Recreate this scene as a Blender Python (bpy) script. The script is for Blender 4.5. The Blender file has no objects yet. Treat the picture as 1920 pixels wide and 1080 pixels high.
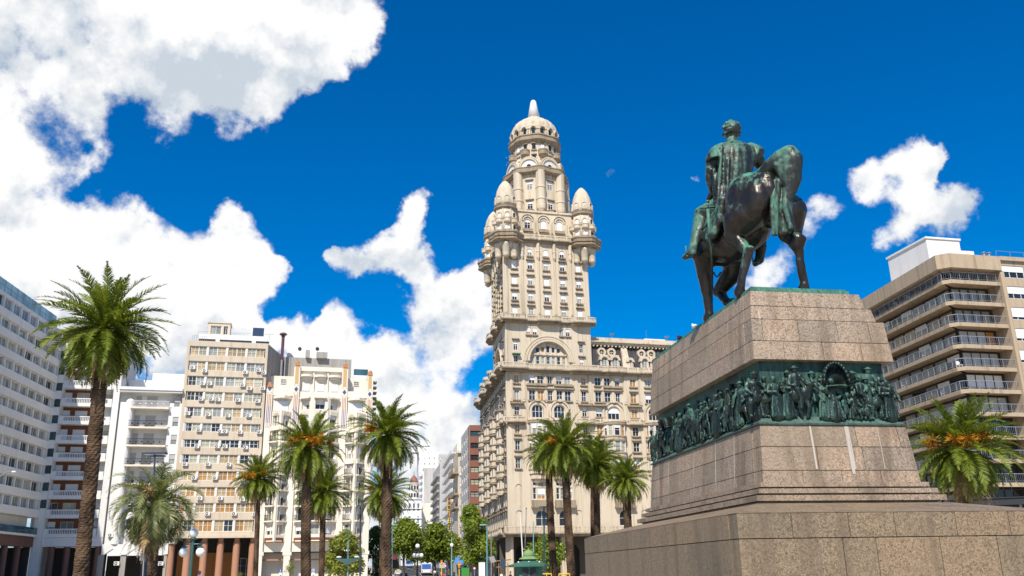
import bpy, bmesh, math, random
from mathutils import Vector, Matrix, Quaternion, noise as mnoise
R = math.radians
rnd = random.Random(11)
C = bpy.context.scene.collection
SC = bpy.context.scene
V = Vector
Z = V((0, 0, 1))

# ------------------------------------------------------------------ camera
FPX, PITCH, ROLL, EYE = 1674.0, R(17.7), R(1.1), 1.6
_fw = V((0, math.cos(PITCH), math.sin(PITCH)))
_u0 = V((1, 0, 0)).cross(_fw)
_cu = _u0 * math.cos(ROLL) + V((1, 0, 0)) * math.sin(ROLL)
_cr = V((1, 0, 0)) * math.cos(ROLL) - _u0 * math.sin(ROLL)
EYEP = V((0, 0, EYE))
cd = bpy.data.cameras.new('camera'); cam = bpy.data.objects.new('camera', cd); C.objects.link(cam)
cd.sensor_width = 36.0; cd.lens = 36.0 * FPX / 1920.0; cd.clip_start = 0.2; cd.clip_end = 6000
cam.matrix_world = Matrix(((_cr.x, _cu.x, -_fw.x, 0), (_cr.y, _cu.y, -_fw.y, 0), (_cr.z, _cu.z, -_fw.z, EYE), (0, 0, 0, 1)))
SC.camera = cam
def ray(x, y): return _fw + _cr * ((x - 960) / FPX) + _cu * ((540 - y) / FPX)
def at(x, y, Y):
    d = ray(x, y); return EYEP + d * (Y / d.y)
def onplane(x, y, O, n):
    d = ray(x, y); return EYEP + d * ((O - EYEP).dot(n) / d.dot(n))
def hdir(deg): return V((math.sin(R(deg)), math.cos(R(deg)), 0))
def ground(x, y):            # height of the terrain: flat square, avenue climbing away from it
    return min(6.2, max(0.0, (y - 165) * 0.0215))

# ------------------------------------------------------------------ materials
def mat(name, col=(.5, .5, .5), rough=.7, metal=0, spec=.5):
    m = bpy.data.materials.new(name); m.use_nodes = True
    b = m.node_tree.nodes['Principled BSDF']
    b.inputs['Base Color'].default_value = (*col, 1); b.inputs['Roughness'].default_value = rough
    b.inputs['Metallic'].default_value = metal; b.inputs['Specular IOR Level'].default_value = spec
    return m
class NT:                    # small node-tree helper
    def __init__(s, m):
        s.t = m.node_tree; s.b = s.t.nodes.get('Principled BSDF')
        s.pos = s.n('ShaderNodeNewGeometry')
    def n(s, k, **kw):
        x = s.t.nodes.new(k)
        for a, v in kw.items(): setattr(x, a, v)
        return x
    def l(s, a, b): s.t.links.new(a, b)
    def scaled(s, sc):
        m = s.n('ShaderNodeMapping'); m.inputs['Scale'].default_value = sc
        s.l(s.pos.outputs['Position'], m.inputs['Vector']); return m.outputs[0]
    def noise(s, sc, scale=1.0, detail=3, rough=.55):
        x = s.n('ShaderNodeTexNoise'); x.inputs['Scale'].default_value = scale; x.inputs['Detail'].default_value = detail
        x.inputs['Roughness'].default_value = rough
        s.l(s.scaled(sc), x.inputs['Vector']); return x.outputs['Fac']
    def ramp(s, f, stops):
        x = s.n('ShaderNodeValToRGB'); e = x.color_ramp.elements
        while len(e) < len(stops): e.new(.5)
        for q, (p, c) in zip(e, stops): q.position = p; q.color = (*c, 1) if len(c) == 3 else c
        s.l(f, x.inputs[0]); return x.outputs[0]
    def mix(s, f, a, b, mode='MIX'):
        x = s.n('ShaderNodeMix', data_type='RGBA', blend_type=mode)
        for sock, v in ((x.inputs[0], f), (x.inputs[6], a), (x.inputs[7], b)):
            if hasattr(v, 'is_linked'): s.l(v, sock)
            elif isinstance(v, (int, float)): sock.default_value = v
            else: sock.default_value = (*v, 1)
        return x.outputs[2]
    def math(s, op, a, b=0.0):
        x = s.n('ShaderNodeMath', operation=op)
        for sock, v in ((x.inputs[0], a), (x.inputs[1], b)):
            if hasattr(v, 'is_linked'): s.l(v, sock)
            else: sock.default_value = v
        return x.outputs[0]
    def bump(s, h, strength=.3, dist=.05):
        x = s.n('ShaderNodeBump'); x.inputs['Strength'].default_value = strength; x.inputs['Distance'].default_value = dist
        s.l(h, x.inputs['Height']); s.l(x.outputs[0], s.b.inputs['Normal'])
    def col(s, c): s.l(c, s.b.inputs['Base Color'])
def g3(v): return (v, v, v)
def stucco(name, col, stain=.5, streak=.4, rough=.85, fine=1.0, stain_col=(.30, .25, .19)):
    m = mat(name, col, rough, spec=.25); t = NT(m)
    big = t.noise((.12, .12, .12), 1, 4); st = t.noise((1.6, 1.6, .07), 1, 4, .65); fn = t.noise((6, 6, 6), fine, 3)
    c = t.mix(t.ramp(big, [(.3, g3(0)), (.75, g3(1))]), col, tuple(v * (.86) for v in col))
    c = t.mix(t.math('MULTIPLY', t.ramp(st, [(.50, g3(0)), (.70, g3(1))]), streak), c, stain_col)
    c = t.mix(t.math('MULTIPLY', t.ramp(fn, [(.55, g3(0)), (.8, g3(1))]), stain * .5), c, stain_col)
    t.col(c); t.bump(fn, .15, .02)
    return m
def glassy(name, col, rough=.06, spec=.6):
    m = mat(name, col, rough, spec=spec); t = NT(m)
    w = t.noise((.35, .35, .35), 1, 2)
    c = t.mix(t.ramp(w, [(.35, g3(0)), (.65, g3(1))]), col, tuple(v * .55 for v in col)); t.col(c)
    t.bump(w, .04, .1)
    return m
M = {}
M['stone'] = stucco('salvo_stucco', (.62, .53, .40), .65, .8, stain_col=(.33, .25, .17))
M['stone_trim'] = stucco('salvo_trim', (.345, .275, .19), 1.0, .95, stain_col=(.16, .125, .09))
M['stone_white'] = stucco('white_render', (.78, .74, .68), .2, .2)
M['slate'] = stucco('slate_roof', (.045, .045, .05), .6, .5, .6, stain_col=(.16, .14, .12))
M['white'] = stucco('white_paint', (.78, .77, .74), .25, .22, stain_col=(.45, .42, .37))
M['white_for_shade'] = stucco('white_lifted_for_shade', (.84, .80, .72), .25, .22, stain_col=(.50, .46, .40))  # white lifted and warmed in colour to offset the block's bluish shade
M['offwhite'] = stucco('cream_render', (.80, .73, .62), .3, .25, stain_col=(.45, .38, .28))
M['beige'] = stucco('beige_panels', (.62, .53, .41), .5, .5, stain_col=(.42, .29, .18))
M['brick'] = stucco('brown_brick', (.22, .085, .045), .4, .2, stain_col=(.10, .05, .03))
M['redtile'] = stucco('red_tile_panel', (.27, .115, .075), .4, .2, stain_col=(.14, .06, .04))
M['concrete'] = stucco('warm_concrete', (.46, .36, .25), .7, .6, stain_col=(.16, .12, .08))
M['grey'] = stucco('grey_concrete', (.36, .34, .31), .7, .6, stain_col=(.15, .14, .12))
M['greywall'] = stucco('party_wall', (.52, .50, .46), .6, .7, stain_col=(.28, .26, .24))
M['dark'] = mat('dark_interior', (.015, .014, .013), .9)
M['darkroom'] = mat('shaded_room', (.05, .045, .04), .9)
M['glass'] = glassy('window_glass', (.030, .036, .042))
M['glass_teal'] = glassy('teal_glass', (.04, .12, .15), .05, .7)
M['glass_sky'] = glassy('painted_sky_glass', (.30, .33, .34), .04, .9)  # pale base colour stands in for reflected sky
M['glass_cream'] = glassy('painted_cream_glass', (.50, .47, .38), .06, .7)  # cream base colour stands in for the reflected building opposite
M['glass_cyan'] = glassy('pale_cyan_glass', (.52, .70, .72), .35, .3)
M['glass_light'] = glassy('curtained_glass', (.36, .37, .33), .12, .5)  # pale curtains; on the outer blocks also a painted pale reflection
M['glass_amber'] = glassy('amber_blind_glass', (.50, .27, .08), .2, .4)
M['glass_pale'] = glassy('pale_blind_glass', (.52, .50, .36), .2, .4)
M['glass_tan'] = glassy('tan_blind_glass', (.55, .41, .22), .2, .4)
M['blind'] = mat('white_shutter', (.74, .74, .72), .6)
M['blind_grey'] = mat('grey_shutter', (.42, .42, .41), .6)
M['frame_w'] = mat('white_frame', (.70, .69, .66), .5)
M['frame_d'] = mat('dark_frame', (.05, .045, .04), .5)
M['wood'] = mat('orange_wood', (.42, .17, .03), .6)
M['metal'] = mat('grey_metal', (.32, .33, .34), .4, .6)
M['black'] = mat('black_iron', (.02, .02, .022), .5)
M['acwhite'] = mat('ac_white', (.72, .71, .67), .5)
M['pinkcol'] = stucco('pink_column', (.42, .22, .14), .4, .4, .6, stain_col=(.26, .13, .09))
M['browncol'] = stucco('brown_column', (.19, .10, .075), .4, .4, .6, stain_col=(.10, .055, .04))
M['turq'] = mat('turquoise_paint', (.16, .36, .38), .45)
M['greenlamp'] = mat('dark_green_paint', (.035, .10, .09), .45)
M['bluepole'] = mat('blue_black_paint', (.025, .05, .085), .45)
M['globe'] = mat('opal_glass', (.82, .80, .75), .25)
M['kiosk'] = stucco('green_kiosk', (.05, .15, .11), .4, .3, .5, stain_col=(.10, .18, .10))
M['kiosk_l'] = stucco('pale_green_roof', (.20, .30, .12), .4, .3, .6, stain_col=(.12, .18, .08))
M['stone_with_shade'] = stucco('arcade_stone_with_shade', (.11, .095, .08), .5, .4, stain_col=(.05, .045, .04))  # dark stone, with the shade of the deep arcade put into its colour
M['rubber'] = mat('rubber', (.02, .02, .02), .8)
M['signred'] = mat('sign_red', (.55, .03, .04), .5)
M['signblue'] = mat('sign_blue', (.03, .09, .35), .5)
M['signwhite'] = mat('sign_white', (.78, .78, .76), .5)
M['orange'] = mat('orange_paint', (.75, .22, .02), .5)
M['yellow'] = mat('yellow_paint', (.70, .45, .03), .5)
M['binblk'] = mat('bin_green', (.04, .22, .03), .5)
M['asphalt'] = stucco('asphalt', (.055, .054, .052), .3, 0, .9, stain_col=(.09, .088, .08))
M['paving'] = stucco('paving', (.42, .38, .31), .4, 0, .9, stain_col=(.15, .14, .12))
M['awn_blue'] = mat('blue_awning', (.04, .22, .48), .7)
M['awn_red'] = mat('dark_red_awning', (.16, .02, .02), .7)

# ------------------------------------------------------------------ meshes
class MB:
    def __init__(s): s.v = []; s.f = []; s.mi = []; s.m = 0
    def add(s, vs, fs):
        o = len(s.v); s.v += [tuple(p) for p in vs]; s.f += [tuple(i + o for i in f) for f in fs]; s.mi += [s.m] * len(fs)
    def poly(s, *ps): s.add(ps, [tuple(range(len(ps)))])
    def hexa(s, p):         # p: 8 corners, 0-3 bottom ccw, 4-7 top
        s.add(p, [(3, 2, 1, 0), (4, 5, 6, 7), (0, 1, 5, 4), (1, 2, 6, 5), (2, 3, 7, 6), (3, 0, 4, 7)])
    def box(s, F, u0, u1, d0, d1, z0, z1):   # in a frame: u along, d out, z up
        s.hexa([F.P(u0, d1, z0), F.P(u1, d1, z0), F.P(u1, d0, z0), F.P(u0, d0, z0), F.P(u0, d1, z1), F.P(u1, d1, z1), F.P(u1, d0, z1), F.P(u0, d0, z1)])
    def prism(s, pts, z0, z1, F=None):      # plan outline (ccw seen from above) extruded
        P = F.P if F else (lambda a, b, c: V((a, b, c)))
        n = len(pts)
        vs = [P(a, b, z0) for a, b in pts] + [P(a, b, z1) for a, b in pts]
        s.add(vs, [tuple(range(n))[::-1], tuple(range(n, 2 * n))] + [(i, (i + 1) % n, n + (i + 1) % n, n + i) for i in range(n)])
    def eprism(s, pts, F, d0, d1):          # elevation outline (u,z) given thickness d0..d1
        n = len(pts)
        vs = [F.P(a, d1, b) for a, b in pts] + [F.P(a, d0, b) for a, b in pts]
        s.add(vs, [tuple(range(n)), tuple(range(n, 2 * n))[::-1]] + [(i, n + i, n + (i + 1) % n, (i + 1) % n) for i in range(n)])
    def tube(s, p0, p1, r0, r1=None, n=8, caps=True):
        r1 = r0 if r1 is None else r1
        p0, p1 = V(p0), V(p1); ax = (p1 - p0).normalized()
        a = ax.orthogonal().normalized(); b = ax.cross(a)
        vs = [p0 + (a * math.cos(6.2832 * i / n) + b * math.sin(6.2832 * i / n)) * r0 for i in range(n)]
        vs += [p1 + (a * math.cos(6.2832 * i / n) + b * math.sin(6.2832 * i / n)) * r1 for i in range(n)]
        fs = [(i, (i + 1) % n, n + (i + 1) % n, n + i) for i in range(n)]
        if caps: fs += [tuple(range(n))[::-1], tuple(range(n, 2 * n))]
        s.add(vs, fs)
    def path(s, pts, rad, n=8):
        for i in range(len(pts) - 1): s.tube(pts[i], pts[i + 1], rad[i] if isinstance(rad, list) else rad, rad[i + 1] if isinstance(rad, list) else rad, n)
    def lathe(s, c, prof, n=16, lob=None, a0=0.0, a1=6.28318531, sq=1.0):  # prof: (r,z) from bottom to top
        full = abs(a1 - a0) > 6.28; k = n if full else n + 1
        c = V(c); vs = []
        for r, z in prof:
            for i in range(k):
                a = a0 + (a1 - a0) * i / n
                rr = r * (lob(a) if lob else 1)
                vs.append((c.x + rr * math.cos(a), c.y + rr * math.sin(a) * sq, c.z + z))
        fs = []
        for j in range(len(prof) - 1):
            for i in range(n):
                i2 = (i + 1) % k
                fs.append((j * k + i, j * k + i2, (j + 1) * k + i2, (j + 1) * k + i))
        if full: fs += [tuple(range(k))[::-1], tuple(range((len(prof) - 1) * k, len(prof) * k))]
        s.add(vs, fs)
    def ball(s, c, r, n=12, sz=1.0):
        s.lathe(c, [(r * math.cos(t) if abs(t) < 1.57 else .001, r * sz * math.sin(t)) for t in [(-1 + 2 * i / (n // 2)) * 1.5708 for i in range(n // 2 + 1)]], n)
    def build(s, name, mats, parent=None, smooth=False):
        me = bpy.data.meshes.new(name)
        vs = s.v
        if parent is not None:
            w = wloc(parent); vs = [(a - w.x, b - w.y, c - w.z) for a, b, c in vs]
        me.from_pydata(vs, [], s.f)
        for m in (mats if isinstance(mats, (list, tuple)) else [mats]): me.materials.append(m)
        me.polygons.foreach_set('material_index', s.mi)
        if smooth: me.polygons.foreach_set('use_smooth', [True] * len(me.polygons))
        me.validate(); me.update()
        o = bpy.data.objects.new(name, me); C.objects.link(o)
        if parent is not None: o.parent = parent
        return o
def wloc(o):
    w = V((0, 0, 0))
    while o is not None: w = w + o.location; o = o.parent
    return w
def tag(o, label=None, cat=None, group=None, kind=None):
    for k, v in (('label', label), ('category', cat), ('group', group), ('kind', kind)):
        if v: o[k] = v
    return o
def thing(name, label, cat, loc, group=None):
    o = bpy.data.objects.new(name, None); C.objects.link(o); o.location = loc; o.empty_display_size = .5
    return tag(o, label, cat, group)
def copy_tree(o, parent=None):
    c = o.copy(); C.objects.link(c)
    if parent is not None: c.parent = parent
    for ch in list(o.children): copy_tree(ch, c)
    return c
class Frame:                 # a facade: O ground point at its left end, u to the right, n out of the wall
    def __init__(s, O, U):
        s.O = V(O); s.U = V(U).normalized(); s.N = s.U.cross(Z)
    def P(s, u, d, z): return s.O + s.U * u + s.N * d + Z * z
    def uz(s, x, y, d=0.0):  # where a sight line meets the facade
        p = onplane(x, y, s.O + s.N * d, s.N) - s.O; return p.dot(s.U), p.z
    def u(s, x, y, d=0.0): return s.uz(x, y, d)[0]
    def z(s, x, y, d=0.0): return s.uz(x, y, d)[1]
def wall(mb, F, u0, u1, z0, z1, holes, d=0.0, rev=.3):
    """flat wall with rectangular or arched openings (u0,u1,z0,z1[,arch]) and their reveals"""
    zs = sorted({z0, z1} | {min(max(q, z0), z1) for h in holes for q in h[2:4]})
    for a, b in zip(zs, zs[1:]):
        if b - a < 1e-4: continue
        m = (a + b) / 2; cuts = sorted([(max(h[0], u0), min(h[1], u1)) for h in holes if h[2] < m < h[3]])
        x = u0
        for p, q in cuts:
            if p > x + 1e-4: mb.poly(F.P(x, d, a), F.P(p, d, a), F.P(p, d, b), F.P(x, d, b))
            x = max(x, q)
        if x < u1 - 1e-4: mb.poly(F.P(x, d, a), F.P(u1, d, a), F.P(u1, d, b), F.P(x, d, b))
    for h in holes:
        a, b, p, q = h[:4]; e = d - rev
        mb.poly(F.P(a, d, p), F.P(b, d, p), F.P(b, e, p), F.P(a, e, p))
        if len(h) > 4 and h[4]:
            r = (b - a) / 2; zc = q - r; uc = (a + b) / 2; n = 10
            arc = [(uc + r * math.cos(math.pi * i / n), zc + r * math.sin(math.pi * i / n)) for i in range(n + 1)]
            mb.poly(F.P(a, d, p), F.P(a, e, p), F.P(a, e, zc), F.P(a, d, zc))
            mb.poly(F.P(b, d, p), F.P(b, d, zc), F.P(b, e, zc), F.P(b, e, p))
            for i in range(n):
                (x0, y0), (x1, y1) = arc[i], arc[i + 1]
                mb.poly(F.P(x0, d, y0), F.P(x1, d, y1), F.P(x1, e, y1), F.P(x0, e, y0))
                if i < n // 2: mb.poly(F.P(b, d, q), F.P(x1, d, y1), F.P(x0, d, y0))
                else: mb.poly(F.P(a, d, q), F.P(x1, d, y1), F.P(x0, d, y0))
            mb.poly(F.P(b, d, q), F.P(uc, d, q), F.P(uc, d, q - .0005)); mb.poly(F.P(a, d, q), F.P(uc, d, q - .0005), F.P(uc, d, q))
        else:
            mb.poly(F.P(a, d, p), F.P(a, e, p), F.P(a, e, q), F.P(a, d, q))
            mb.poly(F.P(b, d, p), F.P(b, d, q), F.P(b, e, q), F.P(b, e, p))
            mb.poly(F.P(a, d, q), F.P(a, e, q), F.P(b, e, q), F.P(b, d, q))
def win_geo(fm, gm, F, u0, u1, z0, z1, d=-.2, cols=2, rows=2, fw=.07, blind=0.0, bm=2):
    """frame with glazing bars in fm, pane in gm; a roller shutter over the top `blind` share"""
    gm.poly(F.P(u0, d - .05, z0), F.P(u1, d - .05, z0), F.P(u1, d - .05, z1), F.P(u0, d - .05, z1))
    fm.m = 0
    for a, b, p, q in ((u0, u0 + fw, z0, z1), (u1 - fw, u1, z0, z1), (u0 + fw, u1 - fw, z0, z0 + fw), (u0 + fw, u1 - fw, z1 - fw, z1)):
        fm.box(F, a, b, d - .05, d + .03, p, q)
    for i in range(1, cols):
        c = u0 + (u1 - u0) * i / cols; fm.box(F, c - fw * .4, c + fw * .4, d - .04, d + .02, z0 + fw, z1 - fw)
    for i in range(1, rows):
        c = z0 + (z1 - z0) * i / rows; fm.box(F, u0 + fw, u1 - fw, d - .042, d + .018, c - fw * .3, c + fw * .3)
    if blind > 0:
        fm.m = 1; fm.box(F, u0 + fw, u1 - fw, d + .021, d + .05, z1 - fw - (z1 - z0 - 2 * fw) * blind, z1 - fw - .002); fm.m = 0
class Windows:               # windows of one building: the 95 largest as parts, what is left as one part
    def __init__(s, parent, frame='frame_w', cap=95): s.p = parent; s.w = []; s.t = []; s.fr = frame; s.cap = cap
    def add(s, F, u0, u1, z0, z1, glass='glass', **k):
        s.w.append((F, u0, u1, z0, z1, glass, k)); s.t.append({'window_sill': MB(), 'window_hood': MB()})
    def build(s, name='window'):
        order = sorted(range(len(s.w)), key=lambda i: -(s.w[i][2] - s.w[i][1]) * (s.w[i][4] - s.w[i][3]) * (1.0 if abs(s.w[i][0].N.y) > .5 else .25))
        big = set(order[:s.cap]); rest = MB(); names = ['glass', 'glass_sky', 'glass_cream', 'glass_light', 'glass_amber', 'glass_pale', 'glass_tan', 'glass_teal']
        for i, (F, u0, u1, z0, z1, g, k) in enumerate(s.w):
            k = dict(k); bl = k.pop('blindmat', 'blind'); fr = k.pop('frame', s.fr)
            fm, gm = MB(), MB(); win_geo(fm, gm, F, u0, u1, z0, z1, **k)
            if i in big:
                fo = fm.build(name, [M[fr], M[bl]], s.p); gm.build('pane', M[g], fo)
                for nm_, tm_ in s.t[i].items():
                    if tm_.v: tm_.build(nm_, M['stone_trim'], fo)
            else:
                o = len(rest.v); rest.v += fm.v; rest.f += [tuple(q + o for q in f) for f in fm.f]; rest.mi += [8 + m for m in fm.mi]
                o = len(rest.v); rest.v += gm.v; rest.f += [tuple(q + o for q in f) for f in gm.f]; rest.mi += [names.index(g) if g in names else 0] * len(gm.f)
                for tm_ in s.t[i].values(): o = len(rest.v); rest.v += tm_.v; rest.f += [tuple(q + o for q in f) for f in tm_.f]; rest.mi += [10] * len(tm_.f)
        if rest.v: tag(rest.build(name, [M[n] for n in names] + [M[s.fr], M['blind'], M['stone_trim']], s.p), kind='stuff')
def displace(me, fn):
    nrm = [v.normal.copy() for v in me.vertices]; out = []
    for v, q in zip(me.vertices, nrm): c = v.co.copy(); out += list(c + q * fn(c))
    me.vertices.foreach_set('co', out); me.update()
WORK = bpy.data.scenes.new('work')      # a bench where surfaces are grown; removed at the end
def organic(name, prims, voxel, m, parent=None, smooth=2, disp=0.0, dscale=1.0, extra=()):
    """one continuous surface grown from overlapping tapered limbs: prims are (p0,r0,p1,r1) or (centre,(rx,ry,rz),axes)"""
    mb = MB()
    for p in prims:
        if len(p) == 4:
            p0, r0, p1, r1 = p; p0, p1 = V(p0), V(p1); ax = (p1 - p0); L = max(ax.length, 1e-4); ax = ax / L
            a = ax.orthogonal().normalized(); b = ax.cross(a); n = 14; prof = []
            for t in range(1, 5): th = -1.5708 + 1.5708 * t / 4; prof.append((r0 * math.cos(th), r0 * math.sin(th)))
            for t in range(0, 4): th = 1.5708 * t / 4; prof.append((r1 * math.cos(th), L + r1 * math.sin(th)))
            vs = []
            for r, h in prof:
                for i in range(n): vs.append(p0 + ax * h + (a * math.cos(6.28318 * i / n) + b * math.sin(6.28318 * i / n)) * r)
            vs += [p0 - ax * r0, p1 + ax * r1]; k = len(prof); fs = []
            for j in range(k - 1):
                for i in range(n): fs.append((j * n + i, j * n + (i + 1) % n, (j + 1) * n + (i + 1) % n, (j + 1) * n + i))
            for i in range(n): fs.append((k * n, (i + 1) % n, i)); fs.append((k * n + 1, (k - 1) * n + i, (k - 1) * n + (i + 1) % n))
            mb.add(vs, fs)
        else:
            c, rr, ax = p; c = V(c); n = 16; vs = []; fs = []
            for j in range(1, 10):
                th = -1.5708 + math.pi * j / 10
                for i in range(n):
                    q = (math.cos(th) * math.cos(6.28318 * i / n) * rr[0], math.cos(th) * math.sin(6.28318 * i / n) * rr[1], math.sin(th) * rr[2])
                    vs.append(c + ax[0] * q[0] + ax[1] * q[1] + ax[2] * q[2])
            vs += [c - ax[2] * rr[2], c + ax[2] * rr[2]]
            for j in range(8):
                for i in range(n): fs.append((j * n + i, j * n + (i + 1) % n, (j + 1) * n + (i + 1) % n, (j + 1) * n + i))
            for i in range(n): fs.append((9 * n, (i + 1) % n, i)); fs.append((9 * n + 1, 8 * n + i, 8 * n + (i + 1) % n))
            mb.add(vs, fs)
    for e_ in extra: mb.add(e_.v, e_.f)
    o = mb.build(name + '_raw', m); C.objects.unlink(o); WORK.collection.objects.link(o)
    r = o.modifiers.new('r', 'REMESH'); r.mode = 'VOXEL'; r.voxel_size = voxel
    if smooth:
        s = o.modifiers.new('s', 'SMOOTH'); s.iterations = smooth; s.factor = .5
    vl = WORK.view_layers[0]; vl.update(); dg = vl.depsgraph
    me = bpy.data.meshes.new_from_object(o.evaluated_get(dg)); me.name = name
    bpy.data.objects.remove(o, do_unlink=True)
    if disp:
        displace(me, lambda c: disp * (mnoise.noise(c * dscale) + .5 * mnoise.noise(c * dscale * 2.3)))
    me.polygons.foreach_set('use_smooth', [True] * len(me.polygons))
    if not me.materials: me.materials.append(m)
    ob = bpy.data.objects.new(name, me); C.objects.link(ob)
    if parent is not None:
        w = wloc(parent); me.transform(Matrix.Translation(-w)); ob.parent = parent
    return ob
# ------------------------------------------------------------------ sky, sun, ground
SUN_AZ, SUN_EL = -168.0, 48.0
SUNV = V((math.sin(R(SUN_AZ)) * math.cos(R(SUN_EL)), math.cos(R(SUN_AZ)) * math.cos(R(SUN_EL)), math.sin(R(SUN_EL))))      # azimuth of the sun measured from +Y towards +X (behind the camera, a little left)
W = bpy.data.worlds.new('World'); SC.world = W; W.use_nodes = True
wt = W.node_tree; wt.nodes.clear()
def wn(k, **kw):
    x = wt.nodes.new(k)
    for a, v in kw.items(): setattr(x, a, v)
    return x
wl = wt.links.new
def wmath(op, a, b=None, c=None, clamp=False):
    x = wn('ShaderNodeMath', operation=op, use_clamp=clamp)
    for i, v in enumerate((a, b, c)):
        if v is None: continue
        if hasattr(v, 'is_linked'): wl(v, x.inputs[i])
        else: x.inputs[i].default_value = v
    return x.outputs[0]
sky = wn('ShaderNodeTexSky', sky_type='NISHITA'); sky.sun_disc = False
sky.sun_elevation = R(SUN_EL); sky.sun_rotation = R(SUN_AZ); sky.air_density = 1.0; sky.dust_density = .3; sky.ozone_density = 3.0
skyc = wn('ShaderNodeHueSaturation'); skyc.inputs['Saturation'].default_value = 1.68; skyc.inputs['Value'].default_value = 1.28
skyc.inputs['Hue'].default_value = .508
wl(sky.outputs[0], skyc.inputs['Color'])
tc = wn('ShaderNodeTexCoord'); D0 = tc.outputs['Generated']
# domain warp so that cloud outlines billow
nz = wn('ShaderNodeTexNoise'); nz.inputs['Scale'].default_value = 7; nz.inputs['Detail'].default_value = 6; nz.inputs['Roughness'].default_value = .62
wl(D0, nz.inputs['Vector'])
sub = wn('ShaderNodeVectorMath', operation='SUBTRACT'); wl(nz.outputs['Color'], sub.inputs[0]); sub.inputs[1].default_value = (.5, .5, .5)
scl = wn('ShaderNodeVectorMath', operation='SCALE'); wl(sub.outputs[0], scl.inputs[0]); scl.inputs['Scale'].default_value = .115
addv = wn('ShaderNodeVectorMath', operation='ADD'); wl(D0, addv.inputs[0]); wl(scl.outputs[0], addv.inputs[1])
nrm = wn('ShaderNodeVectorMath', operation='NORMALIZE'); wl(addv.outputs[0], nrm.inputs[0]); DW = nrm.outputs[0]
# cumulus masses: (x, y, radius) on the photograph, read as directions of the sky
CL = [(60, 60, 190), (250, 20, 180), (420, 50, 150), (560, 40, 130), (640, 20, 80), (330, 160, 130), (450, 165, 95), (520, 140, 80), (60, 220, 120), (40, 300, 110), (150, 250, 80), (-100, 150, 250), (560, 110, 80),
      (190, 430, 95), (80, 480, 150), (260, 440, 80), (330, 530, 95), (200, 540, 110), (450, 455, 62), (455, 530, 66), (400, 545, 70), (440, 405, 40), (490, 520, 38), (-80, 450, 200), (20, 380, 90),
      (60, 600, 110), (180, 620, 100), (290, 600, 60), (420, 615, 60), (350, 640, 50),
      (765, 365, 36), (752, 400, 42), (735, 440, 52), (700, 480, 60), (655, 500, 48), (612, 490, 30), (765, 490, 46), (775, 550, 54), (815, 590, 60), (870, 545, 48), (880, 620, 80), (790, 665, 90), (700, 660, 64), (640, 620, 44), (620, 650, 40), (700, 720, 100), (530, 640, 42), (470, 640, 38), (590, 690, 60), (760, 760, 110), (850, 800, 70),
      (1690, 268, 46), (1640, 315, 46), (1600, 345, 40), (1715, 320, 46), (1700, 385, 56), (1765, 400, 56), (1810, 400, 42), (1665, 425, 38), (1735, 300, 40), (1535, 400, 32), (1495, 438, 44), (1455, 490, 48), (1425, 530, 46), (1115, 328, 20), (1310, 315, 16),
      (1000, 900, 140), (870, 880, 110), (700, 980, 150), (900, 1000, 160), (1100, 1020, 160), (400, 1000, 200), (1300, 1040, 150), (1600, 1030, 160), (200, 1000, 250), (330, 700, 60), (2100, 900, 200), (2200, 600, 150)]
acc = None
for (x, y, r) in CL:
    wgt = .40 if r < 25 else .64 if 1380 < x < 1850 and y < 600 else .82
    d = ray(x, y).normalized()
    dv = wn('ShaderNodeVectorMath', operation='DISTANCE'); wl(DW, dv.inputs[0]); dv.inputs[1].default_value = d
    rr = r / FPX * 1.30 * d.dot(_fw)
    q = wmath('MULTIPLY', dv.outputs['Value'], dv.outputs['Value'])
    q = wmath('MULTIPLY_ADD', q, -1.0 / rr ** 2, 1.0, clamp=True)
    q = wmath('MULTIPLY', wmath('MULTIPLY', q, q), wgt)
    acc = q if acc is None else wmath('ADD', acc, q)
acc = wmath('MINIMUM', acc, 1.05)
# clouds that are out of the picture: broken cumulus round the rest of the sky
nb = wn('ShaderNodeTexNoise'); nb.inputs['Scale'].default_value = 2.6; nb.inputs['Detail'].default_value = 5; wl(D0, nb.inputs['Vector'])
sep = wn('ShaderNodeSeparateXYZ'); wl(D0, sep.inputs[0])
behind = wmath('MULTIPLY_ADD', sep.outputs['Y'], -4.0, .3, clamp=True)
rest = wmath('MULTIPLY', wmath('MULTIPLY_ADD', nb.outputs['Fac'], 3.2, -1.55, clamp=True), behind)
acc = wmath('MAXIMUM', acc, rest)
def wnoise(vec, scale, detail, rough):
    x = wn('ShaderNodeTexNoise'); x.inputs['Scale'].default_value = scale; x.inputs['Detail'].default_value = detail; x.inputs['Roughness'].default_value = rough
    wl(vec, x.inputs['Vector']); return x.outputs['Fac']
def shifted(vec, v):
    x = wn('ShaderNodeVectorMath', operation='ADD'); wl(vec, x.inputs[0]); x.inputs[1].default_value = v; return x.outputs[0]
n2 = wnoise(D0, 20, 8, .60); n3 = wnoise(DW, 8, 4, .5)
env = wmath('MULTIPLY', acc, 3.2, clamp=True)
nn = wmath('ADD', wmath('MULTIPLY_ADD', n2, 2.2, -1.1), wmath('MULTIPLY_ADD', n3, 2.5, -1.25))
den = wmath('ADD', acc, wmath('MULTIPLY', nn, env))
al = wn('ShaderNodeMapRange', interpolation_type='SMOOTHSTEP'); al.inputs['From Min'].default_value = .21; al.inputs['From Max'].default_value = .82; wl(den, al.inputs['Value'])
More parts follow.
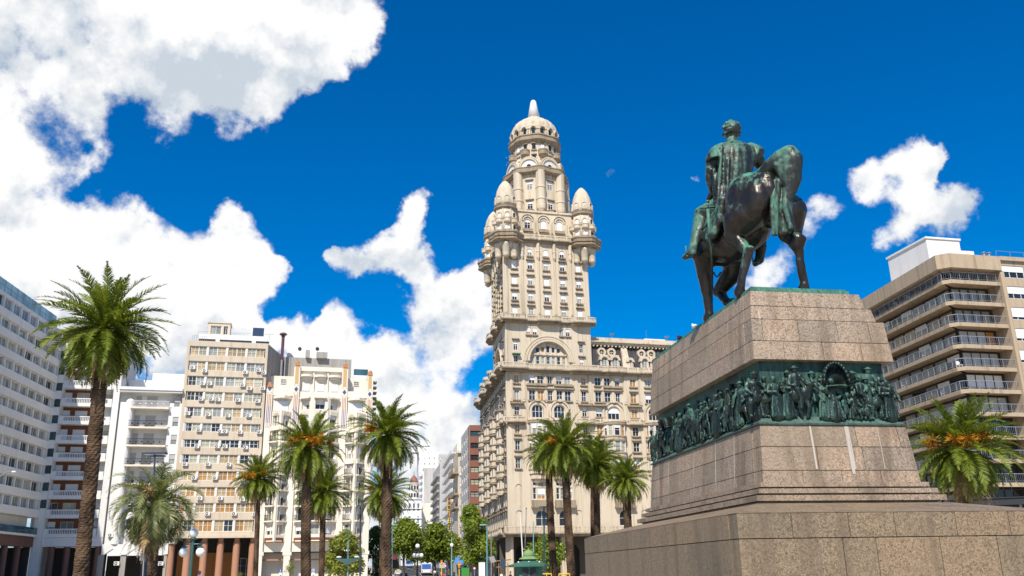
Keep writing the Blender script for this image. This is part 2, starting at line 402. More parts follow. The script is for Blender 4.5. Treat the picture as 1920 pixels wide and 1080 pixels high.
# billows: where the cloud is thicker on its sunward side the flank below is in its own shade
SH = tuple(SUNV * .035 + Z * .02)
sh1 = wmath('SUBTRACT', wnoise(shifted(DW, SH), 8, 4, .5), n3); sh2 = wmath('SUBTRACT', wnoise(shifted(D0, tuple(SUNV * .012 + Z * .008)), 20, 8, .60), n2)
shd = wmath('ADD', wmath('MULTIPLY', sh1, 4.6), wmath('MULTIPLY', sh2, 2.4))
thick = wnoise(shifted(D0, (3.1, .7, .0)), 5.0, 4, .5)
shd = wmath('ADD', shd, wmath('MULTIPLY_ADD', thick, 1.2, -.42))
gr = wn('ShaderNodeValToRGB'); gr.color_ramp.elements[0].position = .10; gr.color_ramp.elements[0].color = (1, 1, 1, 1)
gr.color_ramp.elements[1].position = .95; gr.color_ramp.elements[1].color = (.60, .67, .75, 1); wl(shd, gr.inputs[0])
cs = wn('ShaderNodeMix', data_type='RGBA', blend_type='MULTIPLY'); cs.inputs[0].default_value = 1; wl(gr.outputs[0], cs.inputs[6]); cs.inputs[7].default_value = (9.4, 9.4, 9.4, 1)
hzm = wn('ShaderNodeMix', data_type='RGBA'); wl(wmath('MULTIPLY_ADD', wmath('ABSOLUTE', sep.outputs['Z']), -5.0, .92, clamp=True), hzm.inputs[0]); wl(skyc.outputs[0], hzm.inputs[6]); hzm.inputs[7].default_value = (2.9, 4.8, 7.4, 1)
mx = wn('ShaderNodeMix', data_type='RGBA'); wl(al.outputs[0], mx.inputs[0]); wl(hzm.outputs[2], mx.inputs[6]); wl(cs.outputs[2], mx.inputs[7])
bg = wn('ShaderNodeBackground'); bg.inputs['Strength'].default_value = .088; wl(mx.outputs[2], bg.inputs['Color'])
ow = wn('ShaderNodeOutputWorld'); wl(bg.outputs[0], ow.inputs[0])
W.cycles.sampling_method = 'MANUAL'; W.cycles.sample_map_resolution = 512
sd = bpy.data.lights.new('sun', 'SUN'); sd.energy = 5.0; sd.angle = R(.53); sd.color = (1, .93, .82)
so = bpy.data.objects.new('sun', sd); C.objects.link(so)
SUNV = V((math.sin(R(SUN_AZ)) * math.cos(R(SUN_EL)), math.cos(R(SUN_AZ)) * math.cos(R(SUN_EL)), math.sin(R(SUN_EL))))
so.rotation_euler = SUNV.to_track_quat('Z', 'Y').to_euler(); so.location = (0, 0, 150)
vs = SC.view_settings; vs.view_transform = 'Standard'; vs.look = 'None'; vs.exposure = 0.27; vs.gamma = 1.0; vs.use_curve_mapping = False
SC.cycles.max_bounces = 6; SC.cycles.diffuse_bounces = 3; SC.cycles.glossy_bounces = 3; SC.cycles.transmission_bounces = 4; SC.cycles.transparent_max_bounces = 6
SC.cycles.use_denoising = True

def sheet(name, pts, lift, m, nseg=1):
    mb = MB(); mb.add([(x, y, ground(x, y) + lift) for x, y in pts], [tuple(range(len(pts)))]); o = mb.build(name, m); o['kind'] = 'structure'; return o
gm = MB(); ys = [-300, 0, 60, 120, 165, 200, 260, 340, 453.4, 600, 900, 2500]
for a, b in zip(ys, ys[1:]):
    gm.poly((-2500, a, ground(0, a)), (2500, a, ground(0, a)), (2500, b, ground(0, b)), (-2500, b, ground(0, b)))
gm.build('ground', M['paving'])['kind'] = 'structure'
# the avenue: its centre line leaves the square between the two corner houses and swings gently left
CLN = [(150, -13.2), (165, -14.5), (200, -17.5), (230, -20.6), (260, -24), (300, -30), (340, -36.5), (400, -46), (453.4, -56), (560, -80)]
def strip(mb, w0, w1, lift, thick=0.0):
    for (ya, xa), (yb, xb) in zip(CLN, CLN[1:]):
        q = [V((x + w, y, ground(x, y) + lift)) for x, y, w in ((xa, ya, w0), (xa, ya, w1), (xb, yb, w1), (xb, yb, w0))]
        if thick: mb.hexa([p - Z * thick for p in q] + q)
        else: mb.poly(*q)
rm = MB(); strip(rm, -8.5, 8.5, .02); rm.build('avenue_road', M['asphalt'])['kind'] = 'structure'
mk = MB()
for w in (-3, 0, 3):
    for (ya, xa), (yb, xb) in zip(CLN, CLN[1:]):
        n = max(1, int((yb - ya) / 10))
        for k in range(n):
            t0, t1 = k / n, (k + .45) / n; q = []
            for t, e in ((t0, -.07), (t0, .07), (t1, .07), (t1, -.07)):
                y = ya + (yb - ya) * t; x = xa + (xb - xa) * t + w + e; q.append((x, y, ground(x, y) + .03))
            mk.poly(*q)
mk.build('road_markings', M['signwhite'])['kind'] = 'structure'
for w0, w1 in ((-12.0, -8.5), (8.5, 12.0)):
    pv = MB(); strip(pv, w0, w1, .14, .25); pv.build('pavement', M['paving'])['kind'] = 'structure'
# ------------------------------------------------------------------ monument
def granite(name, c1, c2, c3):
    m = mat(name, c1, .6, spec=.4); t = NT(m)
    sp = t.n('ShaderNodeTexVoronoi'); sp.inputs['Scale'].default_value = 26; t.l(t.pos.outputs['Position'], sp.inputs['Vector'])
    r1 = t.n('ShaderNodeSeparateColor'); t.l(sp.outputs['Color'], r1.inputs[0])
    grain = t.ramp(r1.outputs[0], [(0, c3), (.22, c1), (.62, c2), (1, tuple(min(1, v * 1.35) for v in c2))])
    spk = t.n('ShaderNodeTexVoronoi'); spk.inputs['Scale'].default_value = 60; t.l(t.pos.outputs['Position'], spk.inputs['Vector'])
    r2 = t.n('ShaderNodeSeparateColor'); t.l(spk.outputs['Color'], r2.inputs[0])
    grain = t.mix(.55, grain, t.ramp(r2.outputs[0], [(0, tuple(v * .35 for v in c3)), (.3, c1), (.8, c2), (1, tuple(min(1, v * 1.5) for v in c2))]))
    isl = t.pos.outputs['Random Per Island']
    c = t.mix(1.0, grain, t.ramp(isl, [(0, (.80, .81, .80)), (.35, (.96, .94, .91)), (.7, (1.02, .97, .92)), (1, (1.18, 1.08, .99))]), 'MULTIPLY')
    st = t.noise((1.4, 1.4, .12), 1, 4, .6)
    c = t.mix(t.math('MULTIPLY', t.ramp(st, [(.50, g3(0)), (.66, g3(1))]), .62), c, (.11, .08, .055))
    bl = t.noise((.35, .35, .45), 1, 4)
    c = t.mix(t.math('MULTIPLY', t.ramp(bl, [(.45, g3(0)), (.7, g3(1))]), .5), c, (.25, .185, .115))
    s2 = t.noise((4.5, 4.5, .10), 1, 3, .6)
    c = t.mix(t.math('MULTIPLY', t.ramp(s2, [(.58, g3(0)), (.68, g3(1))]), .32), c, (.085, .062, .045))
    lm = t.noise((3.2, 3.2, .07), 1, 3)
    c = t.mix(t.math('MULTIPLY', t.ramp(lm, [(.70, g3(0)), (.76, g3(1))]), .45), c, (.62, .56, .48))
    t.col(c); t.bump(r2.outputs[0], .25, .01)
    return m
M['granite'] = granite('pink_granite', (.245, .19, .138), (.39, .31, .235), (.09, .07, .05))
M['granite_d'] = granite('brown_granite', (.155, .12, .078), (.275, .212, .14), (.048, .037, .026))
M['lime'] = stucco('lime_streak', (.50, .45, .39), .9, .9, stain_col=(.34, .27, .20))
def bronze(name, base, pat, lo=.52, hi=.66, rough=.32, up=.5, pw=.2):
    m = mat(name, base, rough, .55, .5); t = NT(m); pt = t.ramp(t.pos.outputs['Pointiness'], [(.44, g3(0)), (.56, g3(1))])  # pointiness paints light edges and shaded crevices into the patina mask
    sep = t.n('ShaderNodeSeparateXYZ'); t.l(t.pos.outputs['Normal'], sep.inputs[0])
    n1 = t.noise((2.2, 2.2, .5), 1, 5, .65); n2 = t.noise((9, 9, 4), 1, 4, .6)
    v = t.math('ADD', t.math('MULTIPLY_ADD', sep.outputs[2], up * .5), t.math('ADD', t.math('MULTIPLY', n1, 1.6), t.math('MULTIPLY', n2, .75))); v = t.math('MULTIPLY', v, .5)
    f = t.ramp(v, [(lo, g3(0)), (hi, g3(1))])
    pc = t.mix(t.ramp(n2, [(.4, g3(0)), (.65, g3(1))]), pat, tuple(q * .45 for q in pat))
    br = t.mix(t.ramp(n1, [(.35, g3(0)), (.65, g3(1))]), base, tuple(q * 2.2 for q in base))
    t.col(t.mix(f, br, pc)); t.l(t.math('MULTIPLY_ADD', f, .45), t.b.inputs['Roughness'])
    for x in t.t.nodes:
        if x.type == 'MATH' and x.operation == 'MULTIPLY_ADD':
            if abs(x.inputs[1].default_value - up * .5) < 1e-4: t.l(t.math('MULTIPLY', pt, pw), x.inputs[2])
            else: x.inputs[2].default_value = rough
    iv = t.math('SUBTRACT', .55, t.math('MULTIPLY', f, .5)); t.l(iv, t.b.inputs['Metallic'])
    t.bump(n2, .35, .04)
    return m
M['bronze'] = bronze('dark_bronze', (.026, .022, .019), (.085, .30, .20), .70, .84, up=1.0, pw=.10)
M['bronze_g'] = bronze('verdigris_bronze', (.030, .034, .028), (.09, .25, .18), .64, .80, .40, up=.8, pw=.25)
M['bronze_r'] = bronze('relief_bronze', (.016, .024, .020), (.062, .175, .132), .72, .96, .36, .7, pw=.5)
M['bronze_p'] = bronze('green_plinth_bronze', (.03, .05, .04), (.085, .26, .19), .50, .68, .5)
M['bronze_ground'] = bronze('bronze_ground', (.06, .068, .06), (.075, .15, .12), .58, .76, .5)
K0 = at(1380, 962, 21.0); K0 = V((K0.x, K0.y, 0))
MU, ML = hdir(80.0), hdir(-9.6)
MWu, MWl = 8.34, 14.65
def mp3(u, l, z): return K0 + MU * u + ML * l + Z * z
mon = thing('monument_pedestal', 'huge stepped granite pedestal with a bronze frieze of figures carrying the equestrian statue', 'pedestal', mp3(MWu / 2, MWl / 2, 0))
def ring_course(mb, iu0, il0, z0, iu1, il1, z1, nu=1, nl=1, gap=.02, off=0.0, ju=None, jl=None, xr=(0.0, 0.0)):
    """one course of stone round the pedestal: separate battered blocks on the two long and two short sides"""
    g = gap / 2; T = .5
    def row(c0, c1, cuts, inward):
        for a, b in zip(cuts, cuts[1:]):
            q0 = c0[0].lerp(c0[1], a); q1 = c0[0].lerp(c0[1], b); t0 = c1[0].lerp(c1[1], a); t1 = c1[0].lerp(c1[1], b)
            e = (q1 - q0).normalized() * g; up = Z * g
            p = [q0 + e + up, q1 - e + up, q1 - e + up + inward, q0 + e + up + inward, t0 + e - up, t1 - e - up, t1 - e - up + inward, t0 + e - up + inward]
            mb.hexa(p)
    def cuts(n, sh, explicit):
        if explicit: return [0] + explicit + [1]
        xs = [0] + [(i + sh) / n for i in range(n + 1) if 0.03 < (i + sh) / n < .97] + [1]; return sorted(xs)
    cor0 = [mp3(iu0, il0, z0), mp3(MWu - iu0 - xr[0], il0, z0), mp3(MWu - iu0 - xr[0], MWl - il0, z0), mp3(iu0, MWl - il0, z0)]
    cor1 = [mp3(iu1, il1, z1), mp3(MWu - iu1 - xr[1], il1, z1), mp3(MWu - iu1 - xr[1], MWl - il1, z1), mp3(iu1, MWl - il1, z1)]
    row((cor0[0], cor0[1]), (cor1[0], cor1[1]), cuts(nu, off, ju), ML * T)
    row((cor0[2], cor0[3]), (cor1[2], cor1[3]), cuts(nu, off, None), -ML * T)
    row((cor0[3] - ML * (T + g), cor0[0] + ML * (T + g)), (cor1[3] - ML * (T + g), cor1[0] + ML * (T + g)), cuts(nl, off, jl), MU * T)
    row((cor0[1] + ML * (T + g), cor0[2] - ML * (T + g)), (cor1[1] + ML * (T + g), cor1[2] - ML * (T + g)), cuts(nl, off, None), -MU * T)
def core(mb, prof):
    """solid core just behind the block faces so that joints read dark"""
    for (a, b, z0), (c, d, z1) in zip(prof, prof[1:]):
        q = []
        for iu, il, z in ((a, b, z0), (c, d, z1)):
            iu += .03; il += .03
            q += [mp3(iu, il, z), mp3(MWu - iu, il, z), mp3(MWu - iu, MWl - il, z), mp3(iu, MWl - il, z)]
        mb.hexa(q)
b = MB()
ring_course(b, 0, 0, 1.2, 0, 0, 2.24, 4, 7, off=.5, ju=[.305, .405, .60, .78])
ring_course(b, 0, 0, 2.24, 0, 0, 2.81, 4, 7, ju=[.16, .33, .47, .66, .83])
ring_course(b, 0, 0, 0, 0, 0, 1.2, 4, 7)
b.build('base_block', M['granite_d'], mon)
b = MB(); q = [mp3(u, l, 2.81) for u, l in ((.0, .0), (MWu, 0), (MWu, MWl), (0, MWl))] + [mp3(u, l, 3.17) for u, l in ((1.50, 2.10), (MWu - 1.50, 2.10), (MWu - 1.50, MWl - 2.10), (1.50, MWl - 2.10))]
b.hexa(q); b.build('weathered_slope', M['granite_d'], mon)
for iu, il, z0, z1, rz in ((1.50, 2.10, 3.235, 3.375, 3.17), (1.63, 2.24, 3.435, 3.555, 3.375), (1.76, 2.38, 3.61, 3.727, 3.555)):
    b = MB()
    def slab(i, j, za, zb):
        b.hexa([mp3(u, l, za) for u, l in ((i, j), (MWu - i, j), (MWu - i, MWl - j), (i, MWl - j))] + [mp3(u, l, zb) for u, l in ((i, j), (MWu - i, j), (MWu - i, MWl - j), (i, MWl - j))])
    slab(iu + .16, il + .16, rz, z0); slab(iu, il, z0, z1); b.build('step', M['granite'], mon)
ZR0, ZR1, ZT = 5.27, 7.08, 9.12
b = MB()
ring_course(b, 1.90, 2.52, 3.727, 1.92, 2.54, 4.05, 4, 7, ju=[.25, .5, .75])
ring_course(b, 1.92, 2.54, 4.05, 1.97, 2.59, 4.68, 4, 8, off=.4, ju=[.36, .66])
ring_course(b, 1.97, 2.59, 4.68, 2.03, 2.65, ZR0, 4, 8, off=.2, ju=[.345, .64, .93])
core(b, [(1.9, 2.52, 3.72), (2.03, 2.65, ZR0 - .012)])
b.build('pedestal_shaft', M['granite'], mon)
b = MB()
ring_course(b, 2.06, 2.68, ZR1, 2.10, 2.72, 7.62, 4, 8, ju=[.22, .50, .78])
ring_course(b, 2.10, 2.72, 7.62, 2.14, 2.76, 8.26, 4, 8, off=.5, ju=[.08, .34, .63, .87])
ring_course(b, 2.15, 2.77, 8.26, 2.20, 2.82, 8.66, 4, 7, ju=[.30, .62], xr=(.22, .24))
ring_course(b, 2.20, 2.82, 8.66, 2.26, 2.88, ZT, 4, 7, ju=[.46], xr=(.42, .46))
core(b, [(2.06, 2.68, ZR1), (2.14, 2.76, 8.25)]); core(b, [(2.50, 2.77, 8.251), (2.72, 2.86, ZT - .012)])
for iu_, z0_, z1_ in ((2.15, 8.251, 8.66), (2.2, 8.661, ZT - .012)): b.hexa([mp3(u, l, z) for z in (z0_, z1_) for u, l in ((iu_ + .1, 2.92), (4, 2.92), (4, MWl - 2.92), (iu_ + .1, MWl - 2.92))])
b.build('upper_block', M['granite'], mon)
b = MB()
for i, (iu, il, z0, z1) in enumerate(((2.30, 2.93, ZT, ZT + .10), (2.36, 2.99, ZT + .10, ZT + .16))):
    b.hexa([mp3(u, l, z0) for u, l in ((iu, il), (MWu - iu - .7, il), (MWu - iu - .7, MWl - il), (iu, MWl - il))] + [mp3(u, l, z1) for u, l in ((iu, il), (MWu - iu - .7, il), (MWu - iu - .7, MWl - il), (iu, MWl - il))])
b.build('bronze_plinth', M['bronze_p'], mon)
# lime that has run out of the joints
b = MB(); rr = random.Random(5)
def streak(side, t, z0, z1, w):
    def k(z):
        for (za, a), (zb_, b_) in (((3.727, 1.90), (4.05, 1.92)), ((4.05, 1.92), (4.68, 1.97)), ((4.68, 1.97), (5.28, 2.03))):
            if z <= zb_: break
        v = a + (b_ - a) * (z - za) / (zb_ - za); return v, v + .62
    b = MB(); pts = []
    zz = sorted({z0, z1} | {q for q in (4.05, 4.68) if z0 < q < z1})
    for z, sg in [(z, -1) for z in zz] + [(z, 1) for z in zz[::-1]]:
        iu, il = k(z); ww = w * rr.uniform(.6, 1.2) * sg
        pts.append(mp3(t + ww, il - .008, z) if side == 'f' else mp3(iu - .008, t + ww, z))
    b.poly(*(pts if side == 'f' else pts[::-1])); b.build('lime_streak', M['lime'], mon)
for t, w in ((3.47, .025), (4.52, .05), (4.58, .02), (5.45, .012)):
    streak('f', t, 3.95 if w > .03 else 4.08, 5.25, w)
for t, w, lo in ((4.35, .022, 3.80), (5.75, .03, 3.78), (7.6, .03, 3.8), (8.9, .018, 4.1), (10.1, .022, 3.78), (3.2, .012, 4.1), (11.2, .02, 3.9)):
    streak('l', t, lo, 5.25 if w > .019 else 4.7, w)
# the frieze ----------------------------------------------------------------
b = MB(); b.hexa([mp3(u, l, ZR0) for u, l in ((2.30, 2.92), (MWu - 2.30, 2.92), (MWu - 2.30, MWl - 2.92), (2.30, MWl - 2.92))] + [mp3(u, l, ZR1) for u, l in ((2.31, 2.93), (MWu - 2.31, 2.93), (MWu - 2.31, MWl - 2.93), (2.31, MWl - 2.93))])
frz = b.build('frieze_panel', M['bronze_r'], mon)
b = MB(); q = [mp3(u, l, ZR0) for u, l in ((1.99, 2.61), (MWu - 1.99, 2.61), (MWu - 1.99, MWl - 2.61), (1.99, MWl - 2.61))] + [mp3(u, l, ZR0 + .05) for u, l in ((1.98, 2.60), (MWu - 1.98, 2.60), (MWu - 1.98, MWl - 2.60), (1.98, MWl - 2.60))]
b.hexa(q)
q = [mp3(u, l, ZR0 + .05) for u, l in ((2.02, 2.64), (MWu - 2.02, 2.64), (MWu - 2.02, MWl - 2.64), (2.02, MWl - 2.64))] + [mp3(u, l, ZR0 + .27) for u, l in ((2.28, 2.90), (MWu - 2.28, 2.90), (MWu - 2.28, MWl - 2.90), (2.28, MWl - 2.90))]
b.hexa(q); b.build('frieze_ground', M['bronze_ground'], mon)
# figures of the frieze: modelled once (1 m tall, facing +y), then set out along both sides
X3 = (V((1, 0, 0)), V((0, 1, 0)), V((0, 0, 1)))
def figure(kind, seed):
    q = random.Random(seed); j = lambda s: q.uniform(-s, s)
    P = []; lean = j(.05)
    if kind in ('robed', 'walker', 'mother', 'soldier'):
        hx = lean + j(.03); P += [((hx, .05, .915), (.058, .066, .078), X3), ((hx, .03, .83), .04, (lean * .7, .02, .78), .05)]
        P += [((lean - .10, .0, .755), .055, (lean + .10, .0, .755), .055), ((lean * .6, .01, .72), .115, (0, .02, .55), .10)]
        if kind == 'robed':
            P += [((0, .02, .55), .11, (j(.03), .03, .06), .17)]
            for k in range(6): P.append(((-.10 + .04 * k, .10, .55), .02, (-.18 + .07 * k + j(.02), .15, .04), .032))
        elif kind == 'mother':
            P += [((0, .02, .55), .115, (.02, .03, .05), .16), ((.03, .15, .70), .07, (.10, .14, .64), .06), ((.10, .17, .77), (.045, .045, .05), X3)]
            for k in range(5): P.append(((-.09 + .045 * k, .10, .5), .022, (-.15 + .075 * k, .14, .04), .03))
        else:
            s = q.choice((-1, 1))
            P += [((-.06, .02, .52), .075, (-.09 - .04 * s, .07, .28), .055), ((-.09 - .04 * s, .07, .28), .05, (-.10 - .05 * s, .0, .04), .035), ((.06, .02, .52), .075, (.09 + .05 * s, .06, .28), .055), ((.09 + .05 * s, .06, .28), .05, (.10 + .07 * s, .02, .04), .035)]
            P += [((-.10 - .05 * s, 0, .03), .03, (-.10 - .05 * s, .09, .02), .025), ((.10 + .07 * s, .0, .03), .03, (.12 + .07 * s, .09, .02), .025)]
            P += [((0, .03, .60), .11, (0, .04, .42), .135)]
        ea = q.choice(((.22, .08, .60), (.20, .12, .64), (.24, .05, .72))); ha = q.choice(((.12, .18, .52), (.24, .16, .44), (.20, .14, .86), (.02, .19, .62)))
        P += [((lean + .13, .01, .75), .05, ea, .042), (ea, .04, ha, .03), ((ha[0], ha[1] + .01, ha[2]), (.035, .03, .035), X3)]
        eb = (-.21 + j(.03), .07, .60); hb = q.choice(((-.12, .18, .50), (-.24, .13, .44), (-.05, .19, .60)))
        P += [((lean - .13, .01, .75), .05, eb, .042), (eb, .04, hb, .03), ((hb[0], hb[1] + .01, hb[2]), (.035, .03, .035), X3)]
        if q.random() < .4: P.append(((hx, .04, .955), (.10, .10, .018), X3)); P.append(((hx, .04, .975), (.055, .055, .04), X3))
        else: P.append(((hx, .02, .95), (.066, .066, .05), X3))
        if kind == 'soldier': P.append(((.22, .14, .30), .013, (.19, .16, 1.10), .010))
        P.append(((lean - .02, -.05, .74), .10, (j(.04), -.06, .45), .12))
    elif kind == 'rider':            # mounted man seen from the front quarter
        P += [((.0, .0, .48), .17, (-.34, -.04, .50), .18), ((.06, .05, .55), .10, (.20, .14, .74), .065), ((.20, .15, .75), .06, (.30, .22, .58), .035), ((.18, .13, .80), .02, (.19, .14, .86), .01)]
        for x, y, k in ((.03, .06, .05), (-.06, .06, -.04), (-.40, .04, .04), (-.34, .06, -.06)): P += [((x, y, .42), .07, (x + k, y + .04, .22), .042), ((x + k, y + .04, .22), .04, (x + k * .2, y, .02), .03)]
        P += [((-.50, -.02, .52), .04, (-.55, .02, .22), .03)]
        P += [((-.14, .05, .64), .10, (-.13, .05, .86), .10), ((-.13, .08, 1.0), (.058, .064, .075), X3), ((-.13, .07, 1.045), (.11, .11, .018), X3), ((-.13, .07, 1.07), (.055, .055, .04), X3)]
        P += [((-.03, .08, .88), .045, (.06, .14, .72), .035), ((.06, .14, .72), .033, (.13, .17, .68), .028), ((-.23, .08, .88), .045, (-.27, .12, .70), .036), ((-.27, .12, .70), .033, (-.14, .17, .66), .028)]
        P += [((-.12, .14, .60), .065, (-.06, .17, .40), .05), ((-.06, .17, .40), .045, (-.08, .16, .22), .035)]
        P += [((-.16, -.01, .86), .11, (-.26, .0, .60), .13)]
    elif kind == 'horse':
        P += [((.0, .02, .46), .17, (-.30, .0, .47), .18), ((.08, .06, .54), .11, (.24, .16, .70), .065), ((.24, .17, .71), .058, (.36, .22, .52), .033)]
        for x, k in ((.05, .06), (-.05, -.05), (-.38, .05), (-.31, -.07)): P += [((x, .08, .40), .07, (x + k, .10, .21), .042), ((x + k, .10, .21), .038, (x + k * .3, .07, .02), .032)]
        P += [((-.46, .02, .50), .04, (-.53, .04, .18), .03), ((.10, .02, .60), .05, (.26, .08, .80), .02)]
    elif kind == 'child':
        P += [((0, .05, .53), (.05, .055, .062), X3), ((0, .02, .44), .07, (0, .03, .28), .075), ((-.04, .03, .26), .05, (-.06, .06, .03), .03), ((.04, .03, .26), .05, (.07, .05, .03), .03),
              ((.06, .03, .42), .033, (.15, .10, .36), .026), ((-.06, .03, .42), .033, (-.13, .11, .30), .026), ((0, .04, .575), (.06, .06, .02), X3), ((0, .03, .30), .085, (0, .04, .18), .09)]
    elif kind == 'dog':
        P += [((0, .1, .17), .06, (.22, .1, .18), .065), ((.24, .11, .22), .045, (.30, .13, .27), .04), ((.30, .13, .27), .04, (.37, .14, .24), .022), ((-.05, .1, .2), .02, (-.12, .1, .27), .012)] + [((x, .1 + y, .15), .03, (x + .01, .1 + y, .01), .018) for x, y in ((.02, -.03), (-.01, .03), (.20, -.03), (.22, .04))]
    o = organic('carved_' + kind, P, .0125, M['bronze_r'], None, 1)
    # drapery folds and chiselled texture
    displace(o.data, lambda c: (.014 if c.z < .8 else .0063) * (mnoise.noise(V((c.x * 26, c.y * 26, c.z * 5))) + .55 * mnoise.noise(V((c.x * 48, c.y * 48, c.z * 22)))))
    o.data.transform(Matrix.Diagonal((1, .66, 1, 1)))
    return o
KN = {'robed': 'robed_figure', 'walker': 'walking_figure', 'mother': 'mother_figure', 'soldier': 'armed_figure', 'rider': 'mounted_figure', 'horse': 'carved_horse', 'child': 'child_figure', 'dog': 'carved_dog'}
protos = {}
for k, n in (('robed', 4), ('walker', 4), ('mother', 2), ('soldier', 3), ('rider', 3), ('horse', 2), ('child', 2), ('dog', 1)):
    protos[k] = []
    for s in range(n):
        o = figure(k, 17 * s + len(k) * 3 + 1); protos[k].append(o.data); bpy.data.objects.remove(o)
rr = random.Random(77); cnt = {}
def put(kind, side, t, h, dep=0.0, flip=False, dz=0.0):
    c = cnt.get(kind, 0); cnt[kind] = c + 1
    me = protos[kind][c % len(protos[kind])]
    o = bpy.data.objects.new(KN[kind], me); C.objects.link(o); o.parent = frz
    if side == 'f': dep = dep * .6; h *= .92; p = mp3(t, 2.86 - dep, ZR0 + .22 + dz - dep * .45); ex = MU; ey = -ML
    else: dep = dep * .6; h *= .92; p = mp3(2.24 - dep, t, ZR0 + .22 + dz - dep * .45); ex = -ML; ey = -MU
    a = rr.uniform(-.5, .5); ca, sa = math.cos(a), math.sin(a)
    if kind in ('rider', 'horse'): ca, sa = math.cos(a * .5), math.sin(a * .5)
    fx = -1 if flip else 1
    vx = (ex * ca + ey * sa) * fx; vy = ey * ca - ex * sa
    mw = Matrix(((vx.x * h, vy.x * h, 0, p.x), (vx.y * h, vy.y * h, 0, p.y), (0, 0, h, p.z), (0, 0, 0, 1)))
    o.matrix_parent_inverse = Matrix.Identity(4); o.matrix_basis = Matrix.Translation(-wloc(frz)) @ mw
# front: robed pair, horseman, women, the covered cart, soldiers, mothers at the end
for kind, t, h, dep, fl in (('soldier', 2.35, 1.25, 0, 0), ('robed', 2.62, 1.28, .14, 0), ('robed', 2.95, 1.22, .06, 1), ('rider', 3.45, 1.45, .10, 0), ('walker', 3.05, 1.42, -.05, 0), ('walker', 3.85, 1.40, -.1, 1), ('mother', 4.02, 1.22, .12, 0), ('robed', 4.28, 1.25, .20, 1),
                            ('child', 4.62, 1.30, .18, 0), ('walker', 4.50, 1.38, -.06, 0), ('child', 4.92, 1.35, .16, 1), ('robed', 4.98, 1.02, .05, 0), ('soldier', 5.22, 1.35, .12, 0), ('walker', 5.10, 1.44, -.06, 1), ('walker', 5.40, 1.28, .10, 1), ('rider', 5.70, 1.45, -.02, 0), ('soldier', 5.62, 1.18, .14, 1), ('child', 5.25, 1.05, .24, 0), ('dog', 5.0, 1.3, .22, 0),
                            ('mother', 5.95, 1.28, .16, 0), ('robed', 5.82, 1.30, .0, 1), ('mother', 6.02, 1.22, .10, 1), ('walker', 2.1, 1.36, -.05, 0)):
    put(kind, 'f', t, h, dep, fl)
# long side, from the near corner away
tl = 3.0; seq = ['robed', 'walker', 'soldier', 'walker', 'robed', 'mother', 'rider', 'child', 'walker', 'robed', 'soldier', 'rider', 'walker', 'robed', 'mother', 'horse', 'walker', 'rider', 'soldier', 'robed', 'walker', 'child', 'rider', 'walker', 'robed', 'soldier', 'walker', 'mother', 'horse', 'walker']
for i, kind in enumerate(seq):
    put(kind, 'l', tl, rr.uniform(1.18, 1.36), rr.choice((.02, .12, .18)), i % 2 == 1)
    if i % 3 == 0: put('walker' if i % 2 else 'robed', 'l', tl + .22, 1.44, -.08, i % 2 == 0)
    tl += .27 + (.20 if kind in ('rider', 'horse') else 0)
b = MB()                    # covered cart, its hoop and cloth
def hoop(c, rx, rz, d0, d1, ex, ey, n=14, t=.05):
    for i in range(n):
        a0, a1 = math.pi * i / n, math.pi * (i + 1) / n
        def pt(a, r, d): return c + ex * (math.cos(a) * rx * r) + Z * (math.sin(a) * rz * r) + ey * d
        b.hexa([pt(a0, 1, d0), pt(a1, 1, d0), pt(a1, 1, d1), pt(a0, 1, d1), pt(a0, 1 - t / rx, d0), pt(a1, 1 - t / rx, d0), pt(a1, 1 - t / rx, d1), pt(a0, 1 - t / rx, d1)])
c = mp3(4.42, 2.86, 6.44); ax = (MU * .8 - ML * .25).normalized()
hoop(c + ML * -.12, .40, .60, 0, .16, MU, -ML); hoop(mp3(4.55, 2.88, 6.36), .62, .56, .0, .10, MU, -ML, t=.56)
b.tube(mp3(4.42, 2.70, 6.35), mp3(4.42, 2.70, 6.31), .30, .30, 14)
b.build('covered_cart', M['bronze_r'], frz, True)
b = MB(); hoop(mp3(2.17, 10.2, 6.30), .34, .42, 0, .3, -ML, -MU); b.build('covered_cart', M['bronze_r'], frz, True)
# ------------------------------------------------------------------ equestrian statue
STZ = ZT + .16
def hp(x, y, l):             # sight line met with the vertical plane at l along the pedestal
    return onplane(x, y, mp3(0, l, 0), ML)
HU = 3.12                    # the horse's centre line across the pedestal
def hq(l, u, z): return mp3(HU + u, l, STZ + z)
AX = (ML, MU, Z)
st = thing('equestrian_statue', 'green patinated bronze horseman seen from behind on a walking horse, standing on the granite pedestal', 'statue', mp3(HU, 4.8, STZ))
def foot(p, r0, r1):         # hoof standing on the plinth
    return (V((p.x, p.y, STZ + .11)), r0, V((p.x, p.y, STZ + .05)), r1)
P = []
# trunk
P += [(hp(1348, 452, 5.9), .74, hp(1375, 452, 5.1), .70), (hp(1375, 452, 5.1), .70, hp(1408, 428, 4.3), .62), (hp(1338, 474, 6.05), .46, hp(1374, 474, 6.1), .44)]
P += [(hp(1408, 372, 3.6), (.80, .78, .80), AX), (hp(1425, 352, 3.4), (.62, .55, .50), AX), (hp(1392, 385, 3.7), (.6, .50, .72), AX)]
P += [(hq(3.45, .02, 2.95), (.95, .70, .72), AX), (hq(3.30, -.30, 2.75), (.78, .48, .80), AX), (hq(3.25, .40, 2.75), (.72, .46, .80), AX), (hq(3.3, .02, 3.28), (.75, .42, .40), AX)]
P += [(hq(4.0, 0, 2.75), .78, hq(4.9, 0, 2.62), .86), (hq(4.9, 0, 2.62), .86, hq(5.8, 0, 2.70), .80), (hq(5.8, 0, 2.7), .74, hq(6.3, 0, 2.65), .62)]
P += [(hq(3.6, 0, 3.15), .45, hq(5.6, 0, 3.25), .42)]
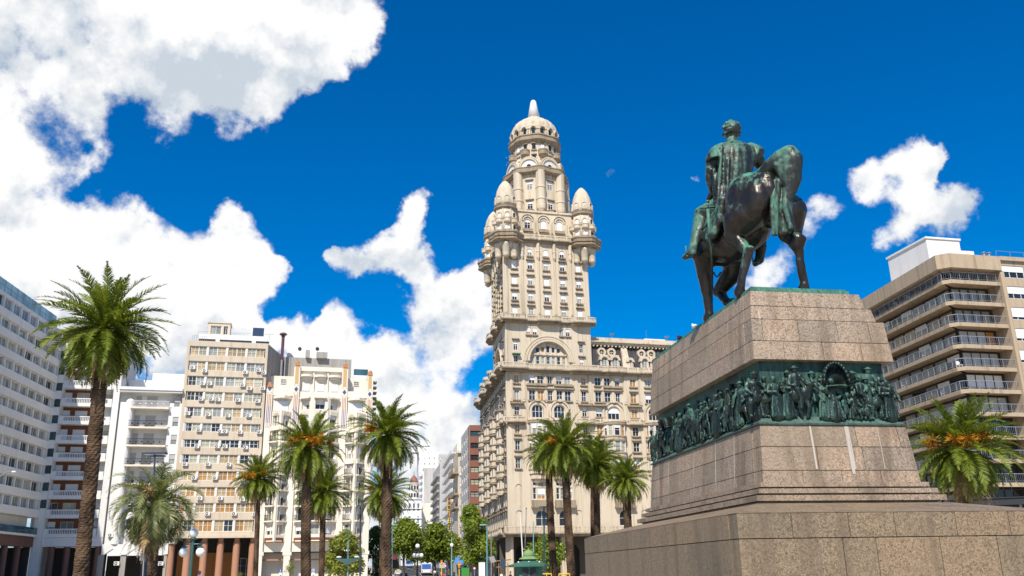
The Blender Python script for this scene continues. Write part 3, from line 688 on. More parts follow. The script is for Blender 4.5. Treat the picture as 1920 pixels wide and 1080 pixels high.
# neck carried forward and tucked, head turned down beyond the rider
P += [(hq(6.0, -.02, 3.0), .58, hq(6.9, -.02, 3.75), .36), (hq(6.9, -.02, 3.75), .36, hq(7.35, -.02, 3.95), .27), (hq(7.35, -.02, 3.98), .26, hq(7.85, -.02, 3.25), .15), (hq(7.2, -.13, 4.2), .06, hq(7.2, -.15, 4.4), .03), (hq(7.2, .09, 4.2), .06, hq(7.2, .11, 4.4), .03)]
# near hind leg
a = [hp(1398, 405, 3.55), hp(1375, 440, 3.95), hp(1403, 474, 3.40), hp(1391, 522, 3.55), hp(1389, 540, 3.62)]
P += [(a[0], .60, a[1], .30), (hp(1382, 418, 3.75), .46, hp(1375, 442, 3.9), .28), (a[1], .27, hp(1399, 469, 3.5), .155), (hp(1400, 470, 3.45), .15, hp(1409, 466, 3.3), .09), (a[2] - Z * .0, .175, a[2] + Z * .09 - ML * .10, .11), (a[2], .16, a[3], .115), (a[3], .15, a[3], .15), (a[3], .13, a[4], .12)]
hl = a[4]; P += [(V((hl.x, hl.y, STZ + .14)) + ML * .06, .15, V((hl.x, hl.y, STZ + .05)) + ML * .10, .19)]
# off hind leg, stretched back
a = [hp(1478, 398, 3.1), hp(1481, 436, 3.3), hp(1494, 456, 2.98), hp(1504, 514, 3.12), hp(1507, 526, 3.16)]
P += [(a[0], .56, a[1], .36), (a[1], .35, a[2], .20), (a[2], .25, a[2] + Z * .10 - ML * .08, .20), (hp(1498, 452, 2.95), .22, hp(1503, 449, 2.85), .14), (a[2], .20, hp(1500, 480, 3.05), .125), (hp(1500, 480, 3.05), .125, hp(1500, 490, 3.05), .12), (hp(1500, 490, 3.05), .125, a[3], .135), (a[3], .155, a[3], .155), (a[3], .13, a[4], .13)]
hr = a[4]; P += [(V((hr.x, hr.y, STZ + .14)), .14, V((hr.x, hr.y, STZ + .05)) + ML * .05, .19)]
# near foreleg, planted
a = [hp(1335, 450, 6.0), hp(1318, 478, 6.05), hp(1326, 545, 6.3), hp(1330, 590, 6.36)]
P += [(a[0], .52, a[1], .36), (a[1], .34, a[2], .20), (a[2], .22, a[2] - Z * .05, .20), (a[2], .18, a[3], .13), (a[3], .16, V((a[3].x, a[3].y, STZ + .2)), .14), (V((a[3].x, a[3].y, STZ + .16)), .15, V((a[3].x, a[3].y, STZ + .05)) + ML * .06, .20)]
# off foreleg, lifted
a = [hp(1380, 480, 6.1), hp(1376, 508, 6.3), hp(1348, 546, 6.9), hp(1362, 566, 6.55), hp(1374, 569, 6.35)]
P += [(a[0], .48, a[1], .36), (a[1], .36, a[2], .22), (a[2], .23, a[2], .23), (a[2], .18, a[3], .13), (a[3], .15, a[4], .14), (a[4], .15, a[4] - ML * .14 - Z * .02, .18)]
horse = organic('horse', P, .040, M['bronze'], st, 3, .012, 3.4)
# tail, lifted in a high arch and falling in heavy locks
tp = [hp(1428, 330, 3.1), hp(1447, 312, 2.8), hp(1464, 296, 2.6), hp(1480, 289, 2.45), hp(1489, 299, 2.38), hp(1490, 322, 2.40)]
tr = [.22, .24, .26, .27, .26, .22]
P = [(tp[i], tr[i], tp[i + 1], tr[i + 1]) for i in range(5)]
rq = random.Random(8)
def lock(pts, rs, k=3, sp=.05):
    """a lock of hair: a few strands side by side"""
    for s_ in range(k):
        o_ = MU * (s_ - (k - 1) / 2) * sp + ML * rq.uniform(-.03, .03)
        for i in range(len(pts) - 1): P.append((hp(*pts[i]) + o_, rs[i], hp(*pts[i + 1]) + o_ * .9, rs[i + 1]))
lock([(1489, 305, 2.38), (1491, 335, 2.38), (1488, 362, 2.42)], [.18, .13, .04], 3, .06)
lock([(1480, 300, 2.42), (1479, 335, 2.45), (1481, 372, 2.45)], [.20, .13, .04], 3, .06)
lock([(1468, 305, 2.5), (1470, 325, 2.5), (1474, 350, 2.48)], [.17, .12, .05], 2, .07)
lock([(1458, 312, 2.55), (1463, 324, 2.55), (1468, 336, 2.5)], [.12, .09, .03], 2, .06)
lock([(1456, 340, 2.62), (1451, 388, 2.6), (1453, 440, 2.6)], [.07, .085, .05], 2, .10)
lock([(1476, 345, 2.52), (1475, 388, 2.5), (1485, 428, 2.46)], [.07, .09, .08], 2, .10)
lock([(1463, 330, 2.75), (1463, 380, 2.72), (1465, 438, 2.7)], [.11, .12, .06], 3, .09)
lock([(1478, 340, 2.62), (1480, 380, 2.6), (1478, 436, 2.6)], [.10, .11, .05], 3, .07)
organic('tail', P, .034, M['bronze_g'], st, 1, .010, 5)
# saddle cloth
P = []
for x0, y0, x1, y1, l, r in ((1352, 395, 1338, 440, 4.6, .22), (1345, 405, 1330, 448, 4.9, .22), (1338, 410, 1322, 445, 5.2, .22), (1356, 375, 1350, 415, 4.4, .16)):
    P.append((hp(x0, y0, l), r, hp(x1, y1, l + .05), r * .7))
P += [(hq(4.7, -.3, 3.5), .35, hq(4.8, .3, 3.5), .35), (hq(4.8, .5, 3.35), .35, hq(4.9, .85, 2.7), .16)]
organic('saddle_cloth', P, .04, M['bronze_g'], st, 2, .025, 5)
# rider: one body (torso, legs, arms, neck and head with its face turned away)
P = []
hd = hp(1372, 247, 5.10)
hx = MU * 1.0
P += [(hd, (.30, .255, .34), AX), (hd + ML * .10 - Z * .14, (.20, .19, .22), AX), (hd + ML * .29 - Z * .03, .05, hd + ML * .34 - Z * .10, .05), (hd - MU * .255 + ML * .02 - Z * .05, (.06, .03, .09), AX), (hd + MU * .255 + ML * .02 - Z * .05, (.06, .03, .09), AX)]
P += [(hd + ML * .29 + MU * .10 + Z * .02, (.03, .05, .03), AX), (hd + ML * .29 - MU * .10 + Z * .02, (.03, .05, .03), AX), (hd + ML * .30 - Z * .22, (.05, .09, .03), AX)]
P += [(hp(1373, 262, 5.05), .175, hp(1374, 285, 4.95), .22)]
P += [(hp(1350, 289, 4.98), .24, hp(1405, 288, 4.98), .24), (hp(1376, 305, 4.95), .42, hp(1374, 345, 4.9), .40), (hp(1374, 345, 4.9), .40, hp(1366, 385, 4.9), .44)]
# arms with hands
la = [hp(1338, 296, 4.98), hp(1331, 335, 4.95), hp(1336, 362, 5.45)]
P += [(la[0], .25, la[1], .155), (la[1], .15, la[2], .10)]
ra = [hp(1417, 296, 4.98), hp(1434, 318, 5.0), hp(1424, 345, 5.6)]
P += [(ra[0], .25, ra[1], .16), (ra[1], .15, ra[2], .10)]
for w_, s in ((la[2], 1), (ra[2], -1)):
    P += [(w_, .10, w_ + ML * .18 - Z * .04, .11)]
    for k in range(4): P.append((w_ + ML * .22 + MU * (.10 * (k - 1.5) * .6) - Z * .05, .042, w_ + ML * (.33 - .02 * k) + MU * (.10 * (k - 1.5) * .6) - Z * .16, .034))
    P.append((w_ + ML * .1 + MU * s * .10, .045, w_ + ML * .24 + MU * s * .13 + Z * .03, .035))
# legs and boots
kl = hp(1316, 402, 5.6); bl = hp(1301, 462, 5.35)
P += [(hp(1358, 388, 4.95), .42, kl, .27), (kl, .25, hp(1312, 430, 5.45), .24), (hp(1312, 430, 5.45), .24, bl, .155), (bl, .16, hp(1298, 474, 5.4), .15), (hp(1300, 474, 5.35), .14, hp(1284, 482, 5.75), .10)]
br = hp(1424, 486, 5.5)
P += [(hq(5.0, .3, 3.5), .40, hq(5.6, .95, 2.75), .27), (hq(5.6, .95, 2.75), .25, hp(1427, 465, 5.45), .18), (hp(1427, 465, 5.45), .18, br, .14), (br, .15, br + ML * .32 - Z * .03, .11)]
rider = organic('rider', P, .04, M['bronze_g'], st, 2, .014, 6)
# hair: short curly crop
P = [(hd + Z * .05 - ML * .04, (.32, .275, .31), AX)]
rq = random.Random(3)
for k in range(70):
    a = rq.uniform(0, 6.28); e = rq.uniform(-.5, 1.5)
    dv = (MU * math.cos(a) + ML * math.sin(a)) * math.cos(e) + Z * math.sin(e)
    if dv.dot(ML) > .55 and e < .6: continue
    P.append((hd + V((dv.x * .29, dv.y * .30, dv.z * .33)) + Z * .03, (.055, .055, .055), AX))
organic('hair', P, .022, M['bronze_g'], rider, 0, .01, 9)
# short poncho-like cape over both shoulders: a fluted shell lofted level by level
def loft(levels, l0, dep, nf=15, amp=.035, seed=1, n=40):
    q = random.Random(seed); mb = MB(); ph = [q.uniform(0, 6.28) for _ in range(4)]; rows = []
    for k, (y, x0, x1, dl) in enumerate(levels):
        a, b_ = hp(x0, y, l0 + dl), hp(x1, y, l0 + dl); c = (a + b_) / 2; hx_ = (b_ - a).length / 2; row = []
        for i in range(n):
            t = 6.28318 * i / n; f = 1 + amp / max(hx_, .2) * (math.sin(nf * t + ph[0] + .25 * k) + .7 * math.sin(7 * t + ph[1])) * min(1, k / 2.5)
            row.append(c + MU * math.cos(t) * hx_ * f + ML * math.sin(t) * dep[min(k, len(dep) - 1)] * f)
        rows.append(row)
    m_ = len(rows); mb.v = [tuple(p) for r_ in rows for p in r_]
    mb.f = [(j_ * n + i, (j_ + 1) * n + i, (j_ + 1) * n + (i + 1) % n, j_ * n + (i + 1) % n) for j_ in range(m_ - 1) for i in range(n)] + [tuple(range(n)), tuple(range((m_ - 1) * n, m_ * n))[::-1]]
    mb.mi = [0] * len(mb.f); return mb
torso = loft([(268, 1362, 1387, 0), (274, 1350, 1404, -.05), (281, 1344, 1412, -.08), (295, 1343, 1413, -.12), (320, 1344, 1410, -.12), (345, 1344, 1405, -.1), (370, 1340, 1400, -.05), (395, 1334, 1396, 0), (408, 1336, 1392, 0)], 4.95, [.20, .34, .46, .52, .52, .50, .50, .52, .50], 11, .028, 4)
slv = [loft([(272, 1345, 1362, 0), (279, 1333, 1362, -.02), (288, 1329, 1360, -.05), (297, 1325, 1356, -.06), (303, 1325, 1354, -.06)], 4.92, [.20, .32, .36, .38, .39], 9, .02, 6),
       loft([(272, 1396, 1410, 0), (278, 1394, 1424, -.02), (286, 1396, 1432, -.05), (295, 1398, 1428, -.06), (308, 1402, 1418, -.06)], 4.92, [.20, .30, .34, .34, .26], 9, .02, 7)]
P = []
for x0, y0, x1, y1, l, r0, r1 in ((1353, 276, 1350, 330, 4.50, .05, .04), (1392, 272, 1404, 335, 4.48, .07, .05), (1398, 272, 1411, 335, 4.52, .06, .04), (1366, 300, 1363, 372, 4.42, .05, .05), (1385, 335, 1374, 345, 4.42, .04, .05), (1374, 345, 1366, 338, 4.42, .05, .03), (1384, 300, 1386, 335, 4.42, .04, .04), (1350, 318, 1346, 392, 4.55, .07, .09), (1356, 350, 1350, 402, 4.5, .06, .08), (1338, 320, 1343, 362, 4.72, .08, .12), (1331, 318, 1334, 345, 4.9, .14, .10)):
    P.append((hp(x0, y0, l), r0, hp(x1, y1, l), r1))
organic('cape', P, .032, M['bronze_g'], rider, 1, .008, 7, extra=[torso] + slv)
# sword hanging along the flank, crossguard and grip
b = MB(); s0, s1 = hp(1327, 378, 4.75), hp(1336, 512, 4.95); gd = hp(1327, 392, 4.75)
b.tube(gd, s1, .05, .03, 8); b.tube(s0, gd, .035, .035, 8); b.tube(hp(1313, 390, 4.75), hp(1341, 388, 4.75), .035, .03, 8); b.ball(s0, .06, 8)
b.build('sword', M['bronze_g'], st, True)
b = MB()
for s_ in (1, -1):
    pts = [hq(7.75, .12 * s_, 3.35), hq(7.0, .40 * s_, 3.2), hq(6.2, .50 * s_, 3.35), (la[2] if s_ < 0 else ra[2]) + ML * .25]
    b.path(pts, .03, 6)
b.build('rein', M['bronze'], st, True)
b = MB(); pts = [hp(1338 + 13 * i / 8, 510 + 9 * math.sin(math.pi * i / 8), 5.6) for i in range(9)]; b.path(pts, .025, 6)
b.build('strap', M['bronze'], st, True)
for c_, nm in ((hp(1293, 478, 5.5), 'spur'), (hp(1418, 490, 5.35), 'spur')):
    b = MB(); b.tube(c_ - MU * .12 - Z * .06, c_ + MU * .14 - Z * .05, .05, .05, 8); b.tube(c_ - ML * .05, c_ - ML * .26 - Z * .05, .03, .02, 6); b.tube(c_ - MU * .12 - Z * .06, c_ - MU * .1 + Z * .3, .02, .02, 6)
    b.build('stirrup', M['bronze_g'], st, True)
# birds resting on the long edge of the pedestal
def pigeon(p, mt, label):
    t = thing('pigeon', label, 'pigeon', p)
    Pp = [(p + Z * .10, (.15, .07, .075), AX), (p + ML * .11 + Z * .15, .04, p + ML * .14 + Z * .20, .042), (p + ML * .17 + Z * .20, .015, p + ML * .21 + Z * .19, .006), (p - ML * .12 + Z * .10, .045, p - ML * .27 + Z * .07, .025)]
    organic('body', Pp, .014, mt, t, 1)
    for sx in (-.03, .03): b = MB(); b.tube(p + MU * sx, p + MU * sx + Z * .06, .008, .008, 5); b.build('foot', M['orange'], t)
for l, mt, lb in ((7.5, M['white'], 'white pigeon resting on the long top edge of the pedestal'), (9.0, M['black'], 'dark pigeon resting on the long top edge of the pedestal, farther down the edge')):
    pigeon(mp3(2.33, l, ZT + (.10 if False else 0.0)) + Z * .1, mt, lb)
# ------------------------------------------------------------------ the palace: tower, wings, turrets
S0 = at(948, 690, 165.0); S0 = V((S0.x, S0.y, 0))
SF = Frame(S0, hdir(75.0))                       # front
SLd = hdir(-9.0)
SLlen = 41.0
SL = Frame(S0 + SLd * SLlen, -SLd)               # street side, u runs from the far end to the corner
sal = thing('tower_palace', 'tall ornate cream stone palace with a turreted tower topped by a dome and white cone', 'palace', S0 + SF.U * 15 - SF.N * 15)
sw = Windows(sal, 'frame_w')
SW_END = 37.5; TW = 17.3
ZG0, ZG1, ZC0, ZC1 = 7.9, 9.5, 37.9, 39.3       # lower gallery, main cornice
q5 = random.Random(42)
def gl(): return q5.choice(['glass'] * 7 + ['glass_light'] * 2 + ['glass_amber'] * 2)
def addwin(F, u, z0, z1, w, d=-.2, **k):
    g = k.pop('glass', None) or gl()
    sw.add(F, u - w / 2, u + w / 2, z0, z1, g, d=d, cols=k.pop('cols', 2), rows=k.pop('rows', 2), fw=.09, blind=k.pop('blind', q5.choice([0, 0, 0, 0, .35, .6])), **k)
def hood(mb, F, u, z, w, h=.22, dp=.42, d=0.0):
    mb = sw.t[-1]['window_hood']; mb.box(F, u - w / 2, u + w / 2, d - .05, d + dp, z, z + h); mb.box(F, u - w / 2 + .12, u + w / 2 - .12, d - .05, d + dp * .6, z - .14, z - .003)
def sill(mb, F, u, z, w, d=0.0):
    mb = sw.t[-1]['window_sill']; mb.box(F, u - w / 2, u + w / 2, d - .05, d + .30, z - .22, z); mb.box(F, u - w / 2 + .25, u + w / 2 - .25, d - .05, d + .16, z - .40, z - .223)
def bulge(us, base, blist):      # depth profile of a wavy gallery: base plus rounded bulges (centre, halfwidth, extra)
    out = []
    for u in us:
        d = base
        for c, w, e in blist:
            t = abs(u - c) / w
            if t < 1: d = max(d, base + e * math.sqrt(max(0, 1 - t ** 4)))
        out.append((u, d))
    return out
def gallery(name, F, u0, u1, z0, z1, base, blist, step=.5, corbel=True, mt='stone', part=sal):
    """stone gallery: moulded slab, solid kerb, row of balusters and a rail that follow a wavy outline"""
    n = max(2, int((u1 - u0) / step)); us = [u0 + (u1 - u0) * i / n for i in range(n + 1)]
    prof = bulge(us, base, blist); mb = MB()
    sl = .28; h = z1 - z0
    def band(off, a, b, back=-.05):
        pts = [(u, d + off) for u, d in prof]
        mb.prism([(u0, back)] + [(u, d) for u, d in pts] + [(u1, back)], a, b, F) if False else None
        for (ua, da), (ub, db) in zip(pts, pts[1:]):
            mb.hexa([F.P(ua, da, a), F.P(ub, db, a), F.P(ub, back, a), F.P(ua, back, a), F.P(ua, da, b), F.P(ub, db, b), F.P(ub, back, b), F.P(ua, back, b)])
    band(0, z0 + sl * .9, z0 + sl * 1.7); band(-.18, z0 + .1, z0 + sl * .898); band(-.42, z0 - .18, z0 + .098)
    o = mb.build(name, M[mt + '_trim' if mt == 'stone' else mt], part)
    rb = MB()
    zt = z1 - .18; zk = z0 + sl * 1.7 + .003
    def thin(a, b, o0, o1):
        for (ua, da), (ub, db) in zip(prof, prof[1:]):
            rb.hexa([F.P(ua, da - o0, a), F.P(ub, db - o0, a), F.P(ub, db - o1, a), F.P(ua, da - o1, a), F.P(ua, da - o0, b), F.P(ub, db - o0, b), F.P(ub, db - o1, b), F.P(ua, da - o1, b)])
    thin(zk, zk + .18, .05, .27); thin(zt, z1, .02, .32)
    L = 0.0
    for (ua, da), (ub, db) in zip(prof, prof[1:]):
        k = max(1, int(math.hypot(ub - ua, db - da) / .33))
        for i in range(k):
            t = (i + .5) / k; u, d = ua + (ub - ua) * t, da + (db - da) * t - .16
            rb.box(F, u - .075, u + .075, d - .08, d + .08, zk + .18, zt)
    for (u, d) in prof[::max(1, int(2.4 / step))]: rb.box(F, u - .18, u + .18, d - .32, d - .0, zk + .004, z1 + .05)
    rb.build('balustrade', M['stone'], o)
    return o
# window columns, read off the photograph on one storey and measured on the facade
def fu(x, y=739): return SF.u(x, y)
cols_t = [fu(x) for x in (969, 998, 1014, 1032, 1049, 1065, 1095)]
cols_w = [fu(x) for x in (1122, 1139.6, 1158.5, 1188, 1215.7, 1233)]
rowsF = [(35.7, 37.3), (32.5, 34.5), (29.6, 31.3), (26.1, 28.1), (23.1, 25.0), (19.8, 21.8)]
trim = MB(); holes = []
bays = [(fu(1007), 1.9), (fu(1048), 1.9), (fu(1149), 2.2), (fu(1224), 2.0)]
def inbay(u): return any(abs(u - c) < w + .3 for c, w in bays)
for ri, (z0, z1) in enumerate(rowsF):
    for u in cols_t + cols_w:
        if u > SW_END - 1: continue
        if ri >= 2 and inbay(u): continue
        w = .95 if u in (cols_t[0], cols_t[3], cols_t[-1]) or u in (cols_w[2], ) else 1.25
        holes.append((u - w / 2, u + w / 2, z0, z1)); addwin(SF, u, z0, z1, w, rows=2)
        sill(trim, SF, u, z0, w + .55)
        if ri in (1, 3, 4, 5): hood(trim, SF, u, z1 + .12, w + .6, dp=.35)
        if ri == 2: hood(trim, SF, u, z1 + .35, w + 1.7, .28, .75)
for c, w in bays:            # great arched window, a bowed oriel of three storeys below it
    bw = MB(); ba = MB(); mlist = []
    holes.append((c - w * .55, c + w * .55, 29.2, 31.6, True)); sw.add(SF, c - w * .55, c + w * .55, 29.2, 31.6, 'glass', d=-.2, cols=3, rows=2, fw=.1, blind=q5.choice([0, .4, .5]))
    for r0, r1, dd in ((w * .62, w * .80, .18), (w * .92, w * 1.08, .28)):
        n = 16; zc = 31.6 - w * .55
        for i in range(n):
            a0, a1 = math.pi * i / n, math.pi * (i + 1) / n
            ba.hexa([SF.P(c + r0 * math.cos(a0), dd, zc + r0 * math.sin(a0)), SF.P(c + r1 * math.cos(a0), dd, zc + r1 * math.sin(a0)), SF.P(c + r1 * math.cos(a1), dd, zc + r1 * math.sin(a1)), SF.P(c + r0 * math.cos(a1), dd, zc + r0 * math.sin(a1)),
                     SF.P(c + r0 * math.cos(a0), -.02, zc + r0 * math.sin(a0)), SF.P(c + r1 * math.cos(a0), -.02, zc + r1 * math.sin(a0)), SF.P(c + r1 * math.cos(a1), -.02, zc + r1 * math.sin(a1)), SF.P(c + r0 * math.cos(a1), -.02, zc + r0 * math.sin(a1))])
        for s in (-1, 1): ba.box(SF, c + s * (r0 + r1) / 2 - (r1 - r0) / 2, c + s * (r0 + r1) / 2 + (r1 - r0) / 2, -.02, dd, 28.2, zc)
    ba.box(SF, c - .3, c + .3, 0, .55, 31.6 + w * .35, 32.1 + w * .35)
    n = 5
    pl = [(c + w * math.cos(math.pi - math.pi * i / n), 1.35 * math.sin(math.pi * i / n)) for i in range(n + 1)]
    def ringband(mb, a, b, ex):
        mb.prism([(c + (w + ex) * math.cos(math.pi * (1 - i / 12)), (1.35 + ex) * math.sin(math.pi * i / 12) + (.0 if 0 < i < 12 else -.05)) for i in range(13)][::1], a, b, SF)
    for z0 in (26.0, 22.9, 19.7):
        bt = MB(); ringband(bt, z0 - .25, z0, .12); mlist.append(bt); bt = MB(); ringband(bt, z0 + 2.15, z0 + 2.5, .16); mlist.append(bt)
        ringband(bw, z0 - 1.0 if z0 > 20 else z0 - .9, z0 - .253, 0)
        for i in range(n):
            (ua, da), (ub, db) = pl[i], pl[i + 1]
            f = Frame(SF.P(ua, da, 0), SF.P(ub, db, 0) - SF.P(ua, da, 0)); L = math.hypot(ub - ua, db - da)
            bw.box(f, -.1, .12, -.25, .02, z0, z0 + 2.147)
            if L > .5: sw.add(f, .13, L - .13, z0 + .002, z0 + 2.14, q5.choice(['glass', 'glass_light', 'glass_amber', 'glass_pale']), d=-.05, cols=1, rows=2, fw=.09, blind=q5.choice([0, 0, .3, .5]))
    bw.prism([(c + w * .96 * math.cos(math.pi * (1 - i / 12)), 1.25 * math.sin(math.pi * i / 12) - (.05 if i in (0, 12) else 0)) for i in range(13)], 19.0, 28.3, SF) if False else None
    ringband(bw, 28.6, 29.0, .22); ringband(bw, 17.9, 18.75, -.25); ringband(bw, 17.3, 17.9, -.75)
    bo = bw.build('oriel', M['stone'], sal); [m_.build('oriel_moulding', M['stone_trim'], bo) for m_ in mlist]; ba.build('arch_moulding', M['stone'], sal)
# lower arched windows above the gallery and the paired windows with small balconies
low = [(cols_t[0], 1), (fu(1010), 0), (fu(1052), 0), (fu(1077), 1), (fu(1103), 1), (fu(1160), 0), (fu(1195), 1)]
for u, blank in low:
    if blank:
        if u < 30:
            for z0, z1 in ((13.3, 17.0), (9.7, 12.4)):
                holes.append((u - .6, u + .6, z0, z1, True))
    else:
        holes.append((u - 1.15, u + 1.15, 9.55, 12.3, True)); sw.add(SF, u - 1.15, u + 1.15, 9.55, 12.3, 'glass', d=-.2, cols=2, rows=2, fw=.09)
        holes.append((u - .75, u + .75, 14.3, 16.4)); addwin(SF, u, 14.3, 16.4, 1.5, rows=3)
        holes.append((u - .5, u + .5, 16.7, 17.8, True)); addwin(SF, u, 16.7, 17.8, 1.0)
        for s in (-1, 1):
            holes.append((u + s * 1.25 - .32, u + s * 1.25 + .32, 14.3, 16.4)); addwin(SF, u + s * 1.25, 14.3, 16.4, .64, cols=1)
            holes.append((u + s * 1.25 - .32, u + s * 1.25 + .32, 16.7, 17.45, True)); addwin(SF, u + s * 1.25, 16.7, 17.45, .64, cols=1, rows=1, blind=0)
        lb = MB(); lb.box(SF, u - 1.9, u + 1.9, -.05, .8, 13.0, 14.1); lb.box(SF, u - 2.0, u + 2.0, -.05, .9, 12.75, 12.997); lb.build('balcony', M['stone_trim'], sal)
wm = MB()
wall(wm, SF, 0, SW_END, ZG0, ZC1, [h for h in holes if h[1] < SW_END], rev=.32)
for u, blank in low:          # blind niches are closed with stucco
    if blank:
        for z0, z1 in ((13.3, 17.0), (9.7, 12.4)): wm.box(SF, u - .7, u + .7, -.33, -.14, z0 - .1, z1 + .1)
# pilaster strips
for u in [1.0, fu(982), fu(1023), fu(1040.5), fu(1081), fu(1107), fu(1130), fu(1149), fu(1172), fu(1200)]:
    if not inbay(u) or True:
        wm.box(SF, u - .3, u + .3, 0, .16, 32.2, ZC0 - .3); wm.box(SF, u - .12, u + .12, .162, .26, 32.6, ZC0 - .6)
for u in (fu(1006), fu(1057), fu(1149)):           # twin balcony rows between paired windows
    lb = MB(); lb.box(SF, u - 2.0, u + 2.0, -.05, .55, 35.2, 35.45); lb.box(SF, u - 1.9, u + 1.9, -.05, .42, 34.65, 34.9); lb.build('string_course', M['stone_trim'], sal)
# wall of the avenue side
TWL = SLlen                                        # u of the corner on that frame
lh = []
for ri, (z0, z1) in enumerate(rowsF + [(16.6, 18.4), (13.2, 15.4), (9.8, 12.2)]):
    for k in range(15):
        u = TWL - 1.6 - k * 2.62
        if u < 1: continue
        w = 1.0
        lh.append((u - w / 2, u + w / 2, z0, z1, ri in (2,)))
        addwin(SL, u, z0, z1, w)
        sill(trim, SL, u, z0, w + .5)
        if ri != 2: hood(trim, SL, u, z1 + .12, w + .6, dp=.4)
wall(wm, SL, 0, TWL, ZG0, ZC1, lh, rev=.32)
for k in range(4):            # oriels on the avenue side, bowed out over five storeys
    c = TWL - 5.5 - k * 9.6; so_ = MB(); sm_ = MB()
    for z0 in (29.3, 26.0, 22.9, 19.7, 16.5):
        so_.prism([(c + 1.7 * math.cos(math.pi * (1 - i / 8)), 1.25 * math.sin(math.pi * i / 8) - (.04 if i in (0, 8) else 0)) for i in range(9)], z0 - 1.1, z0 - .2, SL)
        sm_.prism([(c + 1.85 * math.cos(math.pi * (1 - i / 8)), 1.40 * math.sin(math.pi * i / 8) - (.04 if i in (0, 8) else 0)) for i in range(9)], z0 - .197, z0 + .02, SL)
        sm_.prism([(c + 1.85 * math.cos(math.pi * (1 - i / 8)), 1.40 * math.sin(math.pi * i / 8) - (.04 if i in (0, 8) else 0)) for i in range(9)], z0 + 1.75, z0 + 2.0, SL)
        for i in range(8):
            a = math.pi * (i + .0) / 8
            so_.box(SL, c + 1.6 * math.cos(math.pi - a) - .1, c + 1.6 * math.cos(math.pi - a) + .1, .0, max(.12, 1.15 * math.sin(a)), z0 + .02, z0 + 1.75) if i in (0, 2, 4, 6) else None
        so_.prism([(c + 1.45 * math.cos(math.pi * (1 - i / 8)), 1.0 * math.sin(math.pi * i / 8) - (.03 if i in (0, 8) else 0)) for i in range(9)], z0 + .021, z0 + 1.749, SL) if False else None
        for i in range(3):
            a0, a1 = math.pi * (i * 2 + 1) / 8, math.pi * (i * 2 + 3) / 8
            p0 = SL.P(c + 1.55 * math.cos(math.pi - a0), 1.1 * math.sin(a0), 0); p1 = SL.P(c + 1.55 * math.cos(math.pi - a1), 1.1 * math.sin(a1), 0)
            f = Frame(p0, p1 - p0); sw.add(f, .08, (p1 - p0).length - .08, z0 + .03, z0 + 1.74, gl(), d=-.02, cols=1, rows=1, fw=.08)
    o_ = so_.build('oriel', M['stone'], sal); sm_.build('oriel_moulding', M['stone_trim'], o_)
# right and back sides closing the body, roof slabs
def plan(u, d): return SF.P(u, d, 0)
cR, cB = SF.P(SW_END, 0, 0), SF.P(SW_END, -30, 0); cBL = S0 + SLd * SLlen
for a, b_ in ((cR, cB), (cB, cBL)):
    wm.poly(a + Z * 0, b_ + Z * 0, b_ + Z * ZC1, a + Z * ZC1)
wm.poly(S0 + Z * ZC1, cR + Z * ZC1, cB + Z * ZC1, cBL + Z * ZC1)
wm.build('wall', M['stone'], sal)

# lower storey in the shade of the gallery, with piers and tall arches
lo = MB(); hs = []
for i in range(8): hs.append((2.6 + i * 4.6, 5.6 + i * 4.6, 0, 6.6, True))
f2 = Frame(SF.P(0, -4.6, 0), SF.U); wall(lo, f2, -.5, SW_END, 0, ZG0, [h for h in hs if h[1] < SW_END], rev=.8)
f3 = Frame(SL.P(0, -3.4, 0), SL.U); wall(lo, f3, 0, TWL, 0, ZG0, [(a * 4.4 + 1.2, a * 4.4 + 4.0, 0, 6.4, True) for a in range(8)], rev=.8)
lo.build('arcade_wall', M['stone_with_shade'], sal)
for i in range(4):
    lo = MB()
    u = 10.8 + i * 9.2
    if u < SW_END: lo.box(SF, u - .65, u + .65, -1.9, -.75, 0, ZG0 - .2); lo.box(SF, u - .8, u + .8, -2.0, -.6, 6.0, 6.3); lo.tube(SF.P(u, -.62, 1.2), SF.P(u, -.62, 6.0), .32, .28, 10); lo.build('pier', M['stone'], sal)
lo = MB()
for a in (0, .5, 1.0, 1.5): 
    p = S0 + SLd * (.3 + a * .8) + SF.N * (-.6 + .3 * a) + SF.U * (.8 - a * .5)
    lo.tube(p, p + Z * ZG0, .38, .34, 12)
lo.build('corner_pier', M['stone'], sal)
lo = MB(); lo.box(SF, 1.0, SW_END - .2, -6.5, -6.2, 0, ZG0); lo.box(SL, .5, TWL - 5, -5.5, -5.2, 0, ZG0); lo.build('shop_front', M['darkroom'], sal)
gallery('lower_gallery', SF, -.9, SW_END, ZG0, ZG1, 1.0, [(1.5, 3.2, .5)], .6)
gallery('lower_gallery', SL, 0, TWL + .9, ZG0, ZG1, 1.0, [(TWL - 1.2, 3.2, .5)], .6)
gallery('corner_balcony', SF, -.6, fu(982), 27.9, 29.2, .6, [(cols_t[0], 1.6, .45)], .3)
gallery('corner_balcony', SL, TWL - 4, TWL + .6, 27.9, 29.2, .6, [(TWL - 2.0, 1.6, .45)], .3)
gallery('storey_balcony', SF, fu(1077), fu(1131), 27.9, 29.2, .35, [(fu(1095), 1.8, .6)], .3)
gallery('storey_balcony', SF, fu(1171), fu(1207), 27.9, 29.2, .3, [(fu(1188), 1.5, .6)], .3)
wb = [(1.2, 3.0, .8), (8.6, 2.3, .25), (15.6, 3.2, .7)] + [(u, 2.2, .45) for u in (21.5, 29.5, 35)]
gallery('main_cornice', SF, -1.0, SW_END + .5, ZC0, ZC1, 1.0, wb, .35)
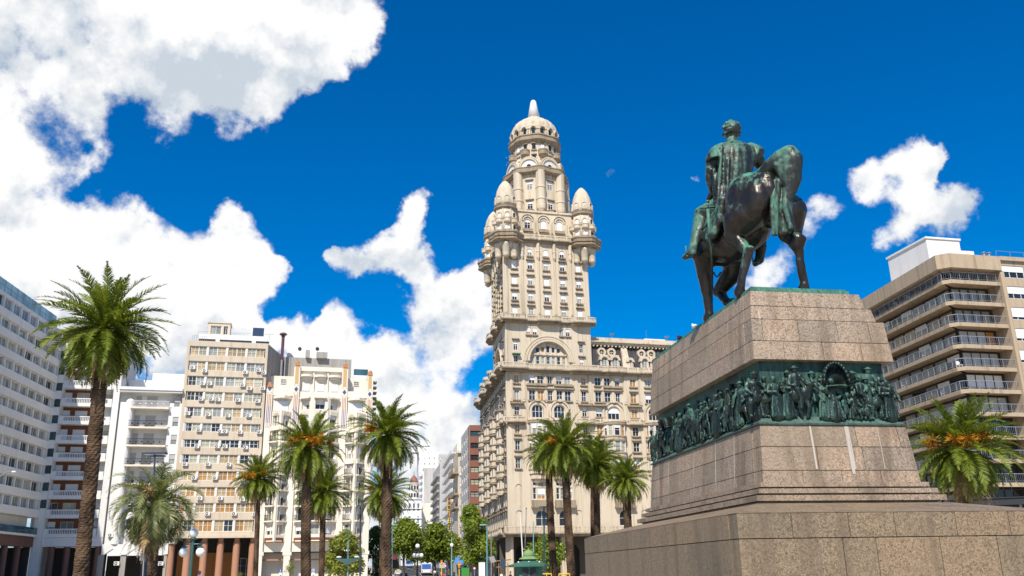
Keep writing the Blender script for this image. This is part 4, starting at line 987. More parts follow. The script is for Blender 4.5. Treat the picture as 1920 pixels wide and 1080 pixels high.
gallery('main_cornice', SL, -.3, TWL + 1.0, ZC0, ZC1, 1.0, [(TWL - 1.5, 3, .8), (TWL - 8.5, 2.6, .9), (TWL - 16, 2.5, .9), (TWL - 26, 2.6, 1.0), (TWL - 36, 2.6, 1.0)], .4)
# mansard of the front wing
mr = MB(); zt = 44.2
mr.hexa([SF.P(TW + .05, -.6, ZC1), SF.P(SW_END, -.6, ZC1), SF.P(SW_END, -12, ZC1), SF.P(TW + .05, -12, ZC1), SF.P(TW + .05, -2.0, zt), SF.P(SW_END, -2.0, zt), SF.P(SW_END, -12, zt), SF.P(TW + .05, -12, zt)])
mr.build('mansard_roof', M['slate'], sal)
mt = MB(); mt.box(SF, TW + .04, SW_END + .3, -12, -1.2, zt + .003, zt + .45); mt.box(SF, TW + .04, SW_END + .5, -12, -.8, zt + .453, zt + .75); mt.box(SF, TW + .06, SW_END + .1, -12, -1.7, zt + .753, zt + 1.6)
for i in range(26): u = TW + 1 + i * .78; mt.box(SF, u - .14, u + .14, -1.75, -1.25, zt - .35, zt)
u0 = fu(1176, 670); mt.hexa([SF.P(u0 - .8, -.3, ZC1), SF.P(u0 + .8, -.3, ZC1), SF.P(u0 + .8, -1.5, ZC1), SF.P(u0 - .8, -1.5, ZC1), SF.P(u0 - .6, -1.6, zt), SF.P(u0 + .6, -1.6, zt), SF.P(u0 + .6, -2.6, zt), SF.P(u0 - .6, -2.6, zt)])
mt.build('roof_cornice', M['stone'], sal)
def dormer(u, z0, w, h, d0):
    mb = MB(); f = Frame(SF.P(0, d0, 0), SF.U)
    wall(mb, f, u - w / 2 - .3, u + w / 2 + .3, z0, z0 + h + .5, [(u - w / 2, u + w / 2, z0 + .1, z0 + h, True)], rev=.3)
    mb.box(f, u - w / 2 - .3, u - w / 2 - .05, -2.2, -.003, z0, z0 + h + .4); mb.box(f, u + w / 2 + .05, u + w / 2 + .3, -2.2, -.003, z0, z0 + h + .4)
    n = 10
    for i in range(n):
        a0, a1 = math.pi * i / n, math.pi * (i + 1) / n; r0, r1 = w / 2 + .05, w / 2 + .5; zc = z0 + h - w / 2
        mb.hexa([f.P(u + r0 * math.cos(a0), .22, zc + r0 * math.sin(a0)), f.P(u + r1 * math.cos(a0), .22, zc + r1 * math.sin(a0)), f.P(u + r1 * math.cos(a1), .22, zc + r1 * math.sin(a1)), f.P(u + r0 * math.cos(a1), .22, zc + r0 * math.sin(a1)),
                 f.P(u + r0 * math.cos(a0), -2.2, zc + r0 * math.sin(a0)), f.P(u + r1 * math.cos(a0), -2.2, zc + r1 * math.sin(a0)), f.P(u + r1 * math.cos(a1), -2.2, zc + r1 * math.sin(a1)), f.P(u + r0 * math.cos(a1), -2.2, zc + r0 * math.sin(a1))])
    o = mb.build('dormer', M['stone'], sal); fm, gm_ = MB(), MB(); win_geo(fm, gm_, f, u - w / 2, u + w / 2, z0 + .1, z0 + h, -.2, 2, 3, .08)
    fm.build('window_frame', [M['frame_w'], M['blind']], o); gm_.build('pane', M['glass_light'], o)
def oculus(u, z, r, d0):
    mb = MB(); f = Frame(SF.P(0, d0, 0), SF.U); n = 16
    for r0, r1, dd in ((r, r + .38, .3),):
        for i in range(n):
            a0, a1 = 6.28318 * i / n, 6.28318 * (i + 1) / n
            mb.hexa([f.P(u + r0 * math.cos(a0), dd, z + r0 * math.sin(a0)), f.P(u + r1 * math.cos(a0), dd, z + r1 * math.sin(a0)), f.P(u + r1 * math.cos(a1), dd, z + r1 * math.sin(a1)), f.P(u + r0 * math.cos(a1), dd, z + r0 * math.sin(a1)),
                     f.P(u + r0 * math.cos(a0), -1.2, z + r0 * math.sin(a0)), f.P(u + r1 * math.cos(a0), -1.2, z + r1 * math.sin(a0)), f.P(u + r1 * math.cos(a1), -1.2, z + r1 * math.sin(a1)), f.P(u + r0 * math.cos(a1), -1.2, z + r0 * math.sin(a1))])
    mb.box(f, u - .05, u + .05, 0, .08, z - r, z + r); mb.box(f, u - r, u + r, 0, .085, z - .05, z + .05)
    o = mb.build('round_dormer', M['stone'], sal); g = MB(); g.poly(*[f.P(u + r * math.cos(6.28318 * i / n), 0, z + r * math.sin(6.28318 * i / n)) for i in range(n)]); g.build('pane', M['glass'], o)
for x in (1135.5, 1155.5, 1211, 1229): dormer(fu(x, 685), ZC1 - .1, 1.15, 2.3, -.45)
for x in (1132, 1150.5, 1207, 1225): oculus(fu(x, 661), 42.7, .5, -1.35)
dormer(fu(1184, 685), ZC1 - .1, .7, 1.9, -.5)
# roof clutter of the wing
c = SF.P(fu(1228, 640), -4, zt + 1.6)
for s in (fu(1158, 635), fu(1263, 640)):
    rc = MB(); p = SF.P(s, -3, zt + 1.6); rc.tube(p, p + Z * .8, .05, .05, 6); rc.lathe(p + Z * .9 - SF.N * .0, [(.05, 0), (.35, .1), (.5, .3)], 12); rc.build('satellite_dish', M['metal'], sal)
rc = MB(); rc.tube(c, c + Z * 2.6, .04, .03, 5); rc.build('antenna', M['metal'], sal)
rc = MB(); rc.box(SF, fu(1222, 640), fu(1262, 640), -6, -3.5, zt + 1.602, zt + 2.3); rc.build('roof_tank', M['white'], sal)
# dormers over the avenue wing
for k in range(3):
    mb = MB(); u = TWL - 21.5 - k * 6.5
    mb.box(SL, u - 1.6, u + 1.6, -3, .0, ZC1, ZC1 + 2.2); mb.box(SL, u - 1.9, u + 1.9, -3, .3, ZC1 + 2.203, ZC1 + 2.6); mb.box(SL, u - .5, u + .5, .003, .2, ZC1 + .1, ZC1 + 2.0)
    mb.prism([(u + 1.2 * math.cos(math.pi * (1 - i / 8)), .9 * math.sin(math.pi * i / 8) - (.04 if i in (0, 8) else 0)) for i in range(9)], ZC1 + 2.6, ZC1 + 3.2, SL)
    mb.build('dormer', M['stone'], sal)
mb = MB(); mb.box(SL, 0, TWL - TW - .5, -12, -1.0, ZC1 + .005, ZC1 + 1.6); mb.build('mansard_roof', M['slate'], sal)
# ---- tower shaft
tw = MB(); th = []
tcol = [SF.u(x, 505) for x in (964, 994, 1024, 1054.5, 1084)]
rows_t = [(58.5, 60.1), (55.2, 56.9), (52.0, 53.7), (49.2, 50.7)]
tt = MB()
TL = Frame(S0 + SLd * TW, -SLd)
for F, cols, nar in ((SF, tcol, False), (TL, [TW - q for q in (2.3, 5.5, 8.8, 12.1, 15.0)], True)):
    hs = []
    for u in cols:
        for z0, z1 in rows_t:
            hs.append((u - .52, u + .52, z0, z1)); addwin(F, u, z0, z1, 1.04, d=-.15, rows=2, blind=q5.choice([0, .4, .4, .6, 1, 1, 1]), glass=q5.choice(['glass', 'glass_light']))
            sill(tt, F, u, z0, 1.5); hood(tt, F, u, z1 + .28, 1.7, .18, .4)
    for u in cols[1:4]:
        hs.append((u - .5, u + .5, 61.3, 62.8, True)); addwin(F, u, 61.3, 62.8, 1.0, d=-.15, blind=q5.choice([.5, .9])); sill(tt, F, u, 61.3, 1.4)
    cu = TW / 2
    for s in (-1, 1):
        for o_ in (-.65, .65):
            u = cu + s * 3.35 + o_; hs.append((u - .45, u + .45, 45.2, 46.6)); addwin(F, u, 45.2, 46.6, .9, d=-.15); sill(tt, F, u, 45.2, 1.2)
        u = cu + s * 6.6
        for z0, z1 in ((39.5, 41.0), (42.0, 43.9)): hs.append((u - .42, u + .42, z0, z1)); addwin(F, u, z0, z1, .84, d=-.15); hood(tt, F, u, z1 + .2, 1.5, .18, .4)
    hs.append((cu - 3.9, cu + 3.9, 39.35, 43.9, True))
    wall(tw, F, 0, TW, ZC1 + .004, 66, hs, rev=.4)
    # tympanum of the great arch with its two tiers of lights
    f = Frame(F.P(0, -.55, 0), F.U); hh = []
    for k in range(7):
        u = cu - 3.15 + k * 1.05; hh.append((u - .36, u + .36, 39.45, 41.2)); sw.add(f, u - .36, u + .36, 39.45, 41.2, q5.choice(['glass_light', 'glass_teal', 'glass', 'glass_pale']), d=-.12, cols=1, rows=2, fw=.07)
    for k in range(5):
        u = cu - 2.1 + k * 1.05; hh.append((u - .36, u + .36, 41.9, 43.3 - .22 * abs(k - 2), True)); sw.add(f, u - .36, u + .36, 41.9, 43.3 - .22 * abs(k - 2), q5.choice(['glass_amber', 'glass', 'glass_light']), d=-.12, cols=1, rows=1, fw=.07)
    wall(tw, f, cu - 4.0, cu + 4.0, 39.0, 44.0, hh, rev=.2)
    tw.box(f, cu - 3.8, cu + 3.8, .003, .22, 41.35, 41.6)
    n = 24; zc = 43.9 - 3.9
    for r0, r1, dd in ((3.95, 4.35, .35), (4.45, 4.75, .20), (4.95, 5.2, .12)):
        for i in range(n):
            a0, a1 = math.pi * i / n, math.pi * (i + 1) / n
            tw.hexa([F.P(cu + r * math.cos(a), d_, zc + r * math.sin(a)) for d_ in (dd, -.02) for r, a in ((r0, a0), (r1, a0), (r1, a1), (r0, a1))])
    for k in range(6):          # ribs between the window columns, ending in small half-round corbels
        u = .35 if k == 0 else (TW - .35 if k == 5 else (cols[k - 1] + cols[k]) / 2)
        w = .34 if k in (0, 5) else .2
        tw.box(F, u - w, u + w, 0, .22, 49.4, 63.5)
        if 0 < k < 5:
            tw.box(F, u - .06, u + .06, .222, .30, 49.6, 60)
            p = F.P(u, .2, 0); tw.lathe(V((p.x, p.y, 61.0)), [(.12, -.6), (.34, 0), (.34, 1.1), (.42, 1.2), (.36, 1.4), (.36, 3.0)], 10)
BR = S0 + SF.U * TW + SLd * TW
tw.poly(SF.P(TW, 0, ZC1), BR + Z * ZC1, BR + Z * 66, SF.P(TW, 0, 66)); tw.poly(BR + Z * ZC1, TL.O + Z * ZC1, TL.O + Z * 66, BR + Z * 66)
tw.poly(SF.P(0, 0, 66), SF.P(TW, 0, 66), BR + Z * 66, TL.O + Z * 66)
twr = tw.build('tower_wall', M['stone'], sal)
gallery('tower_gallery', SF, -.8, TW + .9, 47.5, 48.9, .7, [(1.5, 2.6, .9), (8.65, 2.4, .8), (15.8, 2.6, .9)], .3)
gallery('tower_gallery', TL, -.9, TW + .8, 47.5, 48.9, .7, [(1.5, 2.6, .9), (8.65, 2.4, .9), (15.8, 2.6, .9)], .3)
gallery('tower_gallery', SF, 6.9, 10.4, 44.9 + 30, 76, .1, [(8.65, 1.6, .3)], .3) if False else None
# loggia storey and turrets
axis = S0 + SF.U * (TW / 2) + SLd * (TW / 2)
LG0, LG1 = 64.2, 65.5
gallery('loggia_gallery', SF, 1.5, TW - 1.5, LG0, LG1, .8, [(5.4, 1.4, .25), (8.65, 1.4, .25), (12, 1.4, .25)], .25)
gallery('loggia_gallery', TL, 1.5, TW - 1.5, LG0, LG1, .8, [(5.4, 1.4, .25), (8.65, 1.4, .25), (12, 1.4, .25)], .25)
lg = MB(); lt = MB()
for F in (SF, TL):
    f = Frame(F.P(0, -.9, 0), F.U); hs = []
    for k in range(3):
        u = TW / 2 + (k - 1) * 3.35
        hs.append((u - .62, u + .62, 67.4, 69.5, True)); addwin(f, u, 67.4, 69.5, 1.24, blind=q5.choice([1, .9, .3]), glass='glass_amber' if k == 2 else 'glass')
        hs.append((u - .62, u + .62, 65.3, 66.5)); addwin(f, u, 65.3, 66.5, 1.24, blind=1)
        sw.t[-1]['window_hood'].box(f, u - 1.0, u + 1.0, 0, .45, 66.75, 67.35); hood(lt, f, u, 66.5, 1.6, .15, .3)
        for r0, r1, dd in ((.85, 1.1, .2), (1.3, 1.55, .34)):
            for i in range(14):
                a0, a1 = math.pi * i / 14, math.pi * (i + 1) / 14
                lg.hexa([f.P(u + r * math.cos(a), d_, 69.1 + r * math.sin(a)) for d_ in (dd, -.02) for r, a in ((r0, a0), (r1, a0), (r1, a1), (r0, a1))])
        for s in (-1, 1): lg.box(f, u + s * 1.42 - .13, u + s * 1.42 + .13, -.02, .34, 65.5, 69.1); lg.box(f, u + s * 1.55 - .35, u + s * 1.55 + .35, .003, .5, 66.3, 66.7)
    wall(lg, f, 1.0, TW - 1.0, 65.0, 71.0, hs, rev=.3); lg.box(f, 1.0, TW - 1.0, -.5, .25, 71.003, 71.4)
p4 = [SF.P(1, -.9, 71.0), SF.P(TW - 1, -.9, 71.0), BR - SLd * 1 - SF.U * 1 + Z * 71, TL.O + SF.U * .9 - SLd * 1 + Z * 71]; lg.poly(*p4)
q4 = [V((p.x, p.y, 65.0)) for p in p4]; lg.poly(q4[1], q4[2], p4[2], p4[1]); lg.poly(q4[2], q4[3], p4[3], p4[2])
lg.build('loggia', M['stone'], sal)
def turret(c):
    mb = MB(); tb = MB()
    c = V((c.x, c.y, 0))
    mb.lathe(c + Z * 60.6, [(.2, 0), (.9, .7), (1.5, 1.5), (2.0, 2.2), (2.35, 3.0)], 20)
    for k in range(6):          # rounded corbel pots below the balcony
        a = 6.283 * k / 6 + .5; p = c + V((math.cos(a), math.sin(a), 0)) * 1.75
        mb.lathe(p + Z * 60.2, [(.3, 0), (.75, .5), (.62, .75), (.72, 1.0), (.72, 2.6), (.95, 3.0)], 12)
    tb.lathe(c + Z * 63.4, [(2.3, 0), (3.35, .35), (3.35, .65), (3.2, .7)], 28, lambda a: 1 + .07 * math.cos(6 * a)); tb.lathe(c + Z * 64.1, [(2.75, 0), (2.75, .12), (3.25, .3), (3.35, .95), (3.5, 1.0), (3.5, 1.3), (3.2, 1.35)], 28, lambda a: 1 + .07 * math.cos(6 * a))
    mb.lathe(c + Z * 65.2, [(2.02, 0), (2.02, 5.4)], 24); tc_ = MB(); tc_.lathe(c + Z * 70.6, [(2.05, 0), (2.4, .2), (2.4, .45), (2.1, .6)], 24)
    mb.lathe(c + Z * 71.2, [(2.05, 0), (2.08, 1.2), (2.02, 2.2), (1.75, 3.6), (1.2, 4.9), (.6, 5.7), (.2, 6.0)], 24)
    o = mb.build('turret', M['stone'], sal, True)
    for p in o.data.polygons: p.use_smooth = len(p.vertices) == 4
    tb.build('turret_balcony', M['stone_trim'], o); tc_.build('turret_cornice', M['stone_trim'], o)
    wb_ = MB(); tpan = []
    for k in range(8):
        a = 6.283 * k / 8 + .15; e = V((math.cos(a), math.sin(a), 0)); f = Frame(c + e * 1.98 - V((-e.y, e.x, 0)) * .0, V((-e.y, e.x, 0)))
        if f.N.dot(e) < 0: f = Frame(c + e * 1.98, V((e.y, -e.x, 0)))
        for z0, z1, ww in ((65.8, 67.2, .42), (68.3, 69.7, .40), (71.9, 73.2, .32)):
            gw = MB(); tpan.append((gw, 'blind' if (k + int(z0)) % 3 else 'glass'))
            gw.poly(*([f.P(-ww, .06, z0), f.P(ww, .06, z0), f.P(ww, .06, z1 - ww)] + [f.P(ww * math.cos(math.pi * i / 6), .06, z1 - ww + ww * math.sin(math.pi * i / 6)) for i in range(1, 6)] + [f.P(-ww, .06, z1 - ww)]))
            for i in range(6):
                a0, a1 = math.pi * i / 6, math.pi * (i + 1) / 6
                wb_.hexa([f.P(r * math.cos(t), d_, z1 - ww + r * math.sin(t)) for d_ in (.22, -.1) for r, t in ((ww, a0), (ww + .18, a0), (ww + .18, a1), (ww, a1))])
            for s in (-1, 1): wb_.box(f, s * (ww + .09) - .09, s * (ww + .09) + .09, -.1, .2, z0, z1 - ww)
            if z0 < 70: wb_.lathe(f.P(0, .1, z0 - .75), [(.3, -.25), (.72, .0), (.72, .7), (.8, .72), (.8, .85)], 10)
            else: wb_.box(f, -.5, .5, -.1, .25, z0 - .15, z0 - .003)
        p = c + V((math.cos(a + .39), math.sin(a + .39), 0)) * 2.0
        wb_.lathe(p + Z * 68.8, [(.1, -.5), (.28, 0), (.2, .5), (.12, 1.8)], 6)
    wb_.build('turret_trim', M['stone'], o)
    for gw, g_ in tpan: gw.build('pane', M[g_], o)
for uu, dd in ((.6, .5), (TW - .5, .5), (.5, TW - .6), (TW - .6, TW - .6)):
    turret(S0 + SF.U * uu + SLd * dd)
# upper tower: octagon with round bartizans, gables, drum, lobed dome and cone
ax = V((axis.x, axis.y, 0)); A8 = math.radians(-15 + 22.5)
def uz_(z): return 71.8 + (z - 71.0) * 1.085 if z > 70 else z
class FrameUp(Frame):          # the lantern storeys stand higher than the drawing levels used below
    def P(s, u, d, z): return s.O + s.U * u + s.N * d + Z * uz_(z)
def lift(mb): mb.v = [(x, y, uz_(z)) for x, y, z in mb.v]; return mb
up = MB(); ut = MB(); RO = 6.15; ubal = []
def octp(r, k): a = A8 + 6.283185 * k / 8; return ax + V((math.cos(a), math.sin(a), 0)) * r
for k in range(8):
    p0, p1 = octp(RO, k), octp(RO, k + 1); f = Frame(p0, p1 - p0)
    if f.N.dot(p0 - ax) < 0: f = Frame(p1, p0 - p1)
    L = (p1 - p0).length; hs = []
    for z0, z1 in ((72.0, 73.7), (76.0, 77.8)):
        hs.append((L / 2 - .6, L / 2 + .6, z0, z1)); fz = FrameUp(f.O, f.U); addwin(fz, L / 2, z0, z1, 1.2, d=-.15, blind=.3); hood(ut, fz, L / 2, z1 + .2, 1.8, .15, .3)
    wall(up, f, 0, L, 70.1, 79.5, hs, rev=.3)
    sb_ = MB(); ubal.append(sb_); sb_.lathe(f.P(L / 2, .15, 70.6), [(.4, -.3), (.9, .1), (.9, .9), (1.0, .95), (1.0, 1.1)], 12)
    # gable arch over each face
    n = 14
    for r0, r1, dd in ((1.75, 2.05, .35), (2.15, 2.4, .22)):
        for i in range(n):
            a0, a1 = math.pi * i / n, math.pi * (i + 1) / n
            up.hexa([f.P(L / 2 + r * math.cos(a), d_, 80.6 + r * math.sin(a)) for d_ in (dd, -1.8) for r, a in ((r0, a0), (r1, a0), (r1, a1), (r0, a1))])
    fm = MB(); fm.poly(*[f.P(L / 2 + 1.76 * math.cos(math.pi * i / n), .1, 80.6 + 1.76 * math.sin(math.pi * i / n)) for i in range(n + 1)]); lift(fm).build('white_tympanum', M['stone_white'], sal)
    gm_ = MB(); gm_.poly(*[f.P(L / 2 + .55 * math.cos(math.pi * i / 8), .13, 80.65 + .75 * math.sin(math.pi * i / 8)) for i in range(9)]); lift(gm_).build('pane', M['glass'], sal)
    # bartizan on the corner
    c = octp(RO + .1, k)
    up.lathe(c + Z * 70.3, [(.25, 0), (.5, .5), (1.0, 1.4), (1.05, 2.0), (1.0, 2.1), (1.0, 3.2), (1.1, 3.3), (1.1, 3.5), (1.0, 3.6), (1.0, 5.6), (1.1, 5.7), (1.1, 6.0), (1.0, 6.1), (1.0, 9.3)], 14)
up.lathe(ax + Z * 79.5, [(RO * .98, 0), (RO * .98, 1.0), (4.9, 3.2)], 8, a0=A8, a1=A8 + 6.2831853)
ut.lathe(ax + Z * 79.2, [(RO + .1, 0), (RO + .75, .3), (RO + .75, .6), (RO + .55, .62), (RO + .55, 1.2), (RO + .65, 1.22), (RO + .65, 1.4), (RO + .4, 1.42)], 48, lambda a: 1 + .045 * math.cos(8 * (a - A8)))
uc_ = MB(); uc_.lathe(ax + Z * 70.5, [(RO + .1, 0), (RO + .9, .3), (RO + .9, .6), (RO + .2, .65)], 8, a0=A8, a1=A8 + 6.2831853)
# drum
up.lathe(ax + Z * 80.5, [(4.75, 0), (4.75, 6.2), (5.1, 6.3)], 32)
ut.lathe(ax + Z * 86.3, [(4.8, 0), (5.4, .5), (5.6, .6), (5.6, .9), (5.45, .92), (5.45, 1.5), (5.6, 1.52), (5.6, 1.75), (5.2, 1.77)], 48, lambda a: 1 + .03 * math.cos(8 * (a - A8)))
upan = []
for k in range(16):
    a = A8 + 6.283185 * (k + .5) / 16; e = V((math.cos(a), math.sin(a), 0)); f = Frame(ax + e * 4.73, V((-e.y, e.x, 0)))
    if f.N.dot(e) < 0: f = Frame(ax + e * 4.73, V((e.y, -e.x, 0)))
    for z0, z1 in ((85.0, 86.1), (83.0, 83.7)):
        gd = MB(); upan.append((gd, 'glass' if k % 3 else 'blind')); gd.poly(f.P(-.38, .06, z0), f.P(.38, .06, z0), f.P(.38, .06, z1), f.P(-.38, .06, z1)); ut.box(f, -.6, .6, -.1, .25, z0 - .3, z0 - .1); ut.box(f, -.6, .6, -.1, .3, z1 + .08, z1 + .22)
    if k % 2 == 0: sb_ = MB(); ubal.append(sb_); sb_.lathe(f.P(0, .2, 83.6), [(.3, -.5), (.9, 0), (1.0, .1), (1.0, .9), (1.08, .95), (1.08, 1.15)], 12)
# dome
up.lathe(ax + Z * 88.0, [(4.85, 0), (4.85, 1.5)], 32)
lob = lambda a: 1 + .045 * abs(math.cos(8 * (a - A8)))
up.lathe(ax + Z * 89.4, [(4.8, 0), (4.85, .7), (4.7, 1.5), (4.3, 2.3), (3.55, 3.0), (2.6, 3.6), (1.5, 4.05)], 96, lob)
for k in range(16):
    a = A8 + 6.283185 * (k + .5) / 16; e = V((math.cos(a), math.sin(a), 0)); f = Frame(ax + e * 4.83, V((-e.y, e.x, 0)))
    if f.N.dot(e) < 0: f = Frame(ax + e * 4.83, V((e.y, -e.x, 0)))
    gd = MB(); upan.append((gd, 'glass')); gd.poly(*([f.P(-.32, .08, 88.2)] + [f.P(.32, .08, 88.2)] + [f.P(.32 * math.cos(math.pi * i / 6), .08, 89.2 + .32 * math.sin(math.pi * i / 6)) for i in range(7)]))
    for i in range(8):
        a0, a1 = math.pi * i / 8, math.pi * (i + 1) / 8
        up.hexa([f.P(r * math.cos(t), d_, 89.2 + r * math.sin(t)) for d_ in (.5, -.3) for r, t in ((.55, a0), (.82, a0), (.82, a1), (.55, a1))])
    up.box(f, .62, .85, -.3, .35, 88.0, 89.2); up.box(f, -.85, -.62, -.3, .35, 88.0, 89.2)
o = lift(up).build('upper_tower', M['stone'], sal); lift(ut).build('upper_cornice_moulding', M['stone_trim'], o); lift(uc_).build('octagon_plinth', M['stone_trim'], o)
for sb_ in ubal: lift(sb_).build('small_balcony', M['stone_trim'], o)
for gd, g_ in upan: lift(gd).build('pane', M[g_], o)
cp = MB(); cp.lathe(ax + Z * 93.3, [(1.75, 0), (1.6, .5)], 20); lift(cp).build('cone_base', M['stone'], o, False)
cp = MB(); cp.lathe(ax + Z * 93.8, [(1.42, 0), (.62, 3.9), (.42, 4.2), (.1, 4.3)], 24); lift(cp).build('white_cone', M['white'], o, True)
mb = MB(); p = ax - V((5.6, 0, 0)) + Z * 86; mb.tube(p, p - V((.6, 0, 0)) + Z * .3, .05, .05, 5)
for s in (-.3, 0, .3): mb.tube(p + V((-.6, 0, s - .2)), p + V((-.6, 0, s + 1.2)), .03, .03, 4)
mb.build('antenna', M['metal'], o)
mb = MB(); hu = cols_t[0]; mb.box(SF, hu - .75, hu + .75, .05, .8, 41.1, 41.3); mb.build('green_awning', mat('green_awning', (.02, .16, .07), .7), sal)
sw.build()
# ------------------------------------------------------------------ row of buildings left of the avenue
PD = at(697, 1000, 165.0); PD = V((PD.x, PD.y, 0)); RU = hdir(75.0)
RF = Frame(PD, RU)                       # the whole row stands on one building line; u is negative towards the left
def solid(mb, F, u0, u1, d0, d1, z0, z1): mb.box(F, u0, u1, d0, d1, z0, z1)
q7 = random.Random(7)
# --- art deco house -------------------------------------------------------
dec = thing('art_deco_building', 'cream art deco apartment house with tile decorated pilasters and angular bays at the avenue corner', 'building', RF.P(-9, -6, 0))
def dx(x, y=735): return RF.u(x, y)
def dz(y, x=600): return RF.z(x, y)
dL, dR = dx(500), dx(697, 800)
pil = [dx(505.5, 735), dx(555, 735), dx(645.5, 735), dx(693, 735)]
zb = dz(1013); zbase = dz(1034)
wm = MB(); tm = MB(); dw = Windows(dec, 'frame_w', 90); ir = MB(); br = MB()
hs = []
floors = [dz(y) for y in (1003, 974, 946, 917, 888, 858, 828, 799)]   # sill heights of the storeys
segs = [(pil[0] + .5, pil[1] - .5, 'w'), (pil[1] + .5, pil[2] - .5, 'c'), (pil[2] + .5, pil[3] - .5, 'w')]
ztopw, ztopc = dz(733, 530), dz(734)
zroof_w, zroof_c = dz(700, 530), dz(689)
wall(wm, RF, dL, dR + .3, zbase, zroof_w, [], d=-2.4)
wall(wm, RF, dL, dR, zbase, ztopw, [], d=0)
wm.poly(RF.P(dL, 0, ztopw), RF.P(dR, 0, ztopw), RF.P(dR, -2.4, ztopw), RF.P(dL, -2.4, ztopw))
wm.box(RF, dL, dR, -18, -2.41, 0, zroof_w); wm.box(RF, dR - .4, dR, -12, -.003, 0, ztopw)
for i, u in enumerate(pil):
    zt_ = (dz(724, 505), dz(684, 555), dz(688, 645), dz(702, 693))[i]
    wm.box(RF, u - .55, u + .55, .003 if i else .003, .45, zbase - 5, zt_ - .5)
    wm.box(RF, u - .45, u + .45, -2.6, .40, zt_ - .497, zt_)
for s0, s1, k in segs:
    c = (s0 + s1) / 2
    tm = MB()
    if k == 'w':
        pts = [(s0, 0), (c, 1.75), (s1, 0)]; ztop = dz(772, 530)
        # top storey of the wings, set back, with its canopy
        wm.box(RF, s0 - .3, s1 + .3, -.05, .3, ztopw - .9, ztopw + .25); tm.prism([(c - 1.75, .0), (c + 1.75, .0), (c + .4, 1.3), (c - .4, 1.3)][::-1], dz(750), dz(745), RF); tm.build('angular_canopy', M['offwhite'], dec); tm = MB()
        dw.add(RF, c - 1.1, c + 1.1, dz(770) - .6, dz(754), 'glass_light', d=.12, cols=2, rows=1, blind=.95)
        dw.add(Frame(RF.P(0, -2.4, 0), RF.U), c - .5, c + .5, dz(717), dz(708), 'glass_light', d=.12)
        dw.add(Frame(RF.P(0, -2.4, 0), RF.U), c - 1.1, c + 1.1, dz(733), dz(724), 'glass', d=.12, blind=.5)
    else:
        pts = [(s0 + .2, 0), (s0 + 2.4, 1.75), (s1 - 2.4, 1.75), (s1 - .2, 0)]; ztop = dz(746)
        # upper storey between the tall pilasters
        wm.box(RF, s0, s1, -2.39, -.6, ztopc - .5, zroof_c); w3 = (s1 - s0) / 3
        for j in range(3):
            cc = s0 + w3 * (j + .5); f = Frame(RF.P(0, -.6, 0), RF.U)
            tm = MB(); tm.prism([(cc + 1.3 * math.cos(math.pi * (1 - i / 8)), 1.1 * math.sin(math.pi * i / 8) - (.02 if i in (0, 8) else 0)) for i in range(9)], dz(707), dz(703), f)
            tm.prism([(cc + 1.0 * math.cos(math.pi * (1 - i / 8)), .8 * math.sin(math.pi * i / 8) - (.02 if i in (0, 8) else 0)) for i in range(9)], dz(710), dz(707) - .003, f); tm.build('curved_canopy', M['offwhite'], dec); tm = MB()
            dw.add(f, cc - .65, cc + .65, dz(733), dz(719), 'glass_light', d=.1, cols=1, rows=1, blind=.97)
            if j: wm.box(f, s0 + w3 * j - .12, s0 + w3 * j + .12, .003, .3, ztopc, zroof_c)
        wm.box(RF, s0, s1, -.6, -.1, zroof_c - .7, zroof_c + .1)
    # the bay: faces in plan, one loggia or window per storey on each face
    for a, b in zip(pts, pts[1:]):
        f = Frame(RF.P(a[0], a[1], 0), RF.P(b[0], b[1], 0) - RF.P(a[0], a[1], 0)); L = math.hypot(b[0] - a[0], b[1] - a[1])
        hh = []; zc = floors
        lim = ztop
        for fi, z in enumerate(zc):
            z1 = z + 1.75 if fi == 0 else z + 2.1
            w0, w1 = L / 2 - min(.85, L * .30), L / 2 + min(.85, L * .30)
            if z1 > lim - .3: continue
            z0 = z if fi == 0 else z - .25
            arch = fi >= 6
            hh.append((w0, w1, z0, z1, arch))
            dw.add(f, w0, w1, z0, z1, q7.choice(['glass', 'glass_light', 'glass', 'glass_pale']), d=-.3 if fi == 0 else -.45, cols=2, rows=1, blind=q7.choice([0, .6, .9, .4]))
            if fi == 0: br = MB(); br.box(f, w0 - .15, w1 + .15, -.1, .05, z - 1.25, z - .45); br.build('brown_panel', M['brick'], dec)
            elif fi < 7 and fi != 5:
                tb_ = MB(); ir = MB(); tb_.box(f, w0 - .2, w1 + .2, -.02, .55, z0 - .22, z0); tbo = tb_.build('small_balcony', M['offwhite'], dec)
                for t in range(int((w1 - w0) / .14) + 1): ir.box(f, w0 + t * .14 - .02, w0 + t * .14 + .02, .48, .52, z0, z0 + .95)
                ir.box(f, w0 - .15, w1 + .15, .46, .54, z0 + .95, z0 + 1.0); ir.build('iron_rail', M['black'], tbo)
            else: wm.box(f, w0 - .25, w1 + .25, -.02, .22, z0 - .9, z0 - .1)
        if k == 'c':
            z0, z1 = dz(770), dz(751); hh.append((L / 2 - .85, L / 2 + .85, z0, z1)); dw.add(f, L / 2 - .84, L / 2 + .84, z0, z1, 'glass', d=-.8, cols=2, rows=1, blind=.5)
            for t in range(9): wm.box(f, L / 2 - .8 + t * .2 - .05, L / 2 - .8 + t * .2 + .05, -.02, .1, z0 - 1.0, z0 - .15)
            wm.box(f, L / 2 - 1.1, L / 2 + 1.1, .0, .5, z1 + .1, z1 + .35)
        else:
            z0 = dz(783); 
            for t in range(7): wm.box(f, L / 2 - .75 + t * .25 - .05, L / 2 - .75 + t * .25 + .05, -.02, .1, z0, z0 + .95)
        wall(wm, f, 0, L, zb, ztop, hh, rev=.8)
